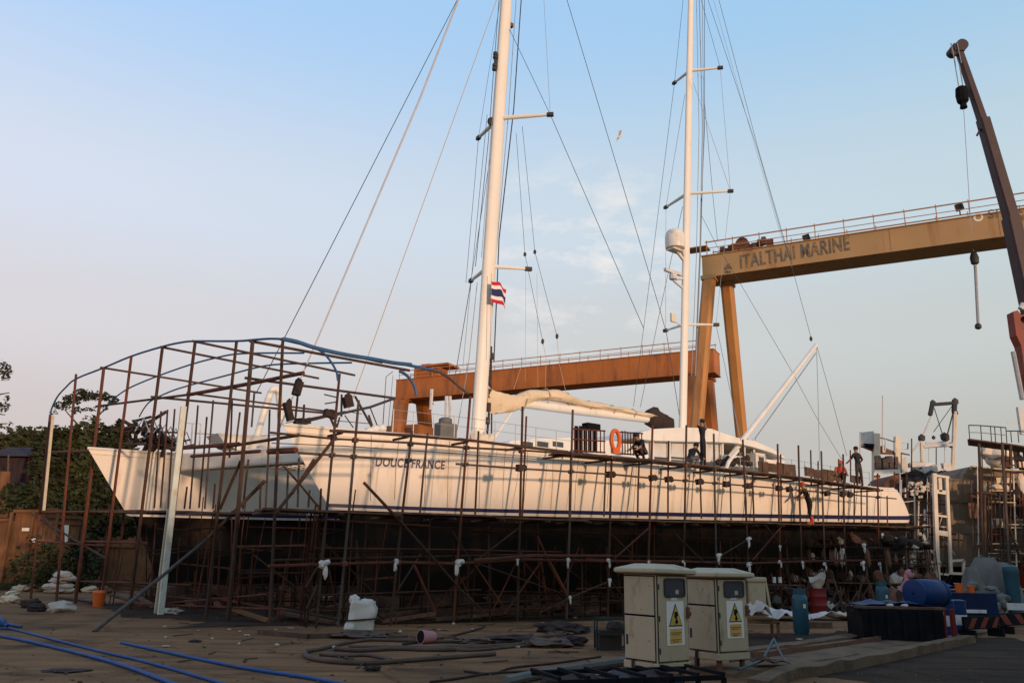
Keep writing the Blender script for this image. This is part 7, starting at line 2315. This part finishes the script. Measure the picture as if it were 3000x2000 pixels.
# drums and boxes in the dark under the near hull
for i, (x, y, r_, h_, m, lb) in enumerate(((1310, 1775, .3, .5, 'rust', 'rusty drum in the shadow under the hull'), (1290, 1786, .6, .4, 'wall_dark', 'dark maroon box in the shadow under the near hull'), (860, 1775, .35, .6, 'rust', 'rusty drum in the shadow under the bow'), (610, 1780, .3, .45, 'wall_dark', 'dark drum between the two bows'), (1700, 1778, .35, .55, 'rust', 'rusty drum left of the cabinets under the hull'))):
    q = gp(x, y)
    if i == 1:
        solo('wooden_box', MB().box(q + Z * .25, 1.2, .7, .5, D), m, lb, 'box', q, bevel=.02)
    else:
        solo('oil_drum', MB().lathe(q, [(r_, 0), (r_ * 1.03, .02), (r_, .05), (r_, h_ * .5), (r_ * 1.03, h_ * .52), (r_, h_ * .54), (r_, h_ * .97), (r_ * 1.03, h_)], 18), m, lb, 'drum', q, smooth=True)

# ------------------------------------------------------------------ steel tray under the cabinets, concrete strips and rails
t = thing('steel_trough', 'dark steel trough frame on the ground under the nearest cabinet', 'trough', gp(1900, 1995))
a, b = V((atZ(1640, 1990, .3).x, atZ(1640, 1990, .3).y, 0)), V((atZ(2120, 1975, .3).x, atZ(2120, 1975, .3).y, 0))
dd = (b - a).normalized(); nn = V((-dd.y, dd.x, 0)); L_ = (b - a).length
for nm, off, z_, w_, h_ in (('front_rail', 0, .27, .05, .06), ('front_rail', 0, .03, .05, .05), ('back_rail', .9, .27, .05, .06)):
    part(nm, MB().beam(a + nn * off + Z * z_, b + nn * off + Z * z_, w_, h_), 'black', t)
for k_ in range(7):
    s_ = L_ * k_ / 6
    part('upright', MB().box(a + dd * s_ + Z * .15, .05, .05, .24, dd), 'black', t)
    part('cross_bar', MB().beam(a + dd * s_ + Z * .31, a + dd * s_ + nn * .9 + Z * .31, .05, .04), 'black', t)
for k_, (s_, w_, m) in enumerate(((.35, .4, 'canvas_dark'), (.9, .3, 'steel_dark'), (1.5, .45, 'canvas_dark'))):
    part('scrap_part', MB().blob(a + dd * s_ + nn * .4 + Z * .18, w_, .3, .14, .5, 2, 2, k_), m, t)
P_ = [gp(x, y) + Z * .07 for x, y in ((1480, 2010), (1560, 1992), (1700, 1968), (1830, 1948), (1850, 1944))]
solo('grey_duct', MB().tube(spline(P_, 5), .07, 8), 'tarp', 'pale grey wrapped pipe lying on the ground up to the nearest cabinet', 'pipe', P_[0], smooth=True)
# dark green crate at the left of the cabinets
q = gp(1795, 1905)
t = thing('wire_crate', 'dark green wire-sided crate left of the nearest cabinet', 'crate', q)
for sx in (-.3, .3):
    for sy in (0, .5):
        part('corner_post', MB().box(q + V((sx, sy, .3)), .03, .03, .6), 'green', t)
for z_ in (.03, .3, .58):
    part('rim', MB().box(q + V((0, 0, z_)), .6, .03, .03), 'green', t)
    part('rim', MB().box(q + V((0, .5, z_)), .6, .03, .03), 'green', t)
part('load', MB().box(q + V((-.05, .25, .2)), .44, .36, .34, (1, .15, 0)).blob(q + V((.08, .22, .42)), .2, .16, .12, .5, 2, 2, 3), 'canvas_dark', t)
# kerbs of the slipway at the lower right
def kerb(label, pts_near, w_, h_, m='concrete', name='concrete_kerb', z0=0.0):
    P_ = [gp(x, y) for x, y in pts_near]
    mb = MB()
    rings = []
    SPn = []
    for a_, b_ in zip(P_, P_[1:]):
        for j in range(10):
            SPn.append(a_ + (b_ - a_) * j / 10)
    SPn.append(P_[-1])
    for i_, p in enumerate(SPn):
        d = (SPn[min(i_ + 1, len(SPn) - 1)] - SPn[max(i_ - 1, 0)]).normalized()
        s_ = V((-d.y, d.x, 0))
        e = .03 * noise.noise(p * 1.7)
        rings.append([p - Z * .05, p + s_ * e + Z * (h_ + e), p + s_ * (w_ + e) + Z * (h_ - e * .6), p + s_ * w_ - Z * .05])
    mb.loft(rings)
    o = part(name, mb, m, None, loc=P_[0])
    o['kind'] = 'structure'
    return o
kerb('', [(2190, 1925), (2380, 1898), (2540, 1872), (2800, 1832)], .35, .12)
kerb('', [(2150, 1985), (2400, 1945), (2600, 1910), (2830, 1868), (3050, 1825)], .8, .07)
kerb('', [(2250, 2030), (2330, 1990), (2500, 1962), (2700, 1918), (2860, 1882)], .28, .16)
rl_ = kerb('', [(2150, 1946), (2380, 1914), (2560, 1887), (2800, 1848)], .09, .15, 'rust', 'steel_rail')
# blue-grey strap and brown canvas on the kerb
k = MB()
k.tube([gp(2165, 1985) + Z * .12, gp(2235, 1965) + Z * .16, gp(2272, 1945) + Z * .42], .02, 6)
k.tube([gp(2272, 1945) + Z * .42, gp(2285, 1955) + Z * .28, gp(2303, 1965) + Z * .14], .018, 6)
solo('steel_strap', k, 'teal', 'bent teal steel strap lying on the kerb right of the cabinets', 'strap', gp(2235, 1970), smooth=True)
sheet('canvas_scrap', 'brown canvas scrap lying under the bent teal strap', 'canvas', gp(2255, 1965) + Z * .1, .55, .4, .1, 'plank', 51)
# deep shade of the lower right corner, painted as a dark ground patch
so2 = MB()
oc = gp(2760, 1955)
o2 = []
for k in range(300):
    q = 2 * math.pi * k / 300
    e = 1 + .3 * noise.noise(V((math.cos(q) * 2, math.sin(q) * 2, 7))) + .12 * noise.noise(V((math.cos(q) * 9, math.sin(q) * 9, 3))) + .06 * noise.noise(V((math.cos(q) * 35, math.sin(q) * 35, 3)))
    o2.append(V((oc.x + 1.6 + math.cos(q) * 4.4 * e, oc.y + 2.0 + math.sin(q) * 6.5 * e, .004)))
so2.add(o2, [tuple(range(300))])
tag(part('dark_ground', so2, 'dark_ground'), kind='structure')
# pebbles and crumbs of rubble over the yard
pb = MB()
for i in range(320):
    x, y = random.uniform(0, 3000), 2000 - 190 * random.random() ** 1.6
    q = gp(x, y)
    if q.y < 9: continue
    s_ = random.uniform(.006, .035) * random.random() ** .7
    pb.blob(q + Z * s_ * .4, s_ * 1.3, s_, s_ * .7, .3, 0, 2, i)
tag(part('rubble', pb, 'concrete'), 'crumbs of rubble scattered over the yard ground', 'rubble', None, 'stuff')
# sticks, offcuts and paper scraps strewn in front of the scaffold
lit, lit2 = MB(), MB()
for i in range(80):
    x = random.uniform(500, 2300)
    q = gp(x, random.uniform(1800, 1965) if i % 3 else random.uniform(1795, 1850))
    a = random.uniform(0, math.pi)
    d_ = V((math.cos(a), math.sin(a), random.uniform(-.02, .06)))
    lit.beam(q + Z * .015, q + Z * .02 + d_ * random.uniform(.1, .6), random.uniform(.01, .035), .015)
for i in range(46):
    q = gp(random.uniform(250, 2400), random.uniform(1792, 1900))
    lit2.blob(q + Z * .02, random.uniform(.03, .1), random.uniform(.03, .08), random.uniform(.01, .035), .5, 1, 2.5, i)
tag(part('stick_litter', lit, 'hoard'), 'sticks and timber offcuts strewn over the ground before the scaffold', 'litter', None, 'stuff')
tag(part('paper_litter', lit2, 'sack'), 'pale paper and rag scraps strewn over the ground before the scaffold', 'litter', None, 'stuff')
# seagull crossing the sky
q = atY(1813, 402, 60)
k = MB()
k.tube([q + V((-.22, 0, -.16)), q, q + V((.2, 0, .18)), q + V((.28, 0, .24))], [.02, .09, .06, .02], 6)
for sg in (-1, 1):
    k.add([q + V((-.05, 0, 0)), q + V((.1, 0, .05)), q + V((.18, sg * .55, .32)), q + V((-.1, sg * .9, .05))], [(0, 1, 2, 3)])
solo('seagull', k, 'white', 'small white gull flying between the two masts', 'bird', q)
